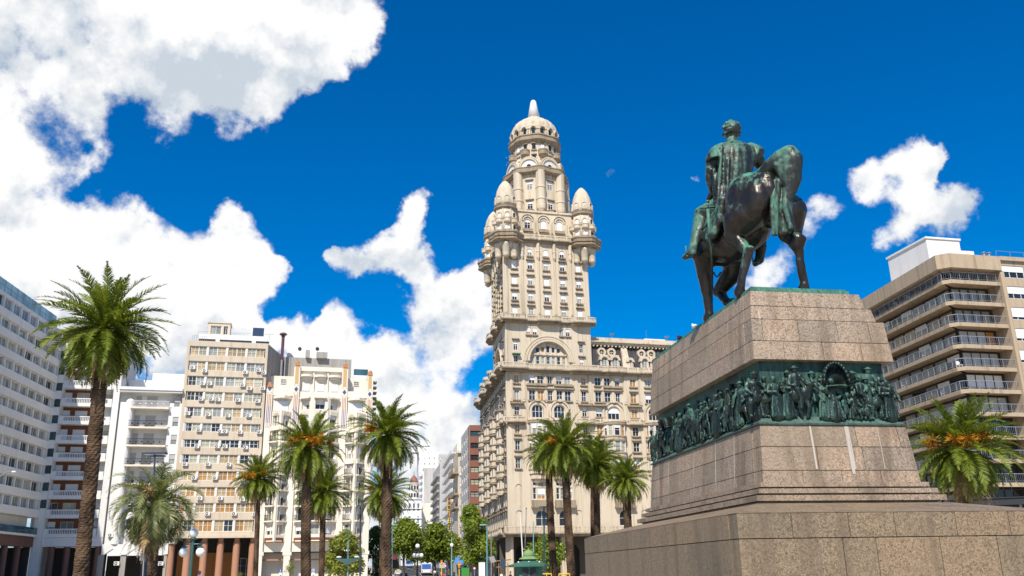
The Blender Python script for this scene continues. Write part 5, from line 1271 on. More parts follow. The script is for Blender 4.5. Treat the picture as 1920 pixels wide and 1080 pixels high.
        wm.box(f, .1, L - .1, -1.2, -1.0, zb, ztop)
    wm.poly(*[RF.P(a, b, ztop) for a, b in pts]); wm.poly(*[RF.P(a, b, zb) for a, b in pts][::-1])
    tm.prism([(a, b * 1.06 + .04) for a, b in pts][::-1], zb - .2, zb - .003, RF)
    tm.build('bay_trim', M['offwhite'], dec)
    for t in range(4): wm.box(RF, s0 + .2, s1 - .2, .02, .1, dz(745, 530) - .1, dz(741, 530)) if t == 0 and k == 'w' else None
# ground floor: granite piers, dark shops behind
for u in pil: wm.box(RF, u - .75, u + .75, -.6, .5, zbase - .6, zbase)
wm.build('wall', M['offwhite'], dec); 
for u in pil: gb = MB(); gb.box(RF, u - .6, u + .6, -.7, .35, 0, zbase - .603); gb.build('granite_pier', M['granite_d'], dec)
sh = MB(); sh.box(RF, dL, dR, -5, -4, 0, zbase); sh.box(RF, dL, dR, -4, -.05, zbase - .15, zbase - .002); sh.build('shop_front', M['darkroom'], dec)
bm = MB(); bm.box(RF, dL + 1, dR - 1, -1.0, -.7, dz(1050), dz(1047)); bm.build('rose_beam', M['pinkcol'], dec)
sg = MB()
for s0, s1, k in segs: sg.box(RF, s0 + .4, s1 - .4, -3.9, -3.6, dz(1069), dz(1062))
sg.build('shop_fascia', M['grey'], dec)
# tile ornament on the pilasters: orange caps, blue lozenges, running stripes
M['tile_o'] = mat('orange_tile', (.48, .20, .07), .5); M['tile_b'] = mat('blue_tile', (.04, .09, .22), .5); M['tile_c'] = mat('ochre_tile', (.55, .36, .16), .6); M['tile_v'] = mat('violet_tile', (.16, .12, .26), .6); M['tile_r'] = mat('rust_tile', (.42, .20, .12), .6)
for i, u in enumerate(pil):
    zt_ = (dz(724, 505), dz(684, 555), dz(688, 645), dz(702, 693))[i]; zd = dz(732 + (0, 0, 3, 5)[i], 600)
    o_ = MB(); o_.box(RF, u - .42, u + .42, .40, .56, zt_ - .25, zt_ + .25); o_.ball(RF.P(u, .1, zt_ + .35), .38, 10); cap = o_.build('tile_cap', M['tile_o'], dec)
    if zt_ - zd > 1.5: o_ = MB(); o_.box(RF, u - .32, u + .32, .45, .47, zd + 1.0, zt_ - .3); o_.build('ochre_inlay', M['tile_c'], cap)
    o_ = MB(); o_.eprism([(u - .36, zd), (u, zd - .5), (u + .36, zd), (u, zd + .5)], RF, .45, .475); o_.build('blue_lozenge', M['tile_b'], cap)
    for sx in (-.28, .28):
        for kk in range(2): o_ = MB(); o_.eprism([(u + sx - .1, zd + (.75 - 1.5 * kk)), (u + sx, zd + (.62 - 1.5 * kk)), (u + sx + .1, zd + (.75 - 1.5 * kk)), (u + sx, zd + (.88 - 1.5 * kk))], RF, .45, .47); o_.build('small_lozenge', M['tile_o'], cap)
    for sx in (-.27, 0, .27):
        a = zd - 1.0
        for mm, z1, z0 in (('tile_r', a, a - 2.3), ('tile_v', a - 2.303, a - 5.2)):
            o_ = MB(); o_.box(RF, u + sx - .065, u + sx + .065, .45, .47, z0, z1); o_.build('tile_stripe', M[mm], cap)
    o_ = MB()
    for r in range(3):
        for sx in (-.27, .0, .27): o_.box(RF, u + sx - .05 + .06 * (r % 2), u + sx + .05 + .06 * (r % 2), .45, .47, zd - 6.4 - r * .35, zd - 6.2 - r * .35)
    o_.build('tile_mosaic', M['tile_v'], cap)
dw.build()
# things on and behind its roof
wb = MB(); wb.box(RF, dx(533, 690), dx(664, 690), -14, -7, zroof_w, RF.z(600, 672, -7)); rb_ = wb.build('roof_house', M['grey'], dec)
wb = MB(); wb.box(RF, dx(539, 660), dx(618, 660), -13, -8, RF.z(600, 672, -7) + .002, RF.z(580, 650, -8)); wb.build('white_plant_room', M['white'], rb_)
for x in (562, 595):
    wb = MB(); p = RF.P(RF.u(x, 654, -8), -7.98, RF.z(x, 654, -8)); wb.tube(p, p + RF.N * .06, .35, .35, 12); wb.build('vent', M['black'], rb_)
wb = MB(); wb.box(RF, dx(596, 670), dx(617, 670), -7.2, -6.9 + .8, RF.z(600, 672, -7) - .1, RF.z(600, 662, -7)); wb.box(RF, dx(575, 666), dx(583, 666), -7, -6.2, RF.z(600, 672, -7) - .1, RF.z(600, 659, -7)); wb.build('chimney_stack', M['grey'], rb_)
wb = MB(); wb.box(RF, dx(667, 700), dx(694, 700), -6, -4, zroof_w + .002, zroof_w + 1.0); wb.build('parapet', M['white'], rb_)
wb = MB(); wb.box(RF, dx(667, 692), dx(694, 692), -4.1, -4.05, zroof_w + 1.0, zroof_w + 2.2); wb.build('glass_rail', M['glass_teal'], rb_)
wb = MB(); 
for k in range(9): wb.box(RF, dR + .002, dR + .9, -3.2, -1.2, dz(712 + k * 10, 697) - .25, dz(712 + k * 10, 697))
wb.build('side_balcony', M['grey'], dec)
# --- beige office slab ----------------------------------------------------
bg_ = thing('office_block', 'beige office block with ribbon windows over a portico of pink columns', 'building', RF.P(-35, -6, 0))
bL, bR = RF.u(341, 760), RF.u(506, 660) - .35
def bz(y, x=364): return RF.z(x, y)
rows = [(649, 666), (677, 694), (705, 723), (734, 751), (763, 781), (793, 809), (824, 839), (852, 869), (883, 901), (913, 931), (943, 961), (975, 997)]
zr = [(bz(b), bz(a)) for a, b in rows]; ztop = bz(639); zsof = bz(1006)
wm = MB(); hh = [(bL + .5, bR - .45, a, b) for a, b in zr]
wall(wm, RF, bL, bR, zsof, ztop, hh, d=.3, rev=.35); wm.box(RF, bL, bR, -16, -.5, zsof, ztop); wm.poly(RF.P(bL, .3, ztop), RF.P(bR, .3, ztop), RF.P(bR, -.5, ztop), RF.P(bL, -.5, ztop)); wm.poly(RF.P(bL, .3, zsof), RF.P(bL, -.5, zsof), RF.P(bR, -.5, zsof), RF.P(bR, .3, zsof))
wm.poly(RF.P(bR, .3, zsof), RF.P(bR, -.5, zsof), RF.P(bR, -.5, ztop), RF.P(bR, .3, ztop)); wm.build('wall', M['beige'], bg_)
wm = MB(); fa = RF.P(bR + .02, .28, 0); fb = fa + hdir(1.0) * 18; q_ = [fa, fb, fb - RU * 4, fa - RU * .015 + hdir(1) * .4]; wm.hexa([p + Z * zsof for p in q_] + [p + Z * (ztop - .1) for p in q_]); wm.build('side_wall', M['grey'], bg_)
pl_ = [.0, .235, .49, .75, 1.0]; wW = bR - bL - .95
M['pier_w'] = mat('white_mullion', (.66, .64, .60), .6)
bw_ = Windows(bg_, 'frame_w', 99)
tints = ['glass_pale', 'glass_tan', 'glass_pale', 'glass_tan', 'glass', 'glass_light', 'glass_amber']
for ri, (z0, z1) in enumerate(zr):
    for bi in range(4):
        a, b = bL + .5 + wW * pl_[bi] + .18, bL + .5 + wW * pl_[bi + 1] - .18
        low_ = ri >= 8
        for h_ in range(2):
            m0 = a + (b - a) * h_ / 2; m1 = a + (b - a) * (h_ + 1) / 2
            g = q7.choice(['glass_tan', 'glass_amber', 'glass_amber', 'glass', 'glass_tan'] if low_ else (['glass_pale', 'glass_tan', 'glass_tan', 'glass_light'] if ri in (0, 1, 2) else ['glass_pale', 'glass_pale', 'glass_tan', 'glass', 'glass_light']))
            if bi == 0 and h_ == 0 and 1 < ri < 8: g = 'glass'
            bw_.add(RF, m0, m1, z0, z1, g, d=.05, cols=2, rows=2, fw=.08)
bw_.build()
for z0, z1 in zr:
    for t in pl_[1:4]: u = bL + .5 + wW * t; pm = MB(); pm.box(RF, u - .18, u + .18, -.02, .22, z0 + .01, z1 - .01); pm.build('window_pier', M['pier_w'], bg_)
for i in range(6):
    u = bL + .4 + i * (bR - bL - .8) / 5; c_ = MB(); c_.tube(RF.P(u, -.6, 0), RF.P(u, -.6, bz(1018)), .62, .58, 16); c_.tube(RF.P(u, -.6, bz(1018)), RF.P(u, -.6, zsof), .45, .45, 12); c_.build('column', M['pinkcol'], bg_)
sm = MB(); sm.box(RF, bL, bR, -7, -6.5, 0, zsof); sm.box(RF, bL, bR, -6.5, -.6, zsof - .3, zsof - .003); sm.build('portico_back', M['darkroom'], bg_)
sm = MB(); sm.box(RF, bL + 1, bL + 7, -6.4, -6.2, 0, bz(1035)); sm.box(RF, bR - 7, bR - 3.5, -6.4, -6.2, 0, bz(1035)); sm.build('shop_panel', M['wood'], bg_)
pw = Windows(bg_, 'frame_w')
for i in range(3): pw.add(Frame(RF.P(0, -6.4, 0), RF.U), bL + 8.5 + i * 2.2, bL + 10.5 + i * 2.2, 1.0, 5.0, 'glass', d=.1, cols=2, rows=3)
pw.build('shop_window')
sl = MB(); sl.box(RF, bL - .1, bR + .2, -.5, .75, zsof - .28, zsof + .12); sl.build('soffit_slab', M['beige'], bg_)
ph = MB(); zp = RF.z(420, 628, -1.5); ph.box(RF, bL + 1.6, bR - .3, -12, -1.5, ztop + .002, zp); pho = ph.build('penthouse', M['white'], bg_)
ph = MB()
for x0, x1 in ((373, 404), (412, 472), (480, 505)): ph.box(RF, RF.u(x0, 637, -1.5), RF.u(x1, 639, -1.5), -1.5, -1.44, RF.z(420, 641, -1.5), RF.z(420, 637, -1.5))
ph.build('slot_window', M['glass'], pho)
zq = RF.z(410, 606, -4); ph = MB(); f4 = Frame(RF.P(0, -4, 0), RF.U); ua, ub = RF.u(390, 615, -4), RF.u(432, 615, -4)
hz = [(ua + .5, ua + 2.4, zp + .7, zq - .5), (ua + 2.8, ub - .4, zp + .7, zq - .5)]
wall(ph, f4, ua, ub, zp, zq, hz, rev=.3); ph.box(f4, ua, ub, -3.2, -.5, zp, zq - .003); ph.box(f4, ua - .15, ub + .15, -3.4, .15, zq, zq + .18); ph.box(f4, ub - .2, ub, -.5, -.002, zp, zq - .003); hut = ph.build('roof_hut', M['beige'], bg_)
for (a, b, c, d), g in zip(hz, ('glass_light', 'glass')):
    fm, gm_ = MB(), MB(); win_geo(fm, gm_, f4, a, b, c, d, -.2, 2, 1, .09); o_ = fm.build('window', [M['frame_w'], M['blind']], hut); gm_.build('pane', M[g], o_)
ph = MB()
for k in range(8): u = RF.u(361, 632, -1) + k * .35; ph.tube(RF.P(u, -1.0, ztop), RF.P(u, -1.0, ztop + 1.2), .025, .025, 4)
ph.tube(RF.P(RF.u(361, 632, -1), -1, ztop + 1.2), RF.P(RF.u(361, 632, -1) + 2.5, -1, ztop + 1.2), .03, .03, 4)
ph.tube(RF.P(ua - 1.6, -3.5, zp + 1.0), RF.P(ub + 8, -3.5, zp + 1.0), .03, .03, 4)
for k in range(9): u = ua - 1.6 + k * 1.6; ph.tube(RF.P(u, -3.5, zp), RF.P(u, -3.5, zp + 1.0), .025, .025, 4)
ph.build('roof_rail', M['metal'], bg_)
sp = thing('solar_panel', 'dark tilted solar panel on a white frame on the roof of the beige office block', 'solar panel', RF.P(RF.u(484, 625, -3), -3, zp))
a, b = RF.u(474, 622, -3), RF.u(495, 622, -3); zs = RF.z(484, 614, -3)
s_ = MB(); s_.hexa([RF.P(a, -2.6, zp + .35), RF.P(b, -2.6, zp + .35), RF.P(b, -2.7, zp + .35), RF.P(a, -2.7, zp + .35), RF.P(a, -3.3, zs), RF.P(b, -3.3, zs), RF.P(b, -3.4, zs), RF.P(a, -3.4, zs)]); s_.build('panel', mat('solar_cells', (.03, .05, .09), .15), sp)
s_ = MB()
for u in (a - .1, b + .1): s_.tube(RF.P(u, -2.6, zp), RF.P(u, -2.6, zp + .4), .06, .06, 6); s_.tube(RF.P(u, -3.3, zp), RF.P(u, -3.3, zs), .06, .06, 6); s_.tube(RF.P(u, -2.6, zp + .35), RF.P(u, -3.3, zs), .06, .06, 6)
s_.tube(RF.P(a - .1, -3.3, zp + .3), RF.P(b + .1, -3.3, zp + .3), .05, .05, 6); s_.build('frame', M['frame_w'], sp)
ch = thing('chimney_pipe', 'thin dark red chimney pipe with a cap beside the grey flank of the office block', 'chimney', RF.P(RF.u(528, 690, -5), -5, zroof_w))
c_ = MB(); p0 = RF.P(RF.u(527.5, 690, -5), -5, zroof_w); p1 = V((p0.x, p0.y, RF.z(532, 632, -5))); pm_ = p0.lerp(p1, .45)
c_.tube(pm_ + Z * .002, p1, .28, .28, 10); c_.build('flue', mat('dark_red_metal', (.10, .03, .04), .5), ch); c_ = MB(); c_.tube(p0, pm_, .25, .25, 10); c_.build('lower_flue', M['metal'], ch)
c_ = MB(); c_.tube(p1, p1 + Z * .25, .3, .42, 10); c_.lathe(p1 + Z * .45, [(.75, 0), (.6, .25), (.1, .45)], 12); c_.tube(p1 + Z * .25, p1 + Z * .45, .1, .1, 6); c_.build('cap', mat('dark_red_cap', (.09, .03, .035), .5), ch)
# air conditioners under its windows
def ac_unit(F, u, z, d, label, group, rot=False):
    p = F.P(u, d, z); t = thing('air_conditioner', label, 'air conditioner', p, group)
    c_ = MB(); c_.box(F, u - .42, u + .42, d, d + .34, z, z + .62); c_.build('casing', M['acwhite'], t)
    c_ = MB(); q_ = F.P(u - .1, d + .341, z + .31); c_.tube(q_, q_ + F.N * .03, .24, .24, 14); o_ = c_.build('fan_grille', M['black'], t)
    c_ = MB(); q_ = F.P(u - .1, d + .372, z + .31); c_.tube(q_, q_ + F.N * .02, .12, .11, 10); c_.build('fan_hub', M['acwhite'], o_)
    for sx in (-.35, .35): c_ = MB(); c_.box(F, u + sx - .03, u + sx + .03, d - .15, d + .3, z - .08, z - .002); c_.build('bracket', M['metal'], t)
    return t
acs = [(361, 689), (384, 695), (460, 698), (485, 694), (495, 699), (380, 719), (393, 719), (455, 722), (468, 728), (493, 728), (377, 748), (396, 748), (408, 749), (446, 750), (483, 752), (352, 775), (390, 777), (427, 779), (466, 779),
       (373, 806), (413, 809), (422, 809), (450, 810), (486, 810), (369, 837), (407, 837), (422, 837), (460, 839), (347, 870), (390, 870), (429, 871), (364, 896), (403, 896), (455, 904), (375, 934), (413, 934), (455, 936), (389, 963), (439, 963), (478, 964)]
for x, y in acs:
    u, z = RF.uz(x, y, .5); ac_unit(RF, u, z - .31, .36, 'small white air conditioner with round black fan below a ribbon window of the office block', 'air conditioners on the beige office block')
# --- white house with iron balconies --------------------------------------
wh = thing('white_balcony_house', 'narrow white apartment house with iron railed balconies between curved fins above hexagonal arches', 'building', RF.P(-50, -6, 0))
WF = RF
wL, wR = RF.u(222, 760), bL - .02
def wz(y, x=280): return RF.z(x, y)
zt_, zc = wz(737), wz(728); zbt = wz(1020, 260)
wm = MB(); bays_w = [(749, 764), (785, 801), (821, 835), (856, 872), (892, 907), (932, 945)]
c0, c1 = RF.u(246, 760), RF.u(318, 760)
wn_ = Windows(wh, 'frame_w'); hh = []
for i, (ya, yb) in enumerate(bays_w):
    z0 = wz(yb); h_ = 2.3
    hh.append((c0 + 2.3, c1 - 2.2, z0, z0 + h_)); wn_.add(Frame(RF.P(0, -1.2, 0), RF.U), c0 + 2.3, c1 - 2.2, z0, z0 + h_, 'glass_light', d=-.15, cols=2, rows=1, blind=.75 if i != 3 else .2, blindmat='blind_grey')
    hh.append((c0 + .5, c0 + 1.5, z0, z0 + h_)); wn_.add(Frame(RF.P(0, -1.2, 0), RF.U), c0 + .5, c0 + 1.5, z0, z0 + h_, 'glass_light', d=-.15, cols=1, rows=1, blind=.8, blindmat='blind_grey')
for z0 in (wz(960), wz(992)): hh += [(c0 + 1.0, c0 + 3.0, z0, z0 + 1.7), (c1 - 3, c1 - 1, z0, z0 + 1.7)]; wn_.add(Frame(RF.P(0, -1.2, 0), RF.U), c0 + 1.0, c0 + 3.0, z0, z0 + 1.7, 'glass', d=-.15); wn_.add(Frame(RF.P(0, -1.2, 0), RF.U), c1 - 3, c1 - 1, z0, z0 + 1.7, 'glass', d=-.15)
wall(wm, Frame(RF.P(0, -1.2, 0), RF.U), wL, wR, zbt, zt_, hh, rev=.3)
wm.box(RF, wL, wR, -14, -1.6, zbt, zt_ - .003)
wh2 = []
for i, (ya, yb) in enumerate(bays_w): z0 = wz(yb); wh2.append((c1 + .75, c1 + 1.75, z0 + .2, z0 + 1.9)); wn_.add(RF, c1 + .75, c1 + 1.75, z0 + .2, z0 + 1.9, 'glass_light', d=-.15, cols=1, rows=2, blind=.5, blindmat='blind_grey')
wall(wm, RF, c1 + .01, c1 + 2.6, zbt, wz(755), wh2, d=0, rev=.3); wm.box(RF, wL + .3, c0, -1.19, 0.0, zbt, wz(755)); wm.box(RF, c1 + .012, c1 + 2.6, -1.19, -.4, zbt, wz(755))
wm.lathe(RF.P(c0 - .2, -.3, zbt), [(.7, 0), (.7, wz(752) - zbt), (.3, wz(748) - zbt)], 14); wm.lathe(RF.P(c1 + 2.5, -.5, zbt), [(.8, 0), (.8, wz(757) - zbt), (.3, wz(750) - zbt)], 14)
wm.box(RF, wL, wR, -2, .9, zt_, zt_ + .35); wm.box(RF, wL, wR, -2, 1.1, zt_ + .353, zc)
# hexagonal arches at street level
na = 3; wsp = (wR - wL) / na; pr = MB()
zs, za = wz(1040, 250), wz(1029, 250)
for i in range(na):
    a = wL + i * wsp; b = a + wsp; e = .75
    wm.eprism([(a, zs), (a + e * .5, zs), (a + e * .5, zs), (a + e + .9, za), (b - e - .9, za), (b - e * .5, zs), (b, zs), (b, zbt), (a, zbt)], RF, -1.2, .1)
    pr.box(RF, a - .42, a + .42, -.9, -.1, 0, zs - .002)
pr.box(RF, wR - .55, wR - .1, -.9, -.1, 0, zs - .002)
pr.build('pier', M['grey'], wh)
wm.box(RF, RF.u(285, 715, -4), wR, -8, -4, zc, RF.z(300, 700, -4)); wm.box(RF, wL + .5, RF.u(285, 715, -4), -8, -6, zc, RF.z(250, 712, -6)); wm.build('wall', M['white'], wh)
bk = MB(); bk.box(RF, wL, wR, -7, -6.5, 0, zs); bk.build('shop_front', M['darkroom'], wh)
for i, (ya, yb) in enumerate(bays_w[:5]):
    z0 = wz(yb); sb = MB(); sb.box(RF, c0, c1, -1.19, .85, z0 - .32, z0 - .02); so_ = sb.build('balcony', M['offwhite'], wh); rb_ = MB()
    solidr = i == 0
    for k in range(int((c1 - c0) / .16)):
        u = c0 + .08 + k * .16; rb_.box(RF, u - .02, u + .02, .78, .82, z0, z0 + 1.0)
        if k % 6 == 3: rb_.ball(RF.P(u, .8, z0 + .5), .14, 8)
    rb_.box(RF, c0, c1, .76, .84, z0 + 1.0, z0 + 1.06); rb_.box(RF, c0, c1, .77, .83, z0 + .1, z0 + .14)
    rb_.build('railing', M['frame_w'] if solidr else M['black'], so_)
    if i == 4:
        for k in range(4): pl = MB(); u = q7.uniform(c0 + .6, c1 - .6); pl.ball(RF.P(u, .4, z0 + .45), .3, 8); pl.build('balcony_plant', mat('balcony_leaves', (.05, .10, .03), .7), so_)
wn_.build()
for x, y in ((207, 1007), (245, 1007), (218, 1060), (301, 1060)):
    u, z = RF.uz(x, y, .3); ac_unit(RF, u, z, .12 if y < 1020 else -.08, 'white air conditioner above the arches of the white balcony house' if y < 1020 else 'white air conditioner hung inside an arch of the white balcony house', 'air conditioners on the white balcony house' if y < 1020 else 'air conditioners in the white arches')
# --- brown brick house ----------------------------------------------------
bb = thing('brick_balcony_house', 'brown brick apartment house with long white balustraded balconies, behind the tallest palm', 'building', RF.P(-64, -6, 0))
kL, kR = RF.u(96, 757), wL - .02
def kz(y, x=140): return RF.z(x, y)
ys = [(646, 660), (677, 690), (709, 724), (743, 757), (778, 791), (812, 827), (846, 860), (881, 895), (916, 931), (952, 967), (988, 1003)]
ztk = kz(628); zbk = kz(1008)
bwn = Windows(bb, 'frame_w'); hh = []
KF = Frame(RF.P(0, -1.6, 0), RF.U)
for ya, yb in ys:
    z0 = kz(yb)
    for t in (.17, .43, .80):
        u = kL + (kR - kL) * t; w_ = 1.0; hh.append((u - w_, u + w_, z0 + .1, z0 + 2.2)); bwn.add(KF, u - w_, u + w_, z0 + .1, z0 + 2.2, q7.choice(['glass', 'glass_light', 'glass_pale']), d=-.12, cols=2, rows=1, blind=q7.choice([0, .4, .9, 1, .5]))
wm = MB(); wall(wm, KF, kL, kL + (kR - kL) * .60, zbk, ztk, [h for h in hh if h[1] < kL + (kR - kL) * .6], rev=.25); wm.build('brick_wall', M['brick'], bb)
wm = MB(); wm.box(KF, kL, kR, -14, -.4, zbk, ztk - .01); wall(wm, KF, kL + (kR - kL) * .60, kR, zbk, ztk, [h for h in hh if h[1] > kL + (kR - kL) * .6], rev=.25); wm.box(KF, kR - 1.0, kR, .003, 1.6, zbk, ztk); wm.box(RF, kL - .6, kL + .35, -1.59, .0, zbk, ztk); wm.box(RF, kL, kR, -6, .6, ztk, ztk + .5)
wm.box(RF, kL - .5, kR, -5, -.1, zbk - 1.4, zbk); wm.build('white_wall', M['white'], bb)
for i in range(5): 
    u = kL + .6 + i * (kR - kL - 1.2) / 4; c_ = MB(); c_.tube(RF.P(u, -.6, 0), RF.P(u, -.6, zbk - 1.403), .55, .5, 14); c_.build('column', M['browncol'], bb)
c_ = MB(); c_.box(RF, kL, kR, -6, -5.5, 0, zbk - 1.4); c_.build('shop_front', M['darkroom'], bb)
for ya, yb in ys:
    z0 = kz(yb) - .15; h_ = 1.15; sb = MB(); e0, e1 = kL + .3, kR - .6
    pts = [(e0 - .4, -1.5), (e0 + .9, .0), (e1 - .5, .0), (e1, -1.5)]
    sb.prism(pts, z0 - .25, z0, RF)
    sb.box(RF, e0 + .9, e0 + 1.9, -.18, 0, z0, z0 + h_); sb.box(RF, e1 - 1.2, e1 - .5, -.18, 0, z0, z0 + h_); sb.box(RF, e0 + 1.9, e1 - 1.2, -.18, 0, z0, z0 + .35); sb.box(RF, e0 + 1.9, e1 - 1.2, -.2, .02, z0 + h_ - .16, z0 + h_)
    f = Frame(RF.P(e0 - .4, -1.5, 0), RF.P(e0 + .9, 0, 0) - RF.P(e0 - .4, -1.5, 0)); sb.box(f, 0, 1.97, -.16, 0, z0, z0 + h_)
    so_ = sb.build('balcony', M['white'], bb); rb_ = MB()
    n = int((e1 - e0 - 3.1) / .26)
    for k in range(n): u = e0 + 1.95 + k * .26; rb_.box(RF, u, u + .11, -.14, -.04, z0 + .35, z0 + h_ - .16)
    rb_.build('balustrade', M['white'], so_)
bwn.build()
# --- white modern block on the left ---------------------------------------
LFd = hdir(-6.0); P0 = at(62, 1000, 150.0); P0 = V((P0.x, P0.y, 0))
LL = 46.0
LF = Frame(P0 - LFd * LL, LFd)            # its long front faces right, in shade; u grows away from the viewer
lm = thing('modern_apartment_block', 'shaded white modern apartment block with slab bands and a pale cyan glass roof rail', 'building', LF.P(LL - 15, -6, 0))
def lz(y, x=30): return LF.z(x, y)
yb = [562, 603, 645, 687, 728, 770, 812, 854, 896]
zr0 = lz(548, 10)
zs_ = [lz(y, 5) for y in (577, 909)]
st_ = (zs_[0] - zs_[1]) / 9
zsl = [zs_[0] - k * st_ for k in range(11)]; zbl = LF.z(20, 1003)
wm = MB(); lw = Windows(lm, 'frame_w', 95)
wm.box(LF, 0, LL, -14, -1.2, zbl, zr0)
for k, z in enumerate(zsl):
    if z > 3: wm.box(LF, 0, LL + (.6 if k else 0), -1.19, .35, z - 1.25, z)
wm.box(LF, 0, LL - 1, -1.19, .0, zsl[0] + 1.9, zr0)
for j in range(15):
    u = LL - .5 - j * 3.1; wm.box(LF, u - .2, u + .2, -1.18, .1, zsl[-1], zsl[0] + 1.899)
for k in range(11):
    z0, z1 = zsl[k], (zsl[k - 1] - 1.25 if k else zsl[0] + 1.9)
    for j in range(14):
        u1 = LL - .5 - j * 3.1 - .2; u0 = u1 - 2.7
        lw.add(LF, u0, u1, z0 + .003, z1 - .003, q7.choice(['glass_light', 'glass_sky', 'glass_sky', 'glass', 'glass_light', 'glass_cream']), d=-.2, cols=2, rows=1, fw=.09, blind=0)
wm.build('wall', M['white_for_shade'], lm); lw.build()
gr = MB()
for k in range(16): u = LL - 2.2 - k * 2.2; gr.box(LF, u - 2.1, u, -.35, -.3, zr0, zr0 + 2.0)
gr.build('glass_roof_rail', M['glass_cyan'], lm)
gr = MB()
for k in range(17): u = LL - 2.15 - k * 2.2; gr.box(LF, u - .05, u + .05, -.36, -.26, zr0, zr0 + 2.05)
gr.box(LF, LL - 36, LL - 2, -.36, -.26, zr0 + 1.0, zr0 + 1.08); gr.build('rail_post', M['turq'], lm)
for k in range(7):
    u = LL - 4 - k * 4.6; c_ = MB(); c_.tube(LF.P(u, -.5, 0), LF.P(u, -.5, zbl - 1.6), .55, .5, 14); c_.build('column', M['browncol'], lm)
c_ = MB(); c_.box(LF, 0, LL + .3, -1.18, .1, zbl - 1.6, zbl); c_.build('brown_fascia', M['browncol'], lm)
c_ = MB(); c_.box(LF, 0, LL, -1.19, .6, zbl + .003, zbl + .35); bl_ = c_.build('first_floor_balcony', M['white_for_shade'], lm)
c_ = MB(); c_.box(LF, 0, LL, .52, .56, zbl + .35, zbl + 1.4); c_.build('glass_panel', M['glass_teal'], bl_)
c_ = MB(); c_.box(LF, 0, LL, -5.5, -5, 0, zbl); c_.box(LF, LL, LL + .5, -5.5, -.3, 0, zbl - 1.6); c_.build('shop_front', M['darkroom'], lm)
# recessed corner piece between the two blocks, facing the viewer
cf = Frame(LF.P(LL + .3, -.2, 0), hdir(78.0)); cw = kL and (RF.P(kL - .7, -.8, 0) - cf.O).length
wm = MB(); hh = []; cwn = Windows(lm, 'frame_d')
for k, z in enumerate(zsl):
    hh.append((.5, max(1.5, cw - 1.4), z + .3, z + st_ - 1.1)); cwn.add(cf, .5, max(1.5, cw - 1.4), z + .3, z + st_ - 1.1, 'glass_teal', d=-.2, cols=2, rows=2, fw=.09)
wall(wm, cf, 0, cw, 0, zsl[0] + 2.5, hh, rev=.3); wm.box(cf, 0, cw, -6, -.4, 0, zsl[0] + 2.49); wm.build('corner_wall', M['white_for_shade'], lm); cwn.build('corner_window')
# ------------------------------------------------------------------ concrete apartment block on the right
CR = at(1838, 900, 100.0); CR = V((CR.x, CR.y, 0))     # outer corner of its balconies
GFd, GLd = hdir(77.0), hdir(-7.0)
GF = Frame(CR, GFd); GLen = 34.0
GL = Frame(CR + GLd * GLen, -GLd)                      # long side facing left; u = GLen at the corner
rbk = thing('concrete_apartment_block', 'tan concrete apartment block with deep railed balconies wrapping its corner, right of the monument', 'building', GF.P(8, -10, 0))
def gz(y, x=1800): return GF.z(x, y)
# balcony edge (top) heights at the corner, from the photograph
ye = [(1792, 525), (1802, 566), (1811, 606), (1820, 645), (1829, 687), (1838, 732), (1845, 773), (1852, 815), (1858, 855), (1864, 893)]
zf = [GF.z(x, y) for x, y in ye]; stp = (zf[0] - zf[6]) / 6; zf = [zf[0] - k * stp for k in range(11)]
ztop = GF.z(1786, 478); FW = GF.u(1896, 640)
gw_ = Windows(rbk, 'frame_d', 95); qg = random.Random(9)
core_ = MB()
def side_pt(s, d): return GL.P(GLen - s, d, 0)
zlow = zf[-1] if zf[-1] > 2 else zf[-2]
# glazed core set behind the balconies
i0 = GL.P(GLen, -1.7, 0); inner_c = CR - GF.N * 1.7 - GL.N * 1.7 + GFd * 0
FI = Frame(CR - GF.N * 1.7 + GFd * 1.9, GFd); LI = Frame(CR + GLd * GLen - GL.N * 1.7, -GLd)
ia, ib = FI.P(0, -.3, 0), FI.P(FW - 2.0, -.3, 0); ic, id_ = LI.P(GLen - 2.3, -.3, 0), LI.P(0, -.3, 0)
for p_, q_ in ((id_, ic), (ic, ia), (ia, ib)): core_.poly(p_, q_, q_ + Z * (ztop - .8), p_ + Z * (ztop - .8))
core_.build('inner_wall', M['darkroom'], rbk)
for k, z in enumerate(zf):
    if z < 1: continue
    zc_ = z + stp - .45
    kinds = {0: 'glass_teal', 1: 'glass_light', 2: 'glass_light', 3: 'blindg', 4: 'blindg', 5: 'blindw', 6: 'blindg', 7: 'glass_teal', 8: 'glass'}.get(k, 'glass')
    n = 4
    for j in range(n):
        a, b = .1 + (FW - 2.6) * j / n, .1 + (FW - 2.6) * (j + 1) / n
        bl = dict(blind=.96, blindmat='blind_grey') if kinds == 'blindg' else dict(blind=.7 if j else .7) if kinds == 'blindw' else {}
        if k == 3 and j == 3: bl = dict(blind=.97, blindmat='wood')
        gw_.add(FI, a, b, z + .02, zc_, kinds if kinds in M else 'glass_light', d=-.1, cols=1, rows=1, fw=.09, **bl)
    for j in range(11):
        b = GLen - 2.4 - j * 2.75; a = b - 2.6
        gw_.add(LI, a, b, z + .02, zc_, qg.choice(['glass', 'glass_light', 'glass_sky', 'glass_sky', 'glass_light']) if k != 2 else 'glass_tan', d=-.1, cols=1, rows=1, fw=.09, blind=qg.choice([0, 0, 0, .3]))
gw_.build()
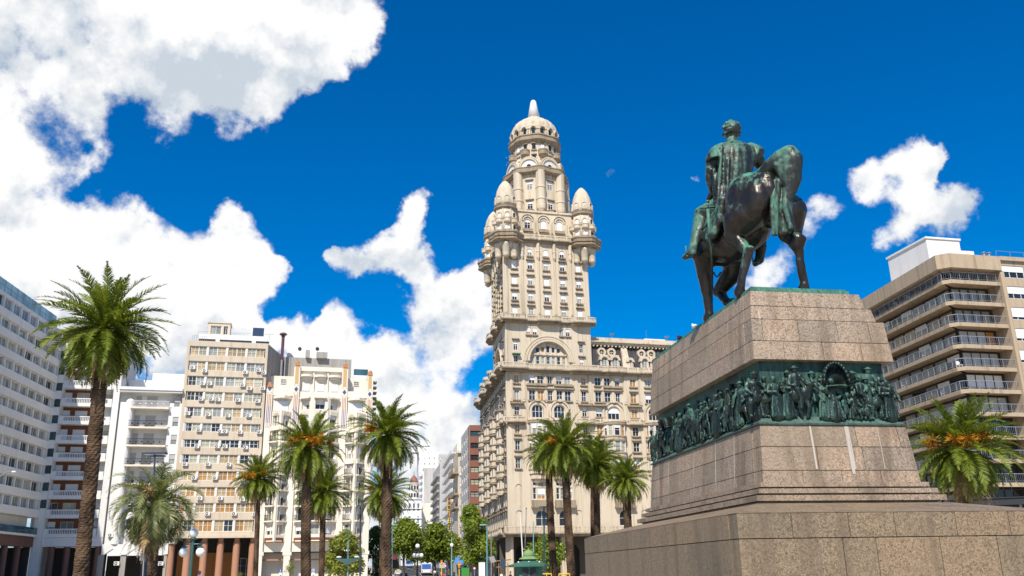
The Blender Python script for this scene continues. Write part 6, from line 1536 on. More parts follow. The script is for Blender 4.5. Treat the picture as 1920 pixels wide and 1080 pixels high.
for k, z in enumerate(zf):
    if z < 1: continue
    s = MB()
    # slab with its raised edge, wrapping the chamfered corner
    c0, c1 = GF.P(.8, 0, 0), GL.P(GLen - .7, 0, 0)
    out = [GF.P(FW, 0, 0), c0, c1, GL.P(0, 0, 0)]; inn = [GF.P(FW, -2.3, 0), GF.P(2.2, -2.3, 0), GL.P(GLen - 2.2, -2.3, 0), GL.P(0, -2.3, 0)]
    for i in range(3):
        s.hexa([inn[i] + Z * (z - .24), inn[i + 1] + Z * (z - .24), out[i + 1] + Z * (z - .24), out[i] + Z * (z - .24), inn[i] + Z * z, inn[i + 1] + Z * z, out[i + 1] + Z * z, out[i] + Z * z])
    for a, b in zip(out, out[1:]):
        f = Frame(b, a - b); s.box(f, 0, (a - b).length, -.12, .04, z - .40, z + .06)
    so_ = s.build('balcony_slab', M['concrete'], rbk); r = MB()
    for a, b in zip(out, out[1:]):
        f = Frame(b, a - b); L = (a - b).length
        r.box(f, 0, L, -.07, -.02, z + 1.0, z + 1.06); r.box(f, 0, L, -.06, -.03, z + .22, z + .25)
        for j in range(int(L / 1.25) + 1): r.box(f, j * 1.25, j * 1.25 + .05, -.08, -.01, z + .06, z + 1.0)
        for j in range(int(L / .25)): r.box(f, j * .25, j * .25 + .013, -.055, -.035, z + .25, z + 1.0)
    r.build('railing', mat('rail_grey%d' % k, (.34, .37, .40), .4, .4) if k == 0 else bpy.data.materials['rail_grey0'], so_)
# roof fascia with sunshades and a chamfered corner
s = MB(); e = .5
out = [GF.P(FW + .2, e, 0), GF.P(.6, e, 0), GL.P(GLen - .5, e, 0), GL.P(-.3, e, 0)]; inn = [GF.P(FW + .2, -9, 0), GF.P(9, -9, 0), GL.P(GLen - 9, -9, 0), GL.P(-.3, -9, 0)]
zb_ = ztop - 1.75
for i in range(3): s.hexa([inn[i] + Z * zb_, inn[i + 1] + Z * zb_, out[i + 1] + Z * zb_, out[i] + Z * zb_, inn[i] + Z * ztop, inn[i + 1] + Z * ztop, out[i + 1] + Z * ztop, out[i] + Z * ztop])
s.build('roof_fascia', M['concrete'], rbk)
# fin and the right-hand bay with spandrels
s = MB(); s.box(GF, FW, FW + .55, -3, .35, 0, zb_ - .003); s.build('fin', M['concrete'], rbk)
s = MB(); b2 = Windows(rbk, 'frame_w'); B2 = Frame(GF.P(0, -.15, 0), GF.U); hh = []
for k, z in enumerate(zf):
    if z > 1:
        for j in range(4):
            a = FW + .8 + j * 3.3; hh.append((a, a + 3.1, z + .75, z + 2.3)); b2.add(B2, a, a + 3.1, z + .75, z + 2.3, 'glass', d=-.12, cols=3, rows=1, blind=qg.choice([.5, .8, .6]))
wall(s, B2, FW + .56, FW + 15, 0, ztop - .3, hh, rev=.25); s.box(B2, FW + .56, FW + 15, -9, -.3, 0, ztop - .31); s.box(B2, FW + .56, FW + 15.2, -9, .3, ztop - .297, ztop + .2); s.build('spandrel_wall', M['concrete'], rbk); b2.build('strip_window')
# white rooftop block, chimneys, lower annexe at the far end
zz = GF.z(1745, 448, -7)
s = MB(); tl = GF.u(1700, 480, -8); f = Frame(GF.P(0, -7, 0), GF.U)
a, b_ = GF.u(1738, 460, -7), GF.u(1800, 462, -7); s.box(f, a, b_, -8, 0, ztop + .003, zz); s.box(f, a - .15, b_ + .15, -8.2, .15, zz, zz + .25); s.box(f, b_ + .16, b_ + 2.2, -6, -.3, ztop + .002, zz - 1.2); s.box(f, a - .003, b_, -8, .06, zz - 1.3, zz - 1.1) if False else None
s.build('roof_block', M['white'], rbk)
s = MB()
for du in (0, .7): p = GF.P(GF.u(1845, 478, -1) + du, -1, ztop); s.tube(p, p + Z * .9, .18, .18, 8); s.tube(p + Z * .903, p + Z * 1.0, .28, .28, 8)
s.build('roof_vent', M['metal'], rbk)
s = MB(); s.box(GF, FW + .5, FW + 15, -.3, -.26, ztop + 1.0, ztop + 1.05)
for j in range(8): s.box(GF, FW + .5 + j * 2, FW + .55 + j * 2, -.3, -.26, ztop + .2, ztop + 1.0)
s.build('roof_rail', M['metal'], rbk)
s = MB(); s.box(GL, -9, -.31, -9, -1, 0, GL.z(1640, 540, -1)); s.box(GL, -6, -2, -8.5, -2, GL.z(1640, 540, -1) + .002, GL.z(1640, 540, -1) + 1.6); s.build('annexe', M['concrete'], rbk)
# terrace furniture that shows over the rails
def chair(p, k):
    t = thing('terrace_chair', 'white plastic chair on a balcony of the concrete apartment block', 'chair', p, 'white chairs on the concrete balconies')
    b = MB(); b.box(Frame(p, GFd), -.25, .25, -.25, .25, .42, .46); b.box(Frame(p, GFd), -.25, .25, -.25, -.20, .46, .95); b.build('seat', M['white'], t)
    for sx in (-.22, .22):
        for sy in (-.22, .22): b = MB(); b.tube(V((p.x, p.y, p.z)) + GFd * sx + GF.N * sy, V((p.x, p.y, p.z + .42)) + GFd * sx + GF.N * sy, .025, .025, 5); b.build('leg', M['white'], t)
for k, s_ in ((0, 9), (0, 12), (1, 16), (2, 20), (3, 7.5), (4, 1.2), (4, 13), (5, 5)):
    chair(GL.P(GLen - s_, -.7, zf[k]), k)
# long dark canopy on posts at its foot
c0 = at(1782, 950, 78); c1 = at(2050, 925, 74); zt5 = at(1850, 934, 76).z; F5 = Frame(V((c0.x, c0.y, 0)), V((c1.x - c0.x, c1.y - c0.y, 0))); L5 = V((c1.x - c0.x, c1.y - c0.y, 0)).length
cn = thing('canopy', 'long black flat canopy at the foot of the concrete apartment block', 'canopy', F5.P(L5 / 2, -1.5, 0))
b = MB(); b.box(F5, 0, L5, -4, 0, zt5 - .55, zt5); b.box(F5, -.1, L5 + .1, -4.1, .1, zt5 + .002, zt5 + .08); b.build('roof', M['black'], cn)
for k in range(5): b = MB(); b.tube(F5.P(.6 + k * (L5 - 1.2) / 4, -.4, 0), F5.P(.6 + k * (L5 - 1.2) / 4, -.4, zt5 - .552), .12, .12, 10); b.build('post', M['metal'], cn)
b = MB(); b.box(F5, 0, L5, -4, -3.9, 0, zt5 - .552); b.build('back_panel', M['darkroom'], cn)
# ------------------------------------------------------------------ houses down the avenue
def street_block(x0, x1, ytop, Y, mkey, label, name='street_building', cat='building', depth=20, az=80.0):
    O = at(x0, 1040, Y); O = V((O.x, O.y, 0)); F = Frame(O, hdir(az)); w = F.u(x1, 1000)
    t = thing(name, label, cat, F.P(w / 2, -5, ground(0, Y)))
    return F, w, F.z((x0 + x1) / 2, ytop), t, ground(0, Y)
q8 = random.Random(21)
def win_rows(t, F, u0, u1, z0, z1, nf, nc, w=.55, h=.55, glass=('glass', 'glass', 'glass_light'), d=-.15, fr='frame_w', cap=60):
    W_ = Windows(t, fr, cap); hs = []
    for i in range(nf):
        for j in range(nc):
            zc = z0 + (z1 - z0) * (i + .5) / nf; uc = u0 + (u1 - u0) * (j + .5) / nc
            a = (u1 - u0) / nc * w / 2; b = (z1 - z0) / nf * h / 2
            hs.append((uc - a, uc + a, zc - b, zc + b)); W_.add(F, uc - a, uc + a, zc - b, zc + b, q8.choice(glass), d=d, cols=2, rows=1, fw=.1, blind=q8.choice([0, 0, .5]))
    W_.build(); return hs
# red-brown tiled tower next to the palace
F, w, zt, t, g = street_block(881, 906, 797, 232, 'redtile', 'slim tower of red brown tile bands and ribbon windows between the palace and the avenue')
wm = MB(); hs = []; n = 12; H = (zt - g) / n
W_ = Windows(t, 'frame_d', 40)
for k in range(n):
    z0 = g + H * k
    hs.append((.25, w, z0 + H * .05, z0 + H * .52)); W_.add(F, .25, w - .02, z0 + H * .05, z0 + H * .52, q8.choice(['glass', 'glass_pale', 'glass_teal', 'glass_light']), d=-.2, cols=3, rows=2, fw=.1)
wall(wm, F, 0, w, g, zt, hs, rev=.3); wm.box(F, 1.8, w, -14, -.35, g, zt); wm.box(F, .02, 2.2, -3, -.35, g, zt - .02); wm.build('tile_wall', M['redtile'], t); W_.build()
S_ = Frame(F.O - F.N * 20, F.N * 1.0)
wm = MB(); f2 = Frame(F.P(0, 0, 0) + hdir(-9) * 22, -hdir(-9)); wall(wm, f2, 0, 22, g, zt + .01, win_rows(t, f2, 1, 21, g, zt - 1, 11, 4, .4, .5)); wm.build('side_wall', M['greywall'], t)
# beige house with a heavy balcony
F, w, zt, t, g = street_block(859, 875, 846, 255, 'beige', 'older beige house with a heavy stone balcony, left of the red brown tiled tower')
f2 = Frame(F.O + hdir(-9) * 16, -hdir(-9))
wm = MB(); wall(wm, F, 0, w, g, zt, win_rows(t, F, .2, w, g + 3, zt - 2, 9, 2)); wall(wm, f2, 0, 16, g, zt, win_rows(t, f2, .5, 15.5, g + 3, zt - 2, 9, 4)); wm.box(F, 0, w, -10, -.4, g, zt - .01)
wm.box(F, -.5, w, -.3, .8, zt - .6, zt); wm.build('wall', M['stone'], t)
z_ = F.z(862, 885)
wm = MB()
for zz_, dd in ((z_, 1.6), (F.z(862, 925), 1.1), (F.z(862, 950), 1.1)): wm.box(f2, 2, 16.6, 0.003, dd, zz_ - .5, zz_); wm.box(f2, 2, 16.6, dd - .2, dd, zz_, zz_ + 1.1)
wm.build('balcony', M['stone_trim'], t)
# white balconied hotel block with its blank party wall and the hanging sign
F, w, zt, t, g = street_block(857, 873, 831, 285, 'offwhite', 'cream apartment block with stacked rounded balconies that carries the vertical hotel sign')
f2 = Frame(F.O + hdir(-9) * 44, -hdir(-9)); wm = MB(); wall(wm, f2, 0, 44, g, zt, win_rows(t, f2, .5, 43, g + 3, zt - 1, 12, 8, .7, .5)); wm.box(F, 0, w + 8, -14, 0, g, zt - .3); wm.build('wall', M['offwhite'], t)
n = 12; H = (zt - g - 3) / n
for k in range(n):
    b = MB(); z0 = g + 3 + H * k; b.prism([(1, .003), (1, 1.5), (40, 1.9), (43.6, 1.5), (44.2, .003)][::-1], z0 - .2, z0, f2); b.prism([(1, 1.3), (1, 1.5), (40, 1.9), (43.6, 1.5), (43.6, 1.3), (40, 1.7)][::-1], z0, z0 + 1.0, f2); b.build('balcony', M['white'], t)
hs_ = thing('hotel_sign', 'vertical yellow and red HOTEL sign hung out over the avenue from the cream balcony block', 'sign', f2.P(44.5, 2.2, F.z(842, 992)))
ya, yb_ = 934, 994; za, zb_ = F.z(842, ya), F.z(842, yb_)
b = MB(); b.box(F, F.u(839.5, 965) - .0, F.u(843.5, 965), 1.2, 1.5, zb_, za); b.build('sign_board', mat('sign_board', (.10, .05, .03), .6), hs_)
for i, ch_ in enumerate('HOTEL'):
    cu_ = bpy.data.curves.new('letter', 'FONT'); cu_.body = ch_; cu_.size = (za - zb_) / 5 * 1.18; cu_.extrude = .05; cu_.align_x = 'CENTER'
    to = bpy.data.objects.new('letter', cu_); C.objects.link(to)
    C.objects.unlink(to); WORK.collection.objects.link(to); WORK.view_layers[0].update(); dg = WORK.view_layers[0].depsgraph; me = bpy.data.meshes.new_from_object(to.evaluated_get(dg)); bpy.data.objects.remove(to)
    p = F.P((F.u(839.5, 965) + F.u(843.5, 965)) / 2, 1.56, za - (za - zb_) * (i + .92) / 5)
    rm_ = Matrix(((F.U.x, 0, F.N.x, 0), (F.U.y, 0, F.N.y, 0), (0, 1, 0, 0), (0, 0, 0, 1)))
    me.transform(Matrix.Translation(p - wloc(hs_)) @ rm_); me.materials.clear(); me.materials.append(M['yellow'] if i % 2 else mat('letter_amber', (.75, .33, .04), .5))
    o = bpy.data.objects.new('letter', me); C.objects.link(o); o.parent = hs_
# more distant blocks
F, w, zt, t, g = street_block(824, 858, 868, 340, 'grey', 'grey brown block with rows of shallow balconies farther down the avenue, behind the hotel block')
f2 = Frame(F.O + hdir(-9) * 40, -hdir(-9)); wm = MB(); wall(wm, f2, 0, 40, g, zt, win_rows(t, f2, .5, 39, g + 2, zt - 1, 12, 8)); wm.box(F, 0, w, -14, 0, g, zt - .2); wm.build('wall', M['greywall'], t)
for k in range(11):
    b = MB(); z0 = g + 4 + (zt - g - 6) / 11 * k; b.box(f2, 1, 39, .003, 1.0, z0, z0 + .9); b.build('balcony', M['grey'], t)
F, w, zt, t, g = street_block(816, 838, 852, 520, 'white', 'pale far block with two rows of square windows closing the avenue')
wm = MB(); wall(wm, F, 0, w, g, zt, win_rows(t, F, .5, w - .5, zt - 9, zt - 1, 2, 6)); wm.box(F, 0, w, -14, -.4, g, zt - .01); wm.build('wall', M['greywall'], t)
F, w, zt, t, g = street_block(783, 821, 847, 490, 'white', 'tall white block with small windows behind the stained grey party wall')
wm = MB(); wall(wm, F, 0, w, g, zt, win_rows(t, F, 2, w - 1, zt - 14, zt - 2, 4, 3, .25, .4)); wm.box(F, 0, w, -14, -.4, g, zt - .01); wm.box(F, -4, w * .55, -10, -2, zt, zt + 3.5); wm.box(F, -5, w * .6, -10.3, -1.5, zt + 3.5, zt + 4.2); wm.build('wall', M['white'], t)
F, w, zt, t, g = street_block(793, 822, 876, 460, 'greywall', 'block with a big blank stained grey party wall and small stacked balconies')
wm = MB(); wm.box(F, 0, w, -18, 0, g, zt - .5); wm.build('party_wall', M['greywall'], t)
b = MB(); b.box(F, -.3, w + .3, -2, .05, zt - .497, zt - .2)
for k in range(14): b.box(F, .2 + k * (w - .4) / 14, .35 + k * (w - .4) / 14, -.2, 0.03, zt - .2, zt + .9)
b.box(F, 0, w, -.2, .04, zt + .9, zt + 1.1); b.build('parapet', M['white'], t)
b = MB(); b.box(F, -1.7, -.003, -18, -.3, g, zt - 2); b.build('wall', M['white'], t)
for k in range(9):
    b = MB(); z0 = zt - 4.5 - k * 3.1; b.prism([(-1.7 + .9 * math.cos(math.pi + math.pi * i / 6), .2 + .9 * math.sin(math.pi * i / 6)) for i in range(7)], z0, z0 + 1.1, F); b.build('balcony', M['white'], t)
F, w, zt, t, g = street_block(790, 821, 943, 445, 'offwhite', 'low cream house with a bare upper wall in front of the grey party wall')
wm = MB(); wm.box(F, 0, w, -12, 0, g, zt); wm.box(F, -1.6, .3, -8, .6, zt - 2.4, zt - 1.0); wm.box(F, -1.2, -.003, -8, -.1, g, zt - 2.4); wm.build('wall', M['offwhite'], t)
F, w, zt, t, g = street_block(752, 790, 935, 430, 'white', 'white house with arched bay and cornices stepping up behind the trees left of the avenue')
wm = MB(); wall(wm, F, 0, w, g, zt, win_rows(t, F, .5, w - .5, g + 6, zt - 1, 4, 4, .5, .6)); wm.box(F, 0, w, -10, -.4, g, zt - .01)
for k in range(4): wm.box(F, -.2, w + .2, -.2, .5, zt - .3 - k * 4.4, zt - k * 4.4)
wm.build('wall', M['white'], t)
# turreted house with a small red dome
F, w, zt, t, g = street_block(766, 784, 905, 470, 'white', 'pale corner house crowned by a small red ribbed dome, seen between palm and avenue')
wm = MB(); c = F.P(w / 2, -3, 0); wm.box(F, -2, w + 2, -12, -3, g, zt - 6); wm.lathe(c + Z * g, [(w / 2, 0), (w / 2, zt - g - .5), (w / 2 + .4, zt - g - .3), (w / 2 + .4, zt - g)], 16); wm.build('wall', M['white'], t)
b = MB(); b.lathe(c + Z * zt, [(w / 2 - .1, 0), (w / 2 - .3, 1.2), (w / 3, 2.6), (.5, 3.9), (.15, 4.3), (.1, 6)], 16); b.build('red_dome', mat('red_dome', (.24, .10, .08), .7), t)
b = MB()
for k in range(10):
    a = 6.283 * k / 10; e = V((math.cos(a), math.sin(a), 0)); f = Frame(c + e * (w / 2 + .03), V((e.y, -e.x, 0)))
    if f.N.dot(e) < 0: f = Frame(c + e * (w / 2 + .03), V((-e.y, e.x, 0)))
    for zz_ in (zt - 3.4, zt - 7.2): b.poly(f.P(-.5, 0, zz_), f.P(.5, 0, zz_), f.P(.5, 0, zz_ + 2), f.P(-.5, 0, zz_ + 2))
b.build('pane', M['glass'], t)
# long low town front behind the left pavement trees and under the palace's side
F, w, zt, t, g = street_block(699, 750, 1030, 240, 'darkroom', 'dark shop front with a red awning in the shade beside the art deco corner')
wm = MB(); wm.box(F, 0, w, -6, 0, g, zt); wm.build('wall', M['darkroom'], t); b = MB(); b.box(F, 1.5, 6, .003, 1.8, F.z(716, 1050), F.z(716, 1043)); b.build('red_awning', M['awn_red'], t)
# ------------------------------------------------------------------ palms and trees
def leafmat(name, c1, c2, trans=.35, rough=.45):
    m = bpy.data.materials.new(name); m.use_nodes = True; t = NT(m); b = t.b
    isl = t.pos.outputs['Random Per Island']; n = t.noise((.9, .9, .9), 1, 2)
    v = t.math('ADD', t.math('MULTIPLY', isl, .6), t.math('MULTIPLY', n, .5))
    c = t.ramp(v, [(.2, c1), (.8, c2)]); t.col(c); b.inputs['Roughness'].default_value = rough; b.inputs['Specular IOR Level'].default_value = .35
    tr = t.n('ShaderNodeBsdfTranslucent'); t.l(t.mix(1, c, (1.2, 1.15, .6), 'MULTIPLY'), tr.inputs['Color'])
    mx_ = t.n('ShaderNodeMixShader'); mx_.inputs[0].default_value = trans; t.l(b.outputs[0], mx_.inputs[1]); t.l(tr.outputs[0], mx_.inputs[2])
    t.l(mx_.outputs[0], t.t.nodes['Material Output'].inputs[0]); return m
M['frond'] = leafmat('palm_frond', (.05, .09, .008), (.25, .295, .035))
M['frond_grey'] = leafmat('grey_frond', (.075, .105, .035), (.30, .32, .13))
M['frond_dead'] = leafmat('dead_frond', (.20, .12, .05), (.45, .31, .15), .15, .8)
M['fruit'] = leafmat('orange_fruit_stalk', (.55, .20, .015), (.80, .36, .03), .2, .6)
M['leaf_a'] = leafmat('plane_leaf', (.08, .14, .014), (.30, .37, .05), .45)
M['leaf_b'] = leafmat('dark_leaf', (.03, .07, .010), (.11, .18, .025), .35)
M['leaf_y'] = leafmat('yellow_green_leaf', (.12, .16, .018), (.36, .38, .07), .45)
def bark(name, c1, c2, sc=(5, 5, 14)):
    m = mat(name, c1, .9, spec=.2); t = NT(m)
    v = t.n('ShaderNodeTexVoronoi'); v.inputs['Scale'].default_value = 1.0; t.l(t.scaled(sc), v.inputs['Vector']); n = t.noise((1.2, 1.2, .8), 1, 4)
    c = t.mix(t.ramp(v.outputs['Distance'], [(.1, g3(0)), (.6, g3(1))]), c2, c1); t.col(t.mix(t.ramp(n, [(.4, g3(0)), (.65, g3(1))]), c, tuple(q * 1.5 for q in c2)))
    t.bump(v.outputs['Distance'], .9, .08); return m
M['palm_bark'] = bark('palm_bark', (.024, .015, .009), (.092, .058, .034))
M['tree_bark'] = bark('tree_bark', (.07, .055, .04), (.15, .125, .095), (8, 8, 2))
def frond(mb, az, el, L, droop, q, dens=44, lw=.045, ll=.62, vee=.5):
    """feather leaf: arching rib with narrow leaflets in two rows"""
    h = V((math.cos(az), math.sin(az), 0)); side = V((-h.y, h.x, 0)); tw = q.uniform(-.5, .5)
    pts = []; p = V((0, 0, 0)) + h * .16; n = 16; a = el
    for i in range(n + 1):
        pts.append((p.copy(), a)); a = el - droop * ((i + 1) / n) ** 1.5; p = p + (h * math.cos(a) + Z * math.sin(a)) * (L / n)
    for i in range(n):
        (p0, a0), (p1, a1) = pts[i], pts[i + 1]; r0, r1 = .05 * (1 - i / n) + .012, .05 * (1 - (i + 1) / n) + .012
        mb.add([p0 - side * r0, p0 + side * r0, p1 + side * r1, p1 - side * r1], [(0, 1, 2, 3)])
    for k in range(dens):
        t = .10 + .90 * (k + q.random() * .5) / dens; x = t * n; i = min(n - 1, int(x)); f = x - i
        p = pts[i][0].lerp(pts[i + 1][0], f); aa = pts[i][1]
        tan = h * math.cos(aa) + Z * math.sin(aa); up = -h * math.sin(aa) + Z * math.cos(aa)
        l = ll * (.35 + 1.0 * math.sin(min(1, t * 1.12) * math.pi) ** .6) * (1 if t < .85 else (1.25 - t) / .4) * q.uniform(.85, 1.1)
        for s in (-1, 1):
            sd = side * s * math.cos(tw) + up * math.sin(tw) * s
            d = (tan * q.uniform(.75, 1.1) + sd * .85 + up * (vee * q.uniform(.2, 1.0))).normalized()
            e = p + d * l - Z * (l * l * .35); m_ = p + d * l * .5 - Z * (l * l * .05)
            wv = tan.cross(d).normalized().cross(d).normalized() if False else tan
            w_ = lw * (1 - .3 * t)
            mb.add([p - wv * w_ * .5, p + wv * w_ * .5, m_ + wv * w_ * .6, e, m_ - wv * w_ * .5], [(0, 1, 2, 4), (4, 2, 3)])
def palm_meshes(seed, nf=98, L=3.3, lo=-1.25, mkey='frond', drp=(.55, 1.3), ll=.42, lw=.075, dens=46):
    q = random.Random(seed); g_ = MB(); d_ = MB(); fr = MB()
    for k in range(nf):
        u = (k + .5) / nf; el = 1.50 - (1.50 - lo) * u ** .85 + q.uniform(-.12, .12)
        az = k * 2.39996 + q.uniform(-.2, .2)
        dr = q.uniform(*drp) * (.75 + .5 * (1 - abs(el) / 1.6)); 
        frond(g_, az, el, L * q.uniform(.86, 1.06) * (1 if el > -.3 else .9), dr, q, dens, lw, ll)
    for k in range(26):
        frond(d_, k * 2.39996 + q.uniform(-.3, .3), q.uniform(-1.5, -1.0), L * q.uniform(.8, 1.08), q.uniform(.1, .4), q, 32, lw * .8, ll * .6)
    def clusters(n):
        out = []
        for k in range(n):
            b = MB(); az = -1.57 + (k - (n - 1) / 2) * .62 + q.uniform(-.2, .2); h = V((math.cos(az), math.sin(az), 0)); c = h * q.uniform(1.15, 1.6) + Z * q.uniform(.25, .75); 
            b.tube(h * .15, c, .04, .03, 6)
            for j in range(90):
                e = V((q.gauss(0, 1), q.gauss(0, 1), q.gauss(0, .8) - .2)).normalized(); l = q.uniform(.25, .6)
                w_ = e.orthogonal().normalized() * .024; b.add([c - w_, c + w_, c + e * l + w_ * .4 - Z * .08, c + e * l - w_ * .4 - Z * .08], [(0, 1, 2, 3)])
            out.append(b)
        return out
    return g_, d_, clusters
def to_mesh(mb, name, m):
    me = bpy.data.meshes.new(name); me.from_pydata(mb.v, [], mb.f); me.materials.append(m); me.update(); return me
PM = []
for s in range(4):
    g_, d_, cl = palm_meshes(100 + s, lo=(-1.1, -.95, -1.15, -.85)[s])
    PM.append((to_mesh(g_, 'crown', M['frond']), to_mesh(d_, 'dead_fronds', M['frond_dead']), [to_mesh(b, 'fruit_cluster', M['fruit']) for b in cl(7)]))
gq, dq, cq = palm_meshes(300, nf=58, L=3.1, lo=-.9, drp=(1.6, 2.4), ll=.60, lw=.06)
BUT = (to_mesh(gq, 'crown', M['frond_grey']), to_mesh(dq, 'dead_fronds', M['frond_dead']), [to_mesh(b, 'fruit_cluster', M['frond_dead']) for b in cq(2)])
def trunk_mesh(base, top, r0, r1, q, ribs=True, skirt=.0, mk='palm_bark'):
    mb = MB(); L = (top - base).length; n = max(12, int(L / .16)); k = 18; vs = []
    bend = V((q.uniform(-.1, .1), q.uniform(-.1, .1), 0))
    for i in range(n + 1):
        t = i / n; c = base.lerp(top, t) + bend * math.sin(math.pi * t); r = r0 + (r1 - r0) * t
        r *= 1 + .10 * max(0, (t - .86) / .14) + .25 * max(0, (.05 - t) / .05)
        for j in range(k):
            a = 6.28318 * j / k; rr_ = r * (1 + (.05 if (i + (j % 2)) % 2 else -.03) + q.uniform(-.025, .025) * (2.2 if .55 < t < .8 else 1)); vs.append((c.x + rr_ * math.cos(a), c.y + rr_ * math.sin(a), c.z))
    fs = [(i * k + j, i * k + (j + 1) % k, (i + 1) * k + (j + 1) % k, (i + 1) * k + j) for i in range(n) for j in range(k)]
    mb.add(vs, fs); mb.poly(*vs[-k:]); return mb
def palm(x, y, Y, wpx, tpx, label, variant, fruit=0, kind='palm', bx=None, dead=True, group=None, rot=None, squash=1.0):
    q = random.Random(int(x * 7 + y)); c = at(x, y, Y); s = wpx / FPX * (c - EYEP).length / 6.2
    xb = bx if bx is not None else x
    b = at(xb, 1078, Y); b = V((b.x, b.y, 0)); r = tpx * .86 / 2 / FPX * (c - EYEP).length
    t = thing('palm_tree', label, 'palm', b, group)
    mk = M['palm_bark']; o = trunk_mesh(b, c - Z * .1, r, r * .95, q).build('trunk', mk, t)
    src = BUT if kind == 'butia' else PM[variant % 4]
    def put_(me, name, sc):
        o = bpy.data.objects.new(name, me); C.objects.link(o); o.parent = t; o.location = c - b; o.rotation_euler = (0, 0, q.uniform(-.3, .3) if name == 'fruit_cluster' else (rot if rot is not None else q.uniform(0, 6.28))); o.scale = (sc, sc, sc * squash); return o
    put_(src[0], 'crown', s)
    if dead: put_(src[1], 'dead_fronds', s)
    for k in range(min(fruit, len(src[2]))): put_(src[2][k], 'fruit_cluster', s * 1.0)
    return t
palm(197, 616, 42, 220, 26, 'tallest palm with a thick brown trunk, in front of the brick balcony house', 0, 0, bx=152)
palm(291, 945, 55, 185, 20, 'short grey green jelly palm with arching fronds in front of the white balcony house', 0, 2, 'butia', bx=287)
palm(485, 898, 108, 100, 10, 'small slender palm in front of the office block and the last pink column', 1, 5, bx=480)
palm(578, 838, 76, 150, 20, 'palm with orange fruit stalks and the thicker trunk before the art deco house', 2, 7, bx=576)
palm(606, 922, 98, 112, 12, 'palm standing behind the thicker trunked one before the art deco house', 3, 0, bx=603)
palm(728, 815, 74, 150, 22, 'palm with a straight trunk and some orange stalks at the left edge of the avenue', 1, 3, bx=726)
palm(722, 925, 96, 118, 12, 'palm half hidden behind the straight trunked one at the avenue edge', 0, 2, bx=716)
palm(1028, 850, 92, 100, 15, 'leftmost palm of the cluster in front of the palace, leaning slightly', 3, 0, bx=1040)
palm(1059, 836, 84, 138, 17, 'tallest palm of the cluster in front of the palace, with tan fruit stalks', 2, 2, bx=1072)
palm(1112, 862, 96, 112, 10, 'palm behind the cluster in front of the palace, with the thinnest trunk', 0, 0, bx=1112)
palm(1118, 872, 88, 108, 13, 'palm in the middle of the cluster in front of the palace, with brown hanging fronds', 1, 0, bx=1122)
palm(1173, 900, 80, 100, 17, 'lowest palm of the cluster, beside the left flank of the monument', 3, 0, bx=1180)
palm(1801, 842, 46, 195, 19, 'squat palm with bright orange fruit stalks in front of the concrete apartment block', 1, 7, bx=1822, rot=1.0)
# broadleaf trees
def leaf_tree(x, yt, yb, Y, wpx, mk, label, seed, n=3200, grow=1.7, name='street_tree', trunk=True, zc=.55):
    q = random.Random(seed); top = at(x, yt, Y); bot = at(x, yb, Y); g = ground(bot.x, Y)
    ps = (top - EYEP).length / FPX; Rw = wpx * ps / 2; H = top.z - bot.z; base = V((bot.x, bot.y, g))
    t = thing(name, label, 'tree', base)
    c0 = V((bot.x, bot.y, bot.z)); lobes = []
    for k in range(26):
        h = q.random() ** .9; wr = Rw * (math.sin(math.pi * min(1, .16 + h * .80)) ** .8)
        a = q.uniform(0, 6.28); rr_ = wr * q.uniform(.15, .85)
        lobes.append((c0 + V((rr_ * math.cos(a), rr_ * math.sin(a), H * (.08 + .84 * h))), Rw * q.uniform(.22, .42)))
    lobes.append((c0 + V((q.uniform(-.1, .1) * Rw, 0, H * .93)), Rw * .22))
    mb = MB(); ls = Rw * .075
    for k in range(int(n * grow)):
        c, r = q.choice(lobes); e = V((q.gauss(0, 1), q.gauss(0, 1), q.gauss(0, .8))).normalized(); p = c + e * r * q.uniform(.4, 1.22)
        nrm_ = (e * .6 + V((q.uniform(-1, 1), q.uniform(-1, 1), q.uniform(-.2, 1)))).normalized(); a = nrm_.orthogonal().normalized(); b = nrm_.cross(a); an = q.uniform(0, 6.28)
        a, b = a * math.cos(an) + b * math.sin(an), b * math.cos(an) - a * math.sin(an); s = ls * q.uniform(.7, 1.3)
        mb.add([p - a * s, p - b * s * .6, p + a * s, p + b * s * .6], [(0, 1, 2, 3)])
    mb.build('crown', M[mk], t)
    tb = MB(); tr_ = max(.12, Rw * .07); hub = V((base.x, base.y, c0.z + H * .2))
    tb.tube(base, hub, tr_, tr_ * .7, 10)
    for k in range(9):
        e = lobes[k * 2][0]; m_ = hub.lerp(e, .5) + Z * (H * .03); tb.tube(hub - Z * H * .05, m_, tr_ * .5, tr_ * .3, 6); tb.tube(m_, e, tr_ * .3, tr_ * .1, 6)
    tb.build('trunk', M['tree_bark'], t); return t
leaf_tree(646, 998, 1078, 120, 78, 'leaf_y', 'small yellow green tree with loose foliage in front of the art deco house', 1, 2600)
leaf_tree(705, 985, 1090, 190, 60, 'leaf_b', 'dark green tree in the shade beside the art deco corner', 2, 2200)
leaf_tree(757, 975, 1046, 175, 72, 'leaf_a', 'round green tree on the left pavement of the avenue, right of the double trunks', 3, 3000)
leaf_tree(815, 985, 1048, 215, 78, 'leaf_a', 'olive green tree overhanging the right lane of the avenue near the bus', 4, 3000)
leaf_tree(842, 1000, 1048, 240, 60, 'leaf_y', 'lighter yellow green tree behind the traffic lights on the right pavement', 9, 2200)
leaf_tree(883, 945, 1058, 150, 70, 'leaf_a', 'tall pointed green tree at the corner left of the palace', 5, 3800)
leaf_tree(905, 990, 1065, 152, 50, 'leaf_a', 'shorter green tree at the foot of the palace corner, right of the tall pointed one', 6, 2200)
leaf_tree(1026, 1008, 1070, 118, 76, 'leaf_a', 'bushy bright green tree behind the kiosk in front of the palace', 7, 3000)
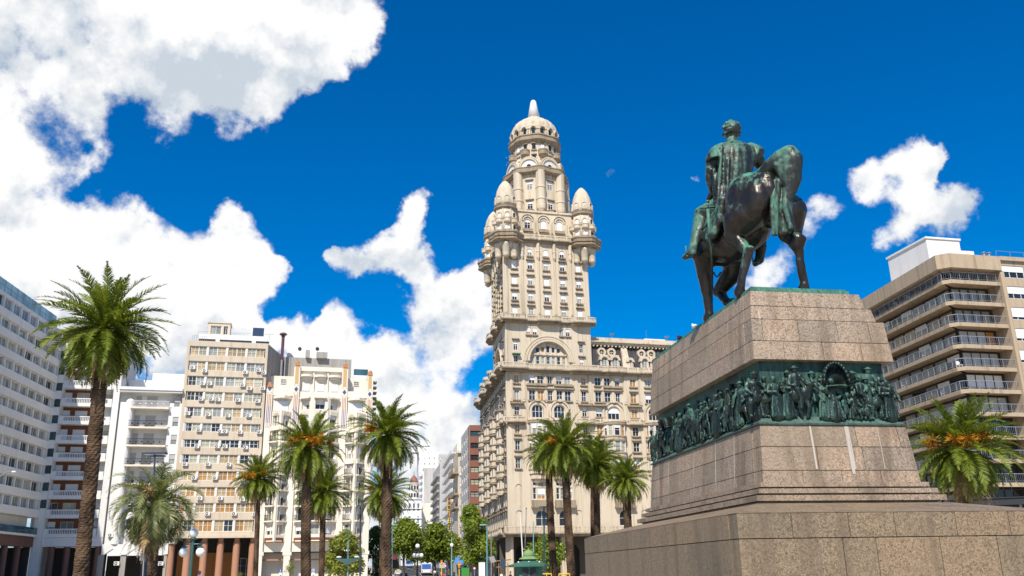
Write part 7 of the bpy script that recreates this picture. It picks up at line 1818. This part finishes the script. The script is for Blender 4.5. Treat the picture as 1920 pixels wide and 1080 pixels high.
leaf_tree(800, 1030, 1050, 420, 50, 'leaf_y', 'bright lime tree far down the avenue beyond the bus', 8, 1500)
leaf_tree(778, 1010, 1050, 300, 44, 'leaf_b', 'dark tree far down the avenue on the left, behind the globe lamp', 12, 1500)
# young sapling in front of the art deco piers
leaf_tree(543, 1050, 1082, 90, 22, 'leaf_y', 'thin young sapling between two traffic signs before the art deco house', 10, 500, name='sapling')
leaf_tree(450, 1074, 1084, 80, 16, 'leaf_y', 'small shrub top at the lower edge before the pink columns', 11, 300, name='shrub')
# ------------------------------------------------------------------ lamps, signs, kiosk, traffic
def globe_lamp(x, ytop, Y, s, label, arms=2, mk='greenlamp', ga=0.0):
    p = at(x, ytop, Y); b = V((p.x, p.y, ground(p.x, Y))); ps = (p - EYEP).length / FPX; r = s * ps
    t = thing('globe_lamp', label, 'street lamp', b)
    mb = MB(); zt = p.z - 2 * r; mb.tube(b, b + Z * .9, r * .75, r * .6, 12); mb.tube(b + Z * .9, V((b.x, b.y, zt - r * .3)), r * .42, r * .3, 10); mb.lathe(V((b.x, b.y, zt - r * .6)), [(r * .3, 0), (r * .8, r * .4), (r * .5, r * .75)], 12); po = mb.build('post', M[mk], t)
    g = MB(); g.ball(V((b.x, b.y, p.z - r)), r, 18); g.build('globe', M['globe'], t, True)
    za = zt - r * 1.5
    for k in range(arms):
        a = ga + 6.28318 * k / arms; e = V((math.cos(a), math.sin(a), 0)); c = V((b.x, b.y, za)) + e * r * 1.85
        m_ = MB(); m_.tube(V((b.x, b.y, za + r * .2)), c + Z * r * .2, r * .16, r * .16, 8); m_.tube(c - Z * r * .4, c + Z * r * .9, r * .2, r * .12, 8); m_.lathe(c - Z * r * .55, [(r * .55, 0), (r * .5, r * .25), (r * .15, r * .35)], 12); m_.tube(c * .5 + V((b.x, b.y, za)) * .5 - Z * r * .5, c + Z * r * .1, r * .1, r * .1, 6); m_.build('arm', M[mk], t)
        g = MB(); g.ball(c - Z * r * 1.5, r, 18); g.build('globe', M['globe'], t, True)
globe_lamp(364, 991, 48, 7.8, 'dark green lamp post with three white globes in front of the pink columns')
globe_lamp(783, 1019.5, 105, 4.0, 'black lamp post with four white globes standing in the avenue mouth', 3, 'black', .5)
def pole(name, x, ytop, Y, rpx, mk, label, cat, head=None, group=None, bx=None, ybot=None):
    p = at(x, ytop, Y); bb = at(bx if bx else x, 1078, Y); b = V((bb.x, bb.y, ground(bb.x, Y))); ps = (p - EYEP).length / FPX
    t = thing(name, label, cat, b, group); mb = MB(); mb.tube(b, p, rpx * ps * .95, rpx * ps * .7, 10); mb.tube(b, b + Z * .5, rpx * ps * 2, rpx * ps * 1.8, 10); mb.build('post', M[mk], t)
    return t, p, ps
IM = V((1, 0, 0))
def flat_head(t, p, ps, w, mk='bluepole', tilt=0):
    mb = MB(); a = p - IM * w * ps; b = p + IM * w * ps
    mb.hexa([a + V((0, -.25, 0)), b + V((0, -.25, tilt)), b + V((0, .25, tilt)), a + V((0, .25, 0)), a + V((0, -.25, .12)), b + V((0, -.25, .12 + tilt)), b + V((0, .25, .12 + tilt)), a + V((0, .25, .12))]); o = mb.build('lamp_head', M[mk], t)
    g = MB(); g.poly(a + V((.1, -.2, -.004)), a + V((.1, .2, -.004)), b + V((-.1, .2, -.004)), b + V((-.1, -.2, -.004))); g.build('lens', M['globe'], o)
t, p, ps = pole('street_lamp', 290, 852, 62, 2.2, 'bluepole', 'tall dark lamp post with a flat cross arm above the jelly palm', 'street lamp')
flat_head(t, p, ps, 20); mb = MB()
for s in (-1, 1): mb.tube(p - Z * .1, p + IM * s * 14 * ps + V((0, .6, -.05)), .06, .05, 6)
mb.build('arm', M['bluepole'], t)
t, p, ps = pole('street_lamp', 1020, 952, 88, 1.9, 'bluepole', 'tall dark blue lamp post with a flat head in front of the palace', 'street lamp'); flat_head(t, p, ps, 9)
t, p, ps = pole('street_lamp', 676, 950, 80, 1.8, 'bluepole', 'tall dark blue lamp post with a flat head at the art deco corner', 'street lamp'); flat_head(t, p, ps, 7)
t, p, ps = pole('street_lamp', 653, 980, 100, 1.3, 'turq', 'slim turquoise lamp post with a wide winged collar before the yellow green tree', 'street lamp')
mb = MB(); c = at(652, 1052, 100); mb.lathe(c, [(.25, -.35), (.6, -.1), (1.25, .18), (1.3, .24), (.2, .26)], 16); mb.build('collar_shade', M['turq'], t)
for s in (-1, 1):
    mb = MB(); mb.ball(c + V((s * .95, 0, .42)), .3, 10, .35); mb.build('lamp_head', M['globe'], t)
t, p, ps = pole('street_lamp', 735, 985, 110, 1.3, 'turq', 'turquoise lamp post with a short bright head beside the straight trunked palm', 'street lamp'); flat_head(t, p + IM * 5 * ps, ps, 5, 'turq')
t, p, ps = pole('street_lamp', 847, 1008, 120, 1.2, 'turq', 'thin pale lamp post on the right pavement of the avenue', 'street lamp')
mb = MB(); mb.ball(at(847, 1022, 120), .25, 8); mb.build('lamp_head', M['globe'], t)
t, p, ps = pole('street_lamp', 913, 985, 95, 1.15, 'turq', 'turquoise lamp post with a flat head reaching left, at the corner of the palace', 'street lamp'); flat_head(t, p - IM * 7 * ps, ps, 6, 'turq')
t, p, ps = pole('signal_mast', 921, 1000, 110, 1.3, 'metal', 'thin grey mast close to the right of the turquoise corner lamp', 'mast')
t, p, ps = pole('street_lamp', 1000, 978, 105, 1.1, 'turq', 'thin turquoise pole between the flagpoles and the dark blue lamp post', 'street lamp')
t, p, ps = pole('flagpole', 975, 958, 120, 1.4, 'frame_w', 'leaning white flagpole in front of the palace corner', 'flagpole', bx=983)
mb = MB(); mb.ball(p, .14, 8); mb.build('finial', M['metal'], t)
t, p, ps = pole('flagpole', 987, 953, 122, 1.0, 'metal', 'darker leaning flagpole just right of the white one', 'flagpole', bx=981)
mb = MB(); mb.ball(p, .12, 8); mb.build('finial', M['metal'], t)
t, p, ps = pole('signal_mast', 275, 1010, 58, 3.2, 'bluepole', 'dark blue mast beside the jelly palm trunk', 'mast')
t, p, ps = pole('signal_mast', 268, 1022, 57, 1.8, 'bluepole', 'thinner dark blue mast carrying a small white box, left of the jelly palm trunk', 'mast')
mb = MB(); c = at(267, 1044, 56.8); f = Frame(c, IM); mb.hexa([c + V((x, y, z)) for z in (-.22, .22) for x, y in ((-.12, -.1), (.12, -.1), (.12, .1), (-.12, .1))]); mb.build('switch_box', M['signwhite'], t)
# curved arm lamp at the far left
t, p, ps = pole('street_lamp', -12, 900, 60, 2.0, 'metal', 'grey lamp with a curved arm reaching in from the left before the modern block', 'street lamp')
mb = MB(); pts = [p, at(0, 893, 60), at(12, 886, 60), at(27, 884, 60)]; mb.path(pts, .05, 6); mb.build('arm', M['metal'], t); mb = MB(); mb.ball(at(26, 885, 60), .16, 8, .5); mb.build('lamp_head', M['globe'], t)
# signs ---------------------------------------------------------------------
def disc(mb, c, r, n=20, th=.02):
    mb.tube(c + V((0, th, 0)), c - V((0, th, 0)), r, r, n)
def ring(mb, c, r0, r1, y, n=24):
    for i in range(n):
        a0, a1 = 6.28318 * i / n, 6.28318 * (i + 1) / n
        mb.poly(c + V((r0 * math.cos(a0), y, r0 * math.sin(a0))), c + V((r1 * math.cos(a0), y, r1 * math.sin(a0))), c + V((r1 * math.cos(a1), y, r1 * math.sin(a1))), c + V((r0 * math.cos(a1), y, r0 * math.sin(a1))))
def traffic_sign(x, y, Y, rpx, label, kind, plate=True):
    c = at(x, y, Y); ps = (c - EYEP).length / FPX; r = rpx * ps; b = V((c.x, c.y + .05, ground(c.x, Y)))
    t = thing('traffic_sign', label, 'sign', b); mb = MB(); mb.tube(b, V((b.x, b.y, c.z + r * .9)), .04, .04, 8); mb.build('post', M['metal'], t)
    if kind == 'nopark':
        mb = MB(); disc(mb, c, r); o = mb.build('disc', M['signblue'], t); mb = MB(); ring(mb, c, r * .78, r, -.024); 
        d = V((.7071, 0, -.7071)); e = V((.7071, 0, .7071)) * r * .1; mb.poly(c - d * r * .8 - e + V((0, -.024, 0)), c + d * r * .8 - e + V((0, -.024, 0)), c + d * r * .8 + e + V((0, -.024, 0)), c - d * r * .8 + e + V((0, -.024, 0))); mb.build('red_border', M['signred'], o)
    elif kind == 'blue':
        mb = MB(); mb.hexa([c + V((sx * r * .95, sy * .02, sz * r * 1.0)) for sz in (-1, 1) for sx, sy in ((-1, -1), (1, -1), (1, 1), (-1, 1))]); o = mb.build('board', M['signblue'], t); mb = MB(); disc(mb, c + V((0, -.022, .25 * r)), r * .28, 12, .004)
        mb.poly(c + V((-r * .15, -.026, -r * .7)), c + V((r * .15, -.026, -r * .7)), c + V((r * .15, -.026, 0)), c + V((-r * .15, -.026, 0))); mb.build('white_symbol', M['signwhite'], o)
    elif kind == 'bluedisc':
        mb = MB(); disc(mb, c, r); o = mb.build('disc', M['signwhite'], t); mb = MB(); ring(mb, c, 0.001, r * .84, -.024); mb.build('blue_field', M['signblue'], o); mb = MB(); ring(mb, c, r * .28, r * .5, -.028); mb.build('white_symbol', M['signwhite'], o)
    else:
        mb = MB(); disc(mb, c, r); o = mb.build('disc', M['signwhite'], t); mb = MB(); ring(mb, c, r * .62, r, -.024); mb.build('red_border', M['signred'], o)
    if plate:
        mb = MB(); k = c - Z * r * 2.0; mb.hexa([k + V((sx * r * .9, sy * .015, sz * r * .75)) for sz in (-1, 1) for sx, sy in ((-1, -1), (1, -1), (1, 1), (-1, 1))]); mb.build('plate', M['signwhite'], t)
traffic_sign(374, 1073.5, 50, 2.9, 'small no parking disc at the foot of the pink columns', 'nopark')
traffic_sign(526, 1070, 62, 2.6, 'square blue traffic sign with a white plate left of the sapling', 'blue')
traffic_sign(587.5, 1069.5, 66, 2.8, 'round blue sign with white plate beside the thick palm trunk', 'bluedisc')
traffic_sign(835, 1061, 100, 2.1, 'small round red bordered sign on the right pavement behind the bus', 'red', False)
traffic_sign(889.5, 1065.5, 88, 2.4, 'small round red bordered sign left of the blank white panel', 'red', False)
t = thing('poster_panel', 'blank white poster panel in a dark frame left of the turquoise corner lamp', 'panel', at(903.5, 1078, 88) * 1.0)
c = at(903.5, 1066, 88); b0 = c.z - 1.2; mb = MB(); f = Frame(c - Z * c.z, IM); mb.box(f, -.36, .36, -.12, -.02, .2, c.z + .62); mb.build('frame', M['black'], t); mb = MB(); mb.box(f, -.29, .29, -.019, .0, .35, c.z + .55); mb.build('poster', M['signwhite'], t)
# traffic lights
def traffic_light(x, y, Y, label):
    c = at(x, y, Y); b = V((c.x, c.y, ground(c.x, Y))); t = thing('traffic_light', label, 'traffic light', b); mb = MB(); mb.tube(b, V((b.x, b.y, c.z - .5)), .07, .06, 8); mb.build('post', M['yellow'], t)
    mb = MB(); mb.hexa([c + V((sx * .13, sy * .12, sz * .36)) for sz in (-1, 1) for sx, sy in ((-1, -1), (1, -1), (1, 1), (-1, 1))]); o = mb.build('signal_head', M['orange'], t)
    for k, m in enumerate(('signred', 'yellow', 'binblk')): mb = MB(); q_ = c + V((0, -.121, .23 - .23 * k)); disc(mb, q_, .085, 12, .02); mb.build('lens', M[m], o)
traffic_light(861, 1059, 118, 'orange traffic light on the right pavement of the avenue')
traffic_light(828, 1055, 135, 'orange traffic light nearer the roadway, behind the bus')
# kiosk --------------------------------------------------------------------
kc = at(992, 1078, 72); kc = V((kc.x, kc.y, 0)); kp = 1 / FPX * 73
kt = thing('kiosk', 'round green kiosk with a three tiered roof and pale dome in front of the palace', 'kiosk', kc)
def kz(y): return at(992, y, 72).z
mb = MB(); mb.lathe(kc, [(1.05, 0), (1.05, kz(1063))], 8); mb.build('cabin', M['kiosk'], kt)
mb = MB(); mb.lathe(kc + Z * kz(1063), [(1.5, 0), (1.6, .02), (1.6, .16), (1.45, .18), (.75, .38), (.72, .42)], 8); mb.build('lower_roof', M['kiosk'], kt)
mb = MB(); mb.lathe(kc + Z * kz(1056), [(.56, 0), (.56, .38)], 8); mb.build('lantern', M['kiosk'], kt)
mb = MB(); mb.lathe(kc + Z * kz(1049), [(.72, 0), (.76, .02), (.74, .06), (.4, .26), (.38, .28)], 8); mb.build('middle_roof', M['kiosk_l'], kt)
mb = MB(); mb.lathe(kc + Z * kz(1042), [(.44, 0), (.44, .06), (.42, .2), (.32, .34), (.12, .44), (.05, .46), (.04, .6)], 16); mb.build('dome', M['kiosk_l'], kt)
for s in (-1, 0, 1): mb = MB(); mb.ball(kc + V((s * .8, -.72, kz(1054))), .07, 8); mb.build('globe', M['globe'], kt)
mb = MB(); f = Frame(kc + V((0, -1.0, 0)), IM); mb.box(f, -.5, .5, .0, .03, .2, kz(1066)); mb.build('door', M['black'], kt)
# blue awning and green bins at the corner
t = thing('shop_awning', 'blue awning over white shop windows at the foot of the tall pointed tree', 'awning', at(885, 1070, 160)); c = at(885, 1056, 160); f = Frame(V((c.x, c.y, 0)), IM)
mb = MB(); mb.hexa([f.P(-3, 0, c.z), f.P(3, 0, c.z), f.P(3, -2, c.z + .9), f.P(-3, -2, c.z + .9), f.P(-3, 0, c.z + .12), f.P(3, 0, c.z + .12), f.P(3, -2, c.z + 1.02), f.P(-3, -2, c.z + 1.02)]); mb.build('canvas', M['awn_blue'], t)
mb = MB(); mb.box(f, -3, 3, -2.2, -2, 0, c.z - .2); mb.build('shop_window', M['glass_light'], t)
for x, lb in ((870, 'left green recycling bin with dark lid under the tall pointed tree'), (875.5, 'right green recycling bin with dark lid under the tall pointed tree')):
    c = at(x, 1078, 92); c.z = 0; t = thing('recycling_bin', lb, 'bin', c); f = Frame(c, IM); zt = at(x, 1064, 92).z; mb = MB(); mb.hexa([f.P(-.2, .25, 0), f.P(.2, .25, 0), f.P(.2, -.25, 0), f.P(-.2, -.25, 0), f.P(-.24, .3, zt), f.P(.24, .3, zt), f.P(.24, -.3, zt), f.P(-.24, -.3, zt)]); mb.build('body', M['binblk'], t); mb = MB(); mb.box(f, -.26, .26, -.32, .32, zt + .002, zt + .14); mb.build('lid', M['bluepole'], t)
# market stall frames at the palace corner
t = thing('street_stall', 'cluttered stall of poles and a leaning grey panel at the foot of the palace corner', 'stall', V((at(935, 1078, 100).x, 100, 0))); mb = MB()
for x, y0 in ((926, 1052), (935, 1056), (945, 1050), (952, 1054)): p = at(x, y0, 100); mb.tube(V((p.x, p.y, 0)), p, .05, .05, 6)
for a, b in (((924, 1053), (958, 1049)), ((926, 1064), (955, 1062))): mb.tube(at(*a, 100), at(*b, 100), .06, .06, 6)
mb.build('frame', mat('stall_timber', (.26, .17, .07), .8), t)
mb = MB(); a, b, c, d = at(917, 1045, 99), at(926, 1042, 99), at(930, 1053, 99), at(921, 1056, 99); mb.hexa([a, b, c, d] + [q_ + V((0, .08, 0)) for q_ in (a, b, c, d)]); mb.build('leaning_panel', M['grey'], t)
mb = MB(); c = at(943, 1056, 99.5); mb.hexa([c + V((sx * .25, sy * .2, sz * .4)) for sz in (-1, 1) for sx, sy in ((-1, -1), (1, -1), (1, 1), (-1, 1))]); mb.build('hanging_case', M['bluepole'], t)
mb = MB(); F6 = Frame(V((at(1012, 1078, 78).x, 78, 0)), IM); zt = at(1012, 1077.3, 78).z
# yellow barrier rails by the cluster of palms
for x0, x1, lb in ((1006, 1034, 'yellow barrier rail right of the kiosk'), (1048, 1068, 'yellow barrier rail between two palm trunks of the cluster')):
    a, b = at(x0, 1076, 78), at(x1, 1076, 78); t = thing('barrier_rail', lb, 'barrier', V(((a.x + b.x) / 2, 78, 0))); mb = MB(); mb.tube(a, b, .05, .05, 6); mb.build('rail', M['yellow'], t); mb = MB()
    for k in range(4): p = a.lerp(b, k / 3); mb.tube(V((p.x, p.y, 0)), p, .04, .04, 6)
    mb.build('post', M['yellow'], t)
# vehicles -----------------------------------------------------------------
def bus(x, yb, Y, label, body, head=False, yaw=-6):
    b = at(x, yb, Y); g = ground(b.x, Y); O = V((b.x, b.y, g)); U = hdir(yaw + 90); F = Frame(O, U); t = thing('city_bus', label, 'bus', O)
    W_, H_, L_ = 1.25, 3.1, 11.5
    mb = MB(); prof = [(-W_, .35), (W_, .35), (W_, 2.5), (W_ * .93, 2.95), (W_ * .8, H_), (-W_ * .8, H_), (-W_ * .93, 2.95), (-W_, 2.5)]; mb.eprism(prof, F, -L_, 0); mb.build('body', M[body], t)
    mb = MB(); mb.box(F, -W_ + .14, W_ - .14, .003, .03, 1.45, 2.65); mb.build('rear_window' if not head else 'windscreen', M['glass_blue'], t)
    mb = MB(); mb.box(F, -W_ - .012, -W_ + .01, -L_ + .6, -.5, 1.4, 2.4); mb.box(F, W_ - .01, W_ + .012, -L_ + .6, -.5, 1.4, 2.4); mb.build('side_window', M['glass'], t)
    mb = MB(); mb.box(F, -W_ - .02, W_ + .02, .0, .12, .35, .62); mb.build('bumper', M['rubber'], t)
    for sx in (-1, 1): mb = MB(); mb.box(F, sx * (W_ - .22) - .1, sx * (W_ - .22) + .1, .003, .04, .8, 1.15); mb.build('tail_light' if not head else 'headlight', M['signred'] if not head else M['globe'], t)
    mb = MB(); mb.box(F, -.28, .28, .003, .03, .75, .92); mb.build('number_plate', M['signwhite'], t)
    mb = MB(); mb.box(F, -.7, .7, -5, -2.5, H_, H_ + .22); mb.build('roof_unit', M['acwhite'], t)
    if head: mb = MB(); mb.box(F, -.8, .8, .004, .035, 2.68, 2.92); mb.build('destination_board', M['orange'], t)
    for sx in (-1, 1):
        for dd in (-2.6, -9.2):
            mb = MB(); mb.tube(F.P(sx * (W_ - .28), dd, .48), F.P(sx * (W_ + .015), dd, .48), .48, .48, 16); wo = mb.build('wheel', M['rubber'], t); mb = MB(); mb.tube(F.P(sx * (W_ + .016), dd, .48), F.P(sx * (W_ + .03), dd, .48), .25, .25, 12); mb.build('rim', M['metal'], wo)
M['glass_blue'] = mat('blue_tinted_glass', (.05, .14, .45), .15); M['bus_white'] = mat('bus_white', (.74, .75, .78), .3); M['bus_blue'] = mat('bus_blue', (.32, .46, .68), .3)
bus(799.5, 1073.5, 232, 'white city bus with a blue tinted rear window driving away on the avenue', 'bus_white')
bus(766.5, 1063.5, 365, 'pale blue city bus coming down the avenue with an orange destination board', 'bus_blue', True)
def car(x, yb, Y, label, col, taxi=False, yaw=-6):
    b = at(x, yb, Y); O = V((b.x, b.y, ground(b.x, Y))); F = Frame(O, hdir(yaw + 90)); t = thing('car', label, 'car', O)
    m = mat('car_paint', col, .25, .1, .6); S = Frame(O - F.U * .85, F.N)
    body = [(-4.2, .3), (0, .3), (.05, .75), (-.3, .92), (-3.1, .98), (-4.15, .8)]; cab = [(-.25, .93), (-.75, 1.42), (-2.2, 1.45), (-3.0, .97)]
    mb = MB()
    for pr, w_ in ((body, .85), (cab, .72)):
        n = len(pr); vs = [F.P(-w_, d, z) for d, z in pr] + [F.P(w_, d, z) for d, z in pr]
        mb.add(vs, [tuple(range(n))[::-1], tuple(range(n, 2 * n))] + [(i, (i + 1) % n, n + (i + 1) % n, n + i) for i in range(n)])
    mb.build('body', m, t)
    mb = MB(); mb.poly(F.P(-.62, -.30, .98), F.P(.62, -.30, .98), F.P(.6, -.70, 1.39), F.P(-.6, -.70, 1.39)); mb.v = [(x_ + F.N.x * .03, y_ + F.N.y * .03, z_ + .01) for x_, y_, z_ in mb.v]; mb.build('rear_window', M['glass_light'], t)
    for sx in (-1, 1):
        mb = MB(); mb.poly(F.P(sx * .735, -.85, 1.36), F.P(sx * .735, -2.15, 1.39), F.P(sx * .735, -2.75, 1.02), F.P(sx * .735, -.5, 1.0)); mb.build('side_window', M['glass'], t)
        mb = MB(); mb.box(F, sx * .66 - .12, sx * .66 + .12, .03, .075, .6, .78); mb.build('tail_light', M['signred'], t)
        for dd in (-.8, -3.3): mb = MB(); mb.tube(F.P(sx * .66, dd, .3), F.P(sx * .87, dd, .3), .3, .3, 14); wo = mb.build('wheel', M['rubber'], t); mb = MB(); mb.tube(F.P(sx * .871, dd, .3), F.P(sx * .885, dd, .3), .18, .18, 10); mb.build('rim', M['metal'], wo)
    mb = MB(); mb.box(F, -.88, .88, .05, .12, .32, .52); mb.build('bumper', M['rubber'], t); mb = MB(); mb.box(F, -.22, .22, .06, .09, .6, .72); mb.build('number_plate', M['signwhite'], t)
    if taxi: mb = MB(); mb.box(F, -.35, .35, -1.7, -1.4, 1.46, 1.66); mb.build('taxi_sign', M['yellow'], t)
car(757, 1074.5, 195, 'dark grey car behind the palm trunk on the left lane of the avenue', (.06, .07, .08))
car(751, 1078, 165, 'dark blue car nearest the bottom edge on the left lane of the avenue', (.03, .05, .08))
car(746.5, 1070.5, 225, 'white taxi with a yellow roof sign behind the two dark cars on the avenue', (.6, .6, .6), True)
car(774, 1079, 160, 'dark green car at the bottom edge beside the globe lamp', (.05, .08, .06))
# a few people walking on the pavements
def person(x, yb, Y, label, shirt, trousers, yaw, step=.25):
    b = at(x, yb, Y); O = V((b.x, b.y, ground(b.x, Y) + .02)); t = thing('person', label, 'person', O); h = hdir(yaw); s = V((h.y, -h.x, 0)); k = lambda f, r, z: O + h * f + s * r + Z * z
    AX3 = (h, s, Z); sk = mat('skin', (.42, .25, .17), .6)
    P = [(k(0, 0, 1.62), (.095, .08, .12), AX3), (k(.0, 0, 1.5), .055, k(0, 0, 1.42), .06), (k(.09, 0, 1.61), .02, k(.11, 0, 1.6), .015), (k(0, -.15, 1.38), .07, k(0, .15, 1.38), .07), (k(0, 0, 1.3), .14, k(0, 0, 1.0), .125), (k(0, 0, .98), .14, k(0, 0, .9), .14)]
    for sg in (-1, 1):
        P += [(k(0, .1 * sg, .9), .09, k(step * .6 * sg, .1 * sg, .5), .065), (k(step * .6 * sg, .1 * sg, .5), .06, k(step * sg * .9 - .05, .1 * sg, .09), .042), (k(step * sg * .9 - .05, .1 * sg, .05), .045, k(step * sg * .9 + .13, .1 * sg, .035), .035)]
        P += [(k(0, .2 * sg, 1.36), .055, k(-step * .4 * sg, .23 * sg, 1.1), .043), (k(-step * .4 * sg, .23 * sg, 1.1), .04, k(-step * .3 * sg + .1, .22 * sg, .88), .03), (k(-step * .3 * sg + .12, .22 * sg, .85), .035, k(-step * .3 * sg + .14, .22 * sg, .78), .03)]
    organic('body', P, .022, sk, t, 2)
    organic('shirt', [(k(0, -.16, 1.38), .085, k(0, .16, 1.38), .085), (k(0, 0, 1.32), .16, k(0, 0, 1.0), .145)] + [(k(0, .2 * sg, 1.36), .07, k(-step * .3 * sg, .23 * sg, 1.14), .06) for sg in (-1, 1)], .024, shirt, t, 2)
    organic('trousers', [(k(0, 0, 1.0), .15, k(0, 0, .9), .155)] + [q_ for sg in (-1, 1) for q_ in ((k(0, .1 * sg, .9), .105, k(step * .6 * sg, .1 * sg, .5), .08), (k(step * .6 * sg, .1 * sg, .5), .078, k(step * sg * .9 - .05, .1 * sg, .13), .065))], .024, trousers, t, 2)
    organic('hair', [(k(-.015, 0, 1.66), (.10, .088, .09), AX3)], .02, mat('hair_dark', (.02, .015, .01), .7), t, 1)
person(815, 1073, 205, 'person in a white shirt and dark trousers on the right pavement beside the bus', M['signwhite'], M['bluepole'], 170)
person(826, 1075, 185, 'person in a grey top on the right pavement near the small red bordered sign', M['metal'], M['bluepole'], 190)
person(832, 1075, 170, 'person in a red top on the right pavement, nearest to the square', M['signred'], M['black'], 10)
person(940, 1078, 98, 'person in a pale top beside the cluttered stall', M['offwhite'], M['bluepole'], 60)
person(957, 1078, 95, 'person in black between the stall and the kiosk', M['black'], M['black'], -80)
person(820, 1074, 200, 'person in dark clothes on the right pavement, right of the one in white', M['black'], M['rubber'], 20)
bpy.data.scenes.remove(WORK)
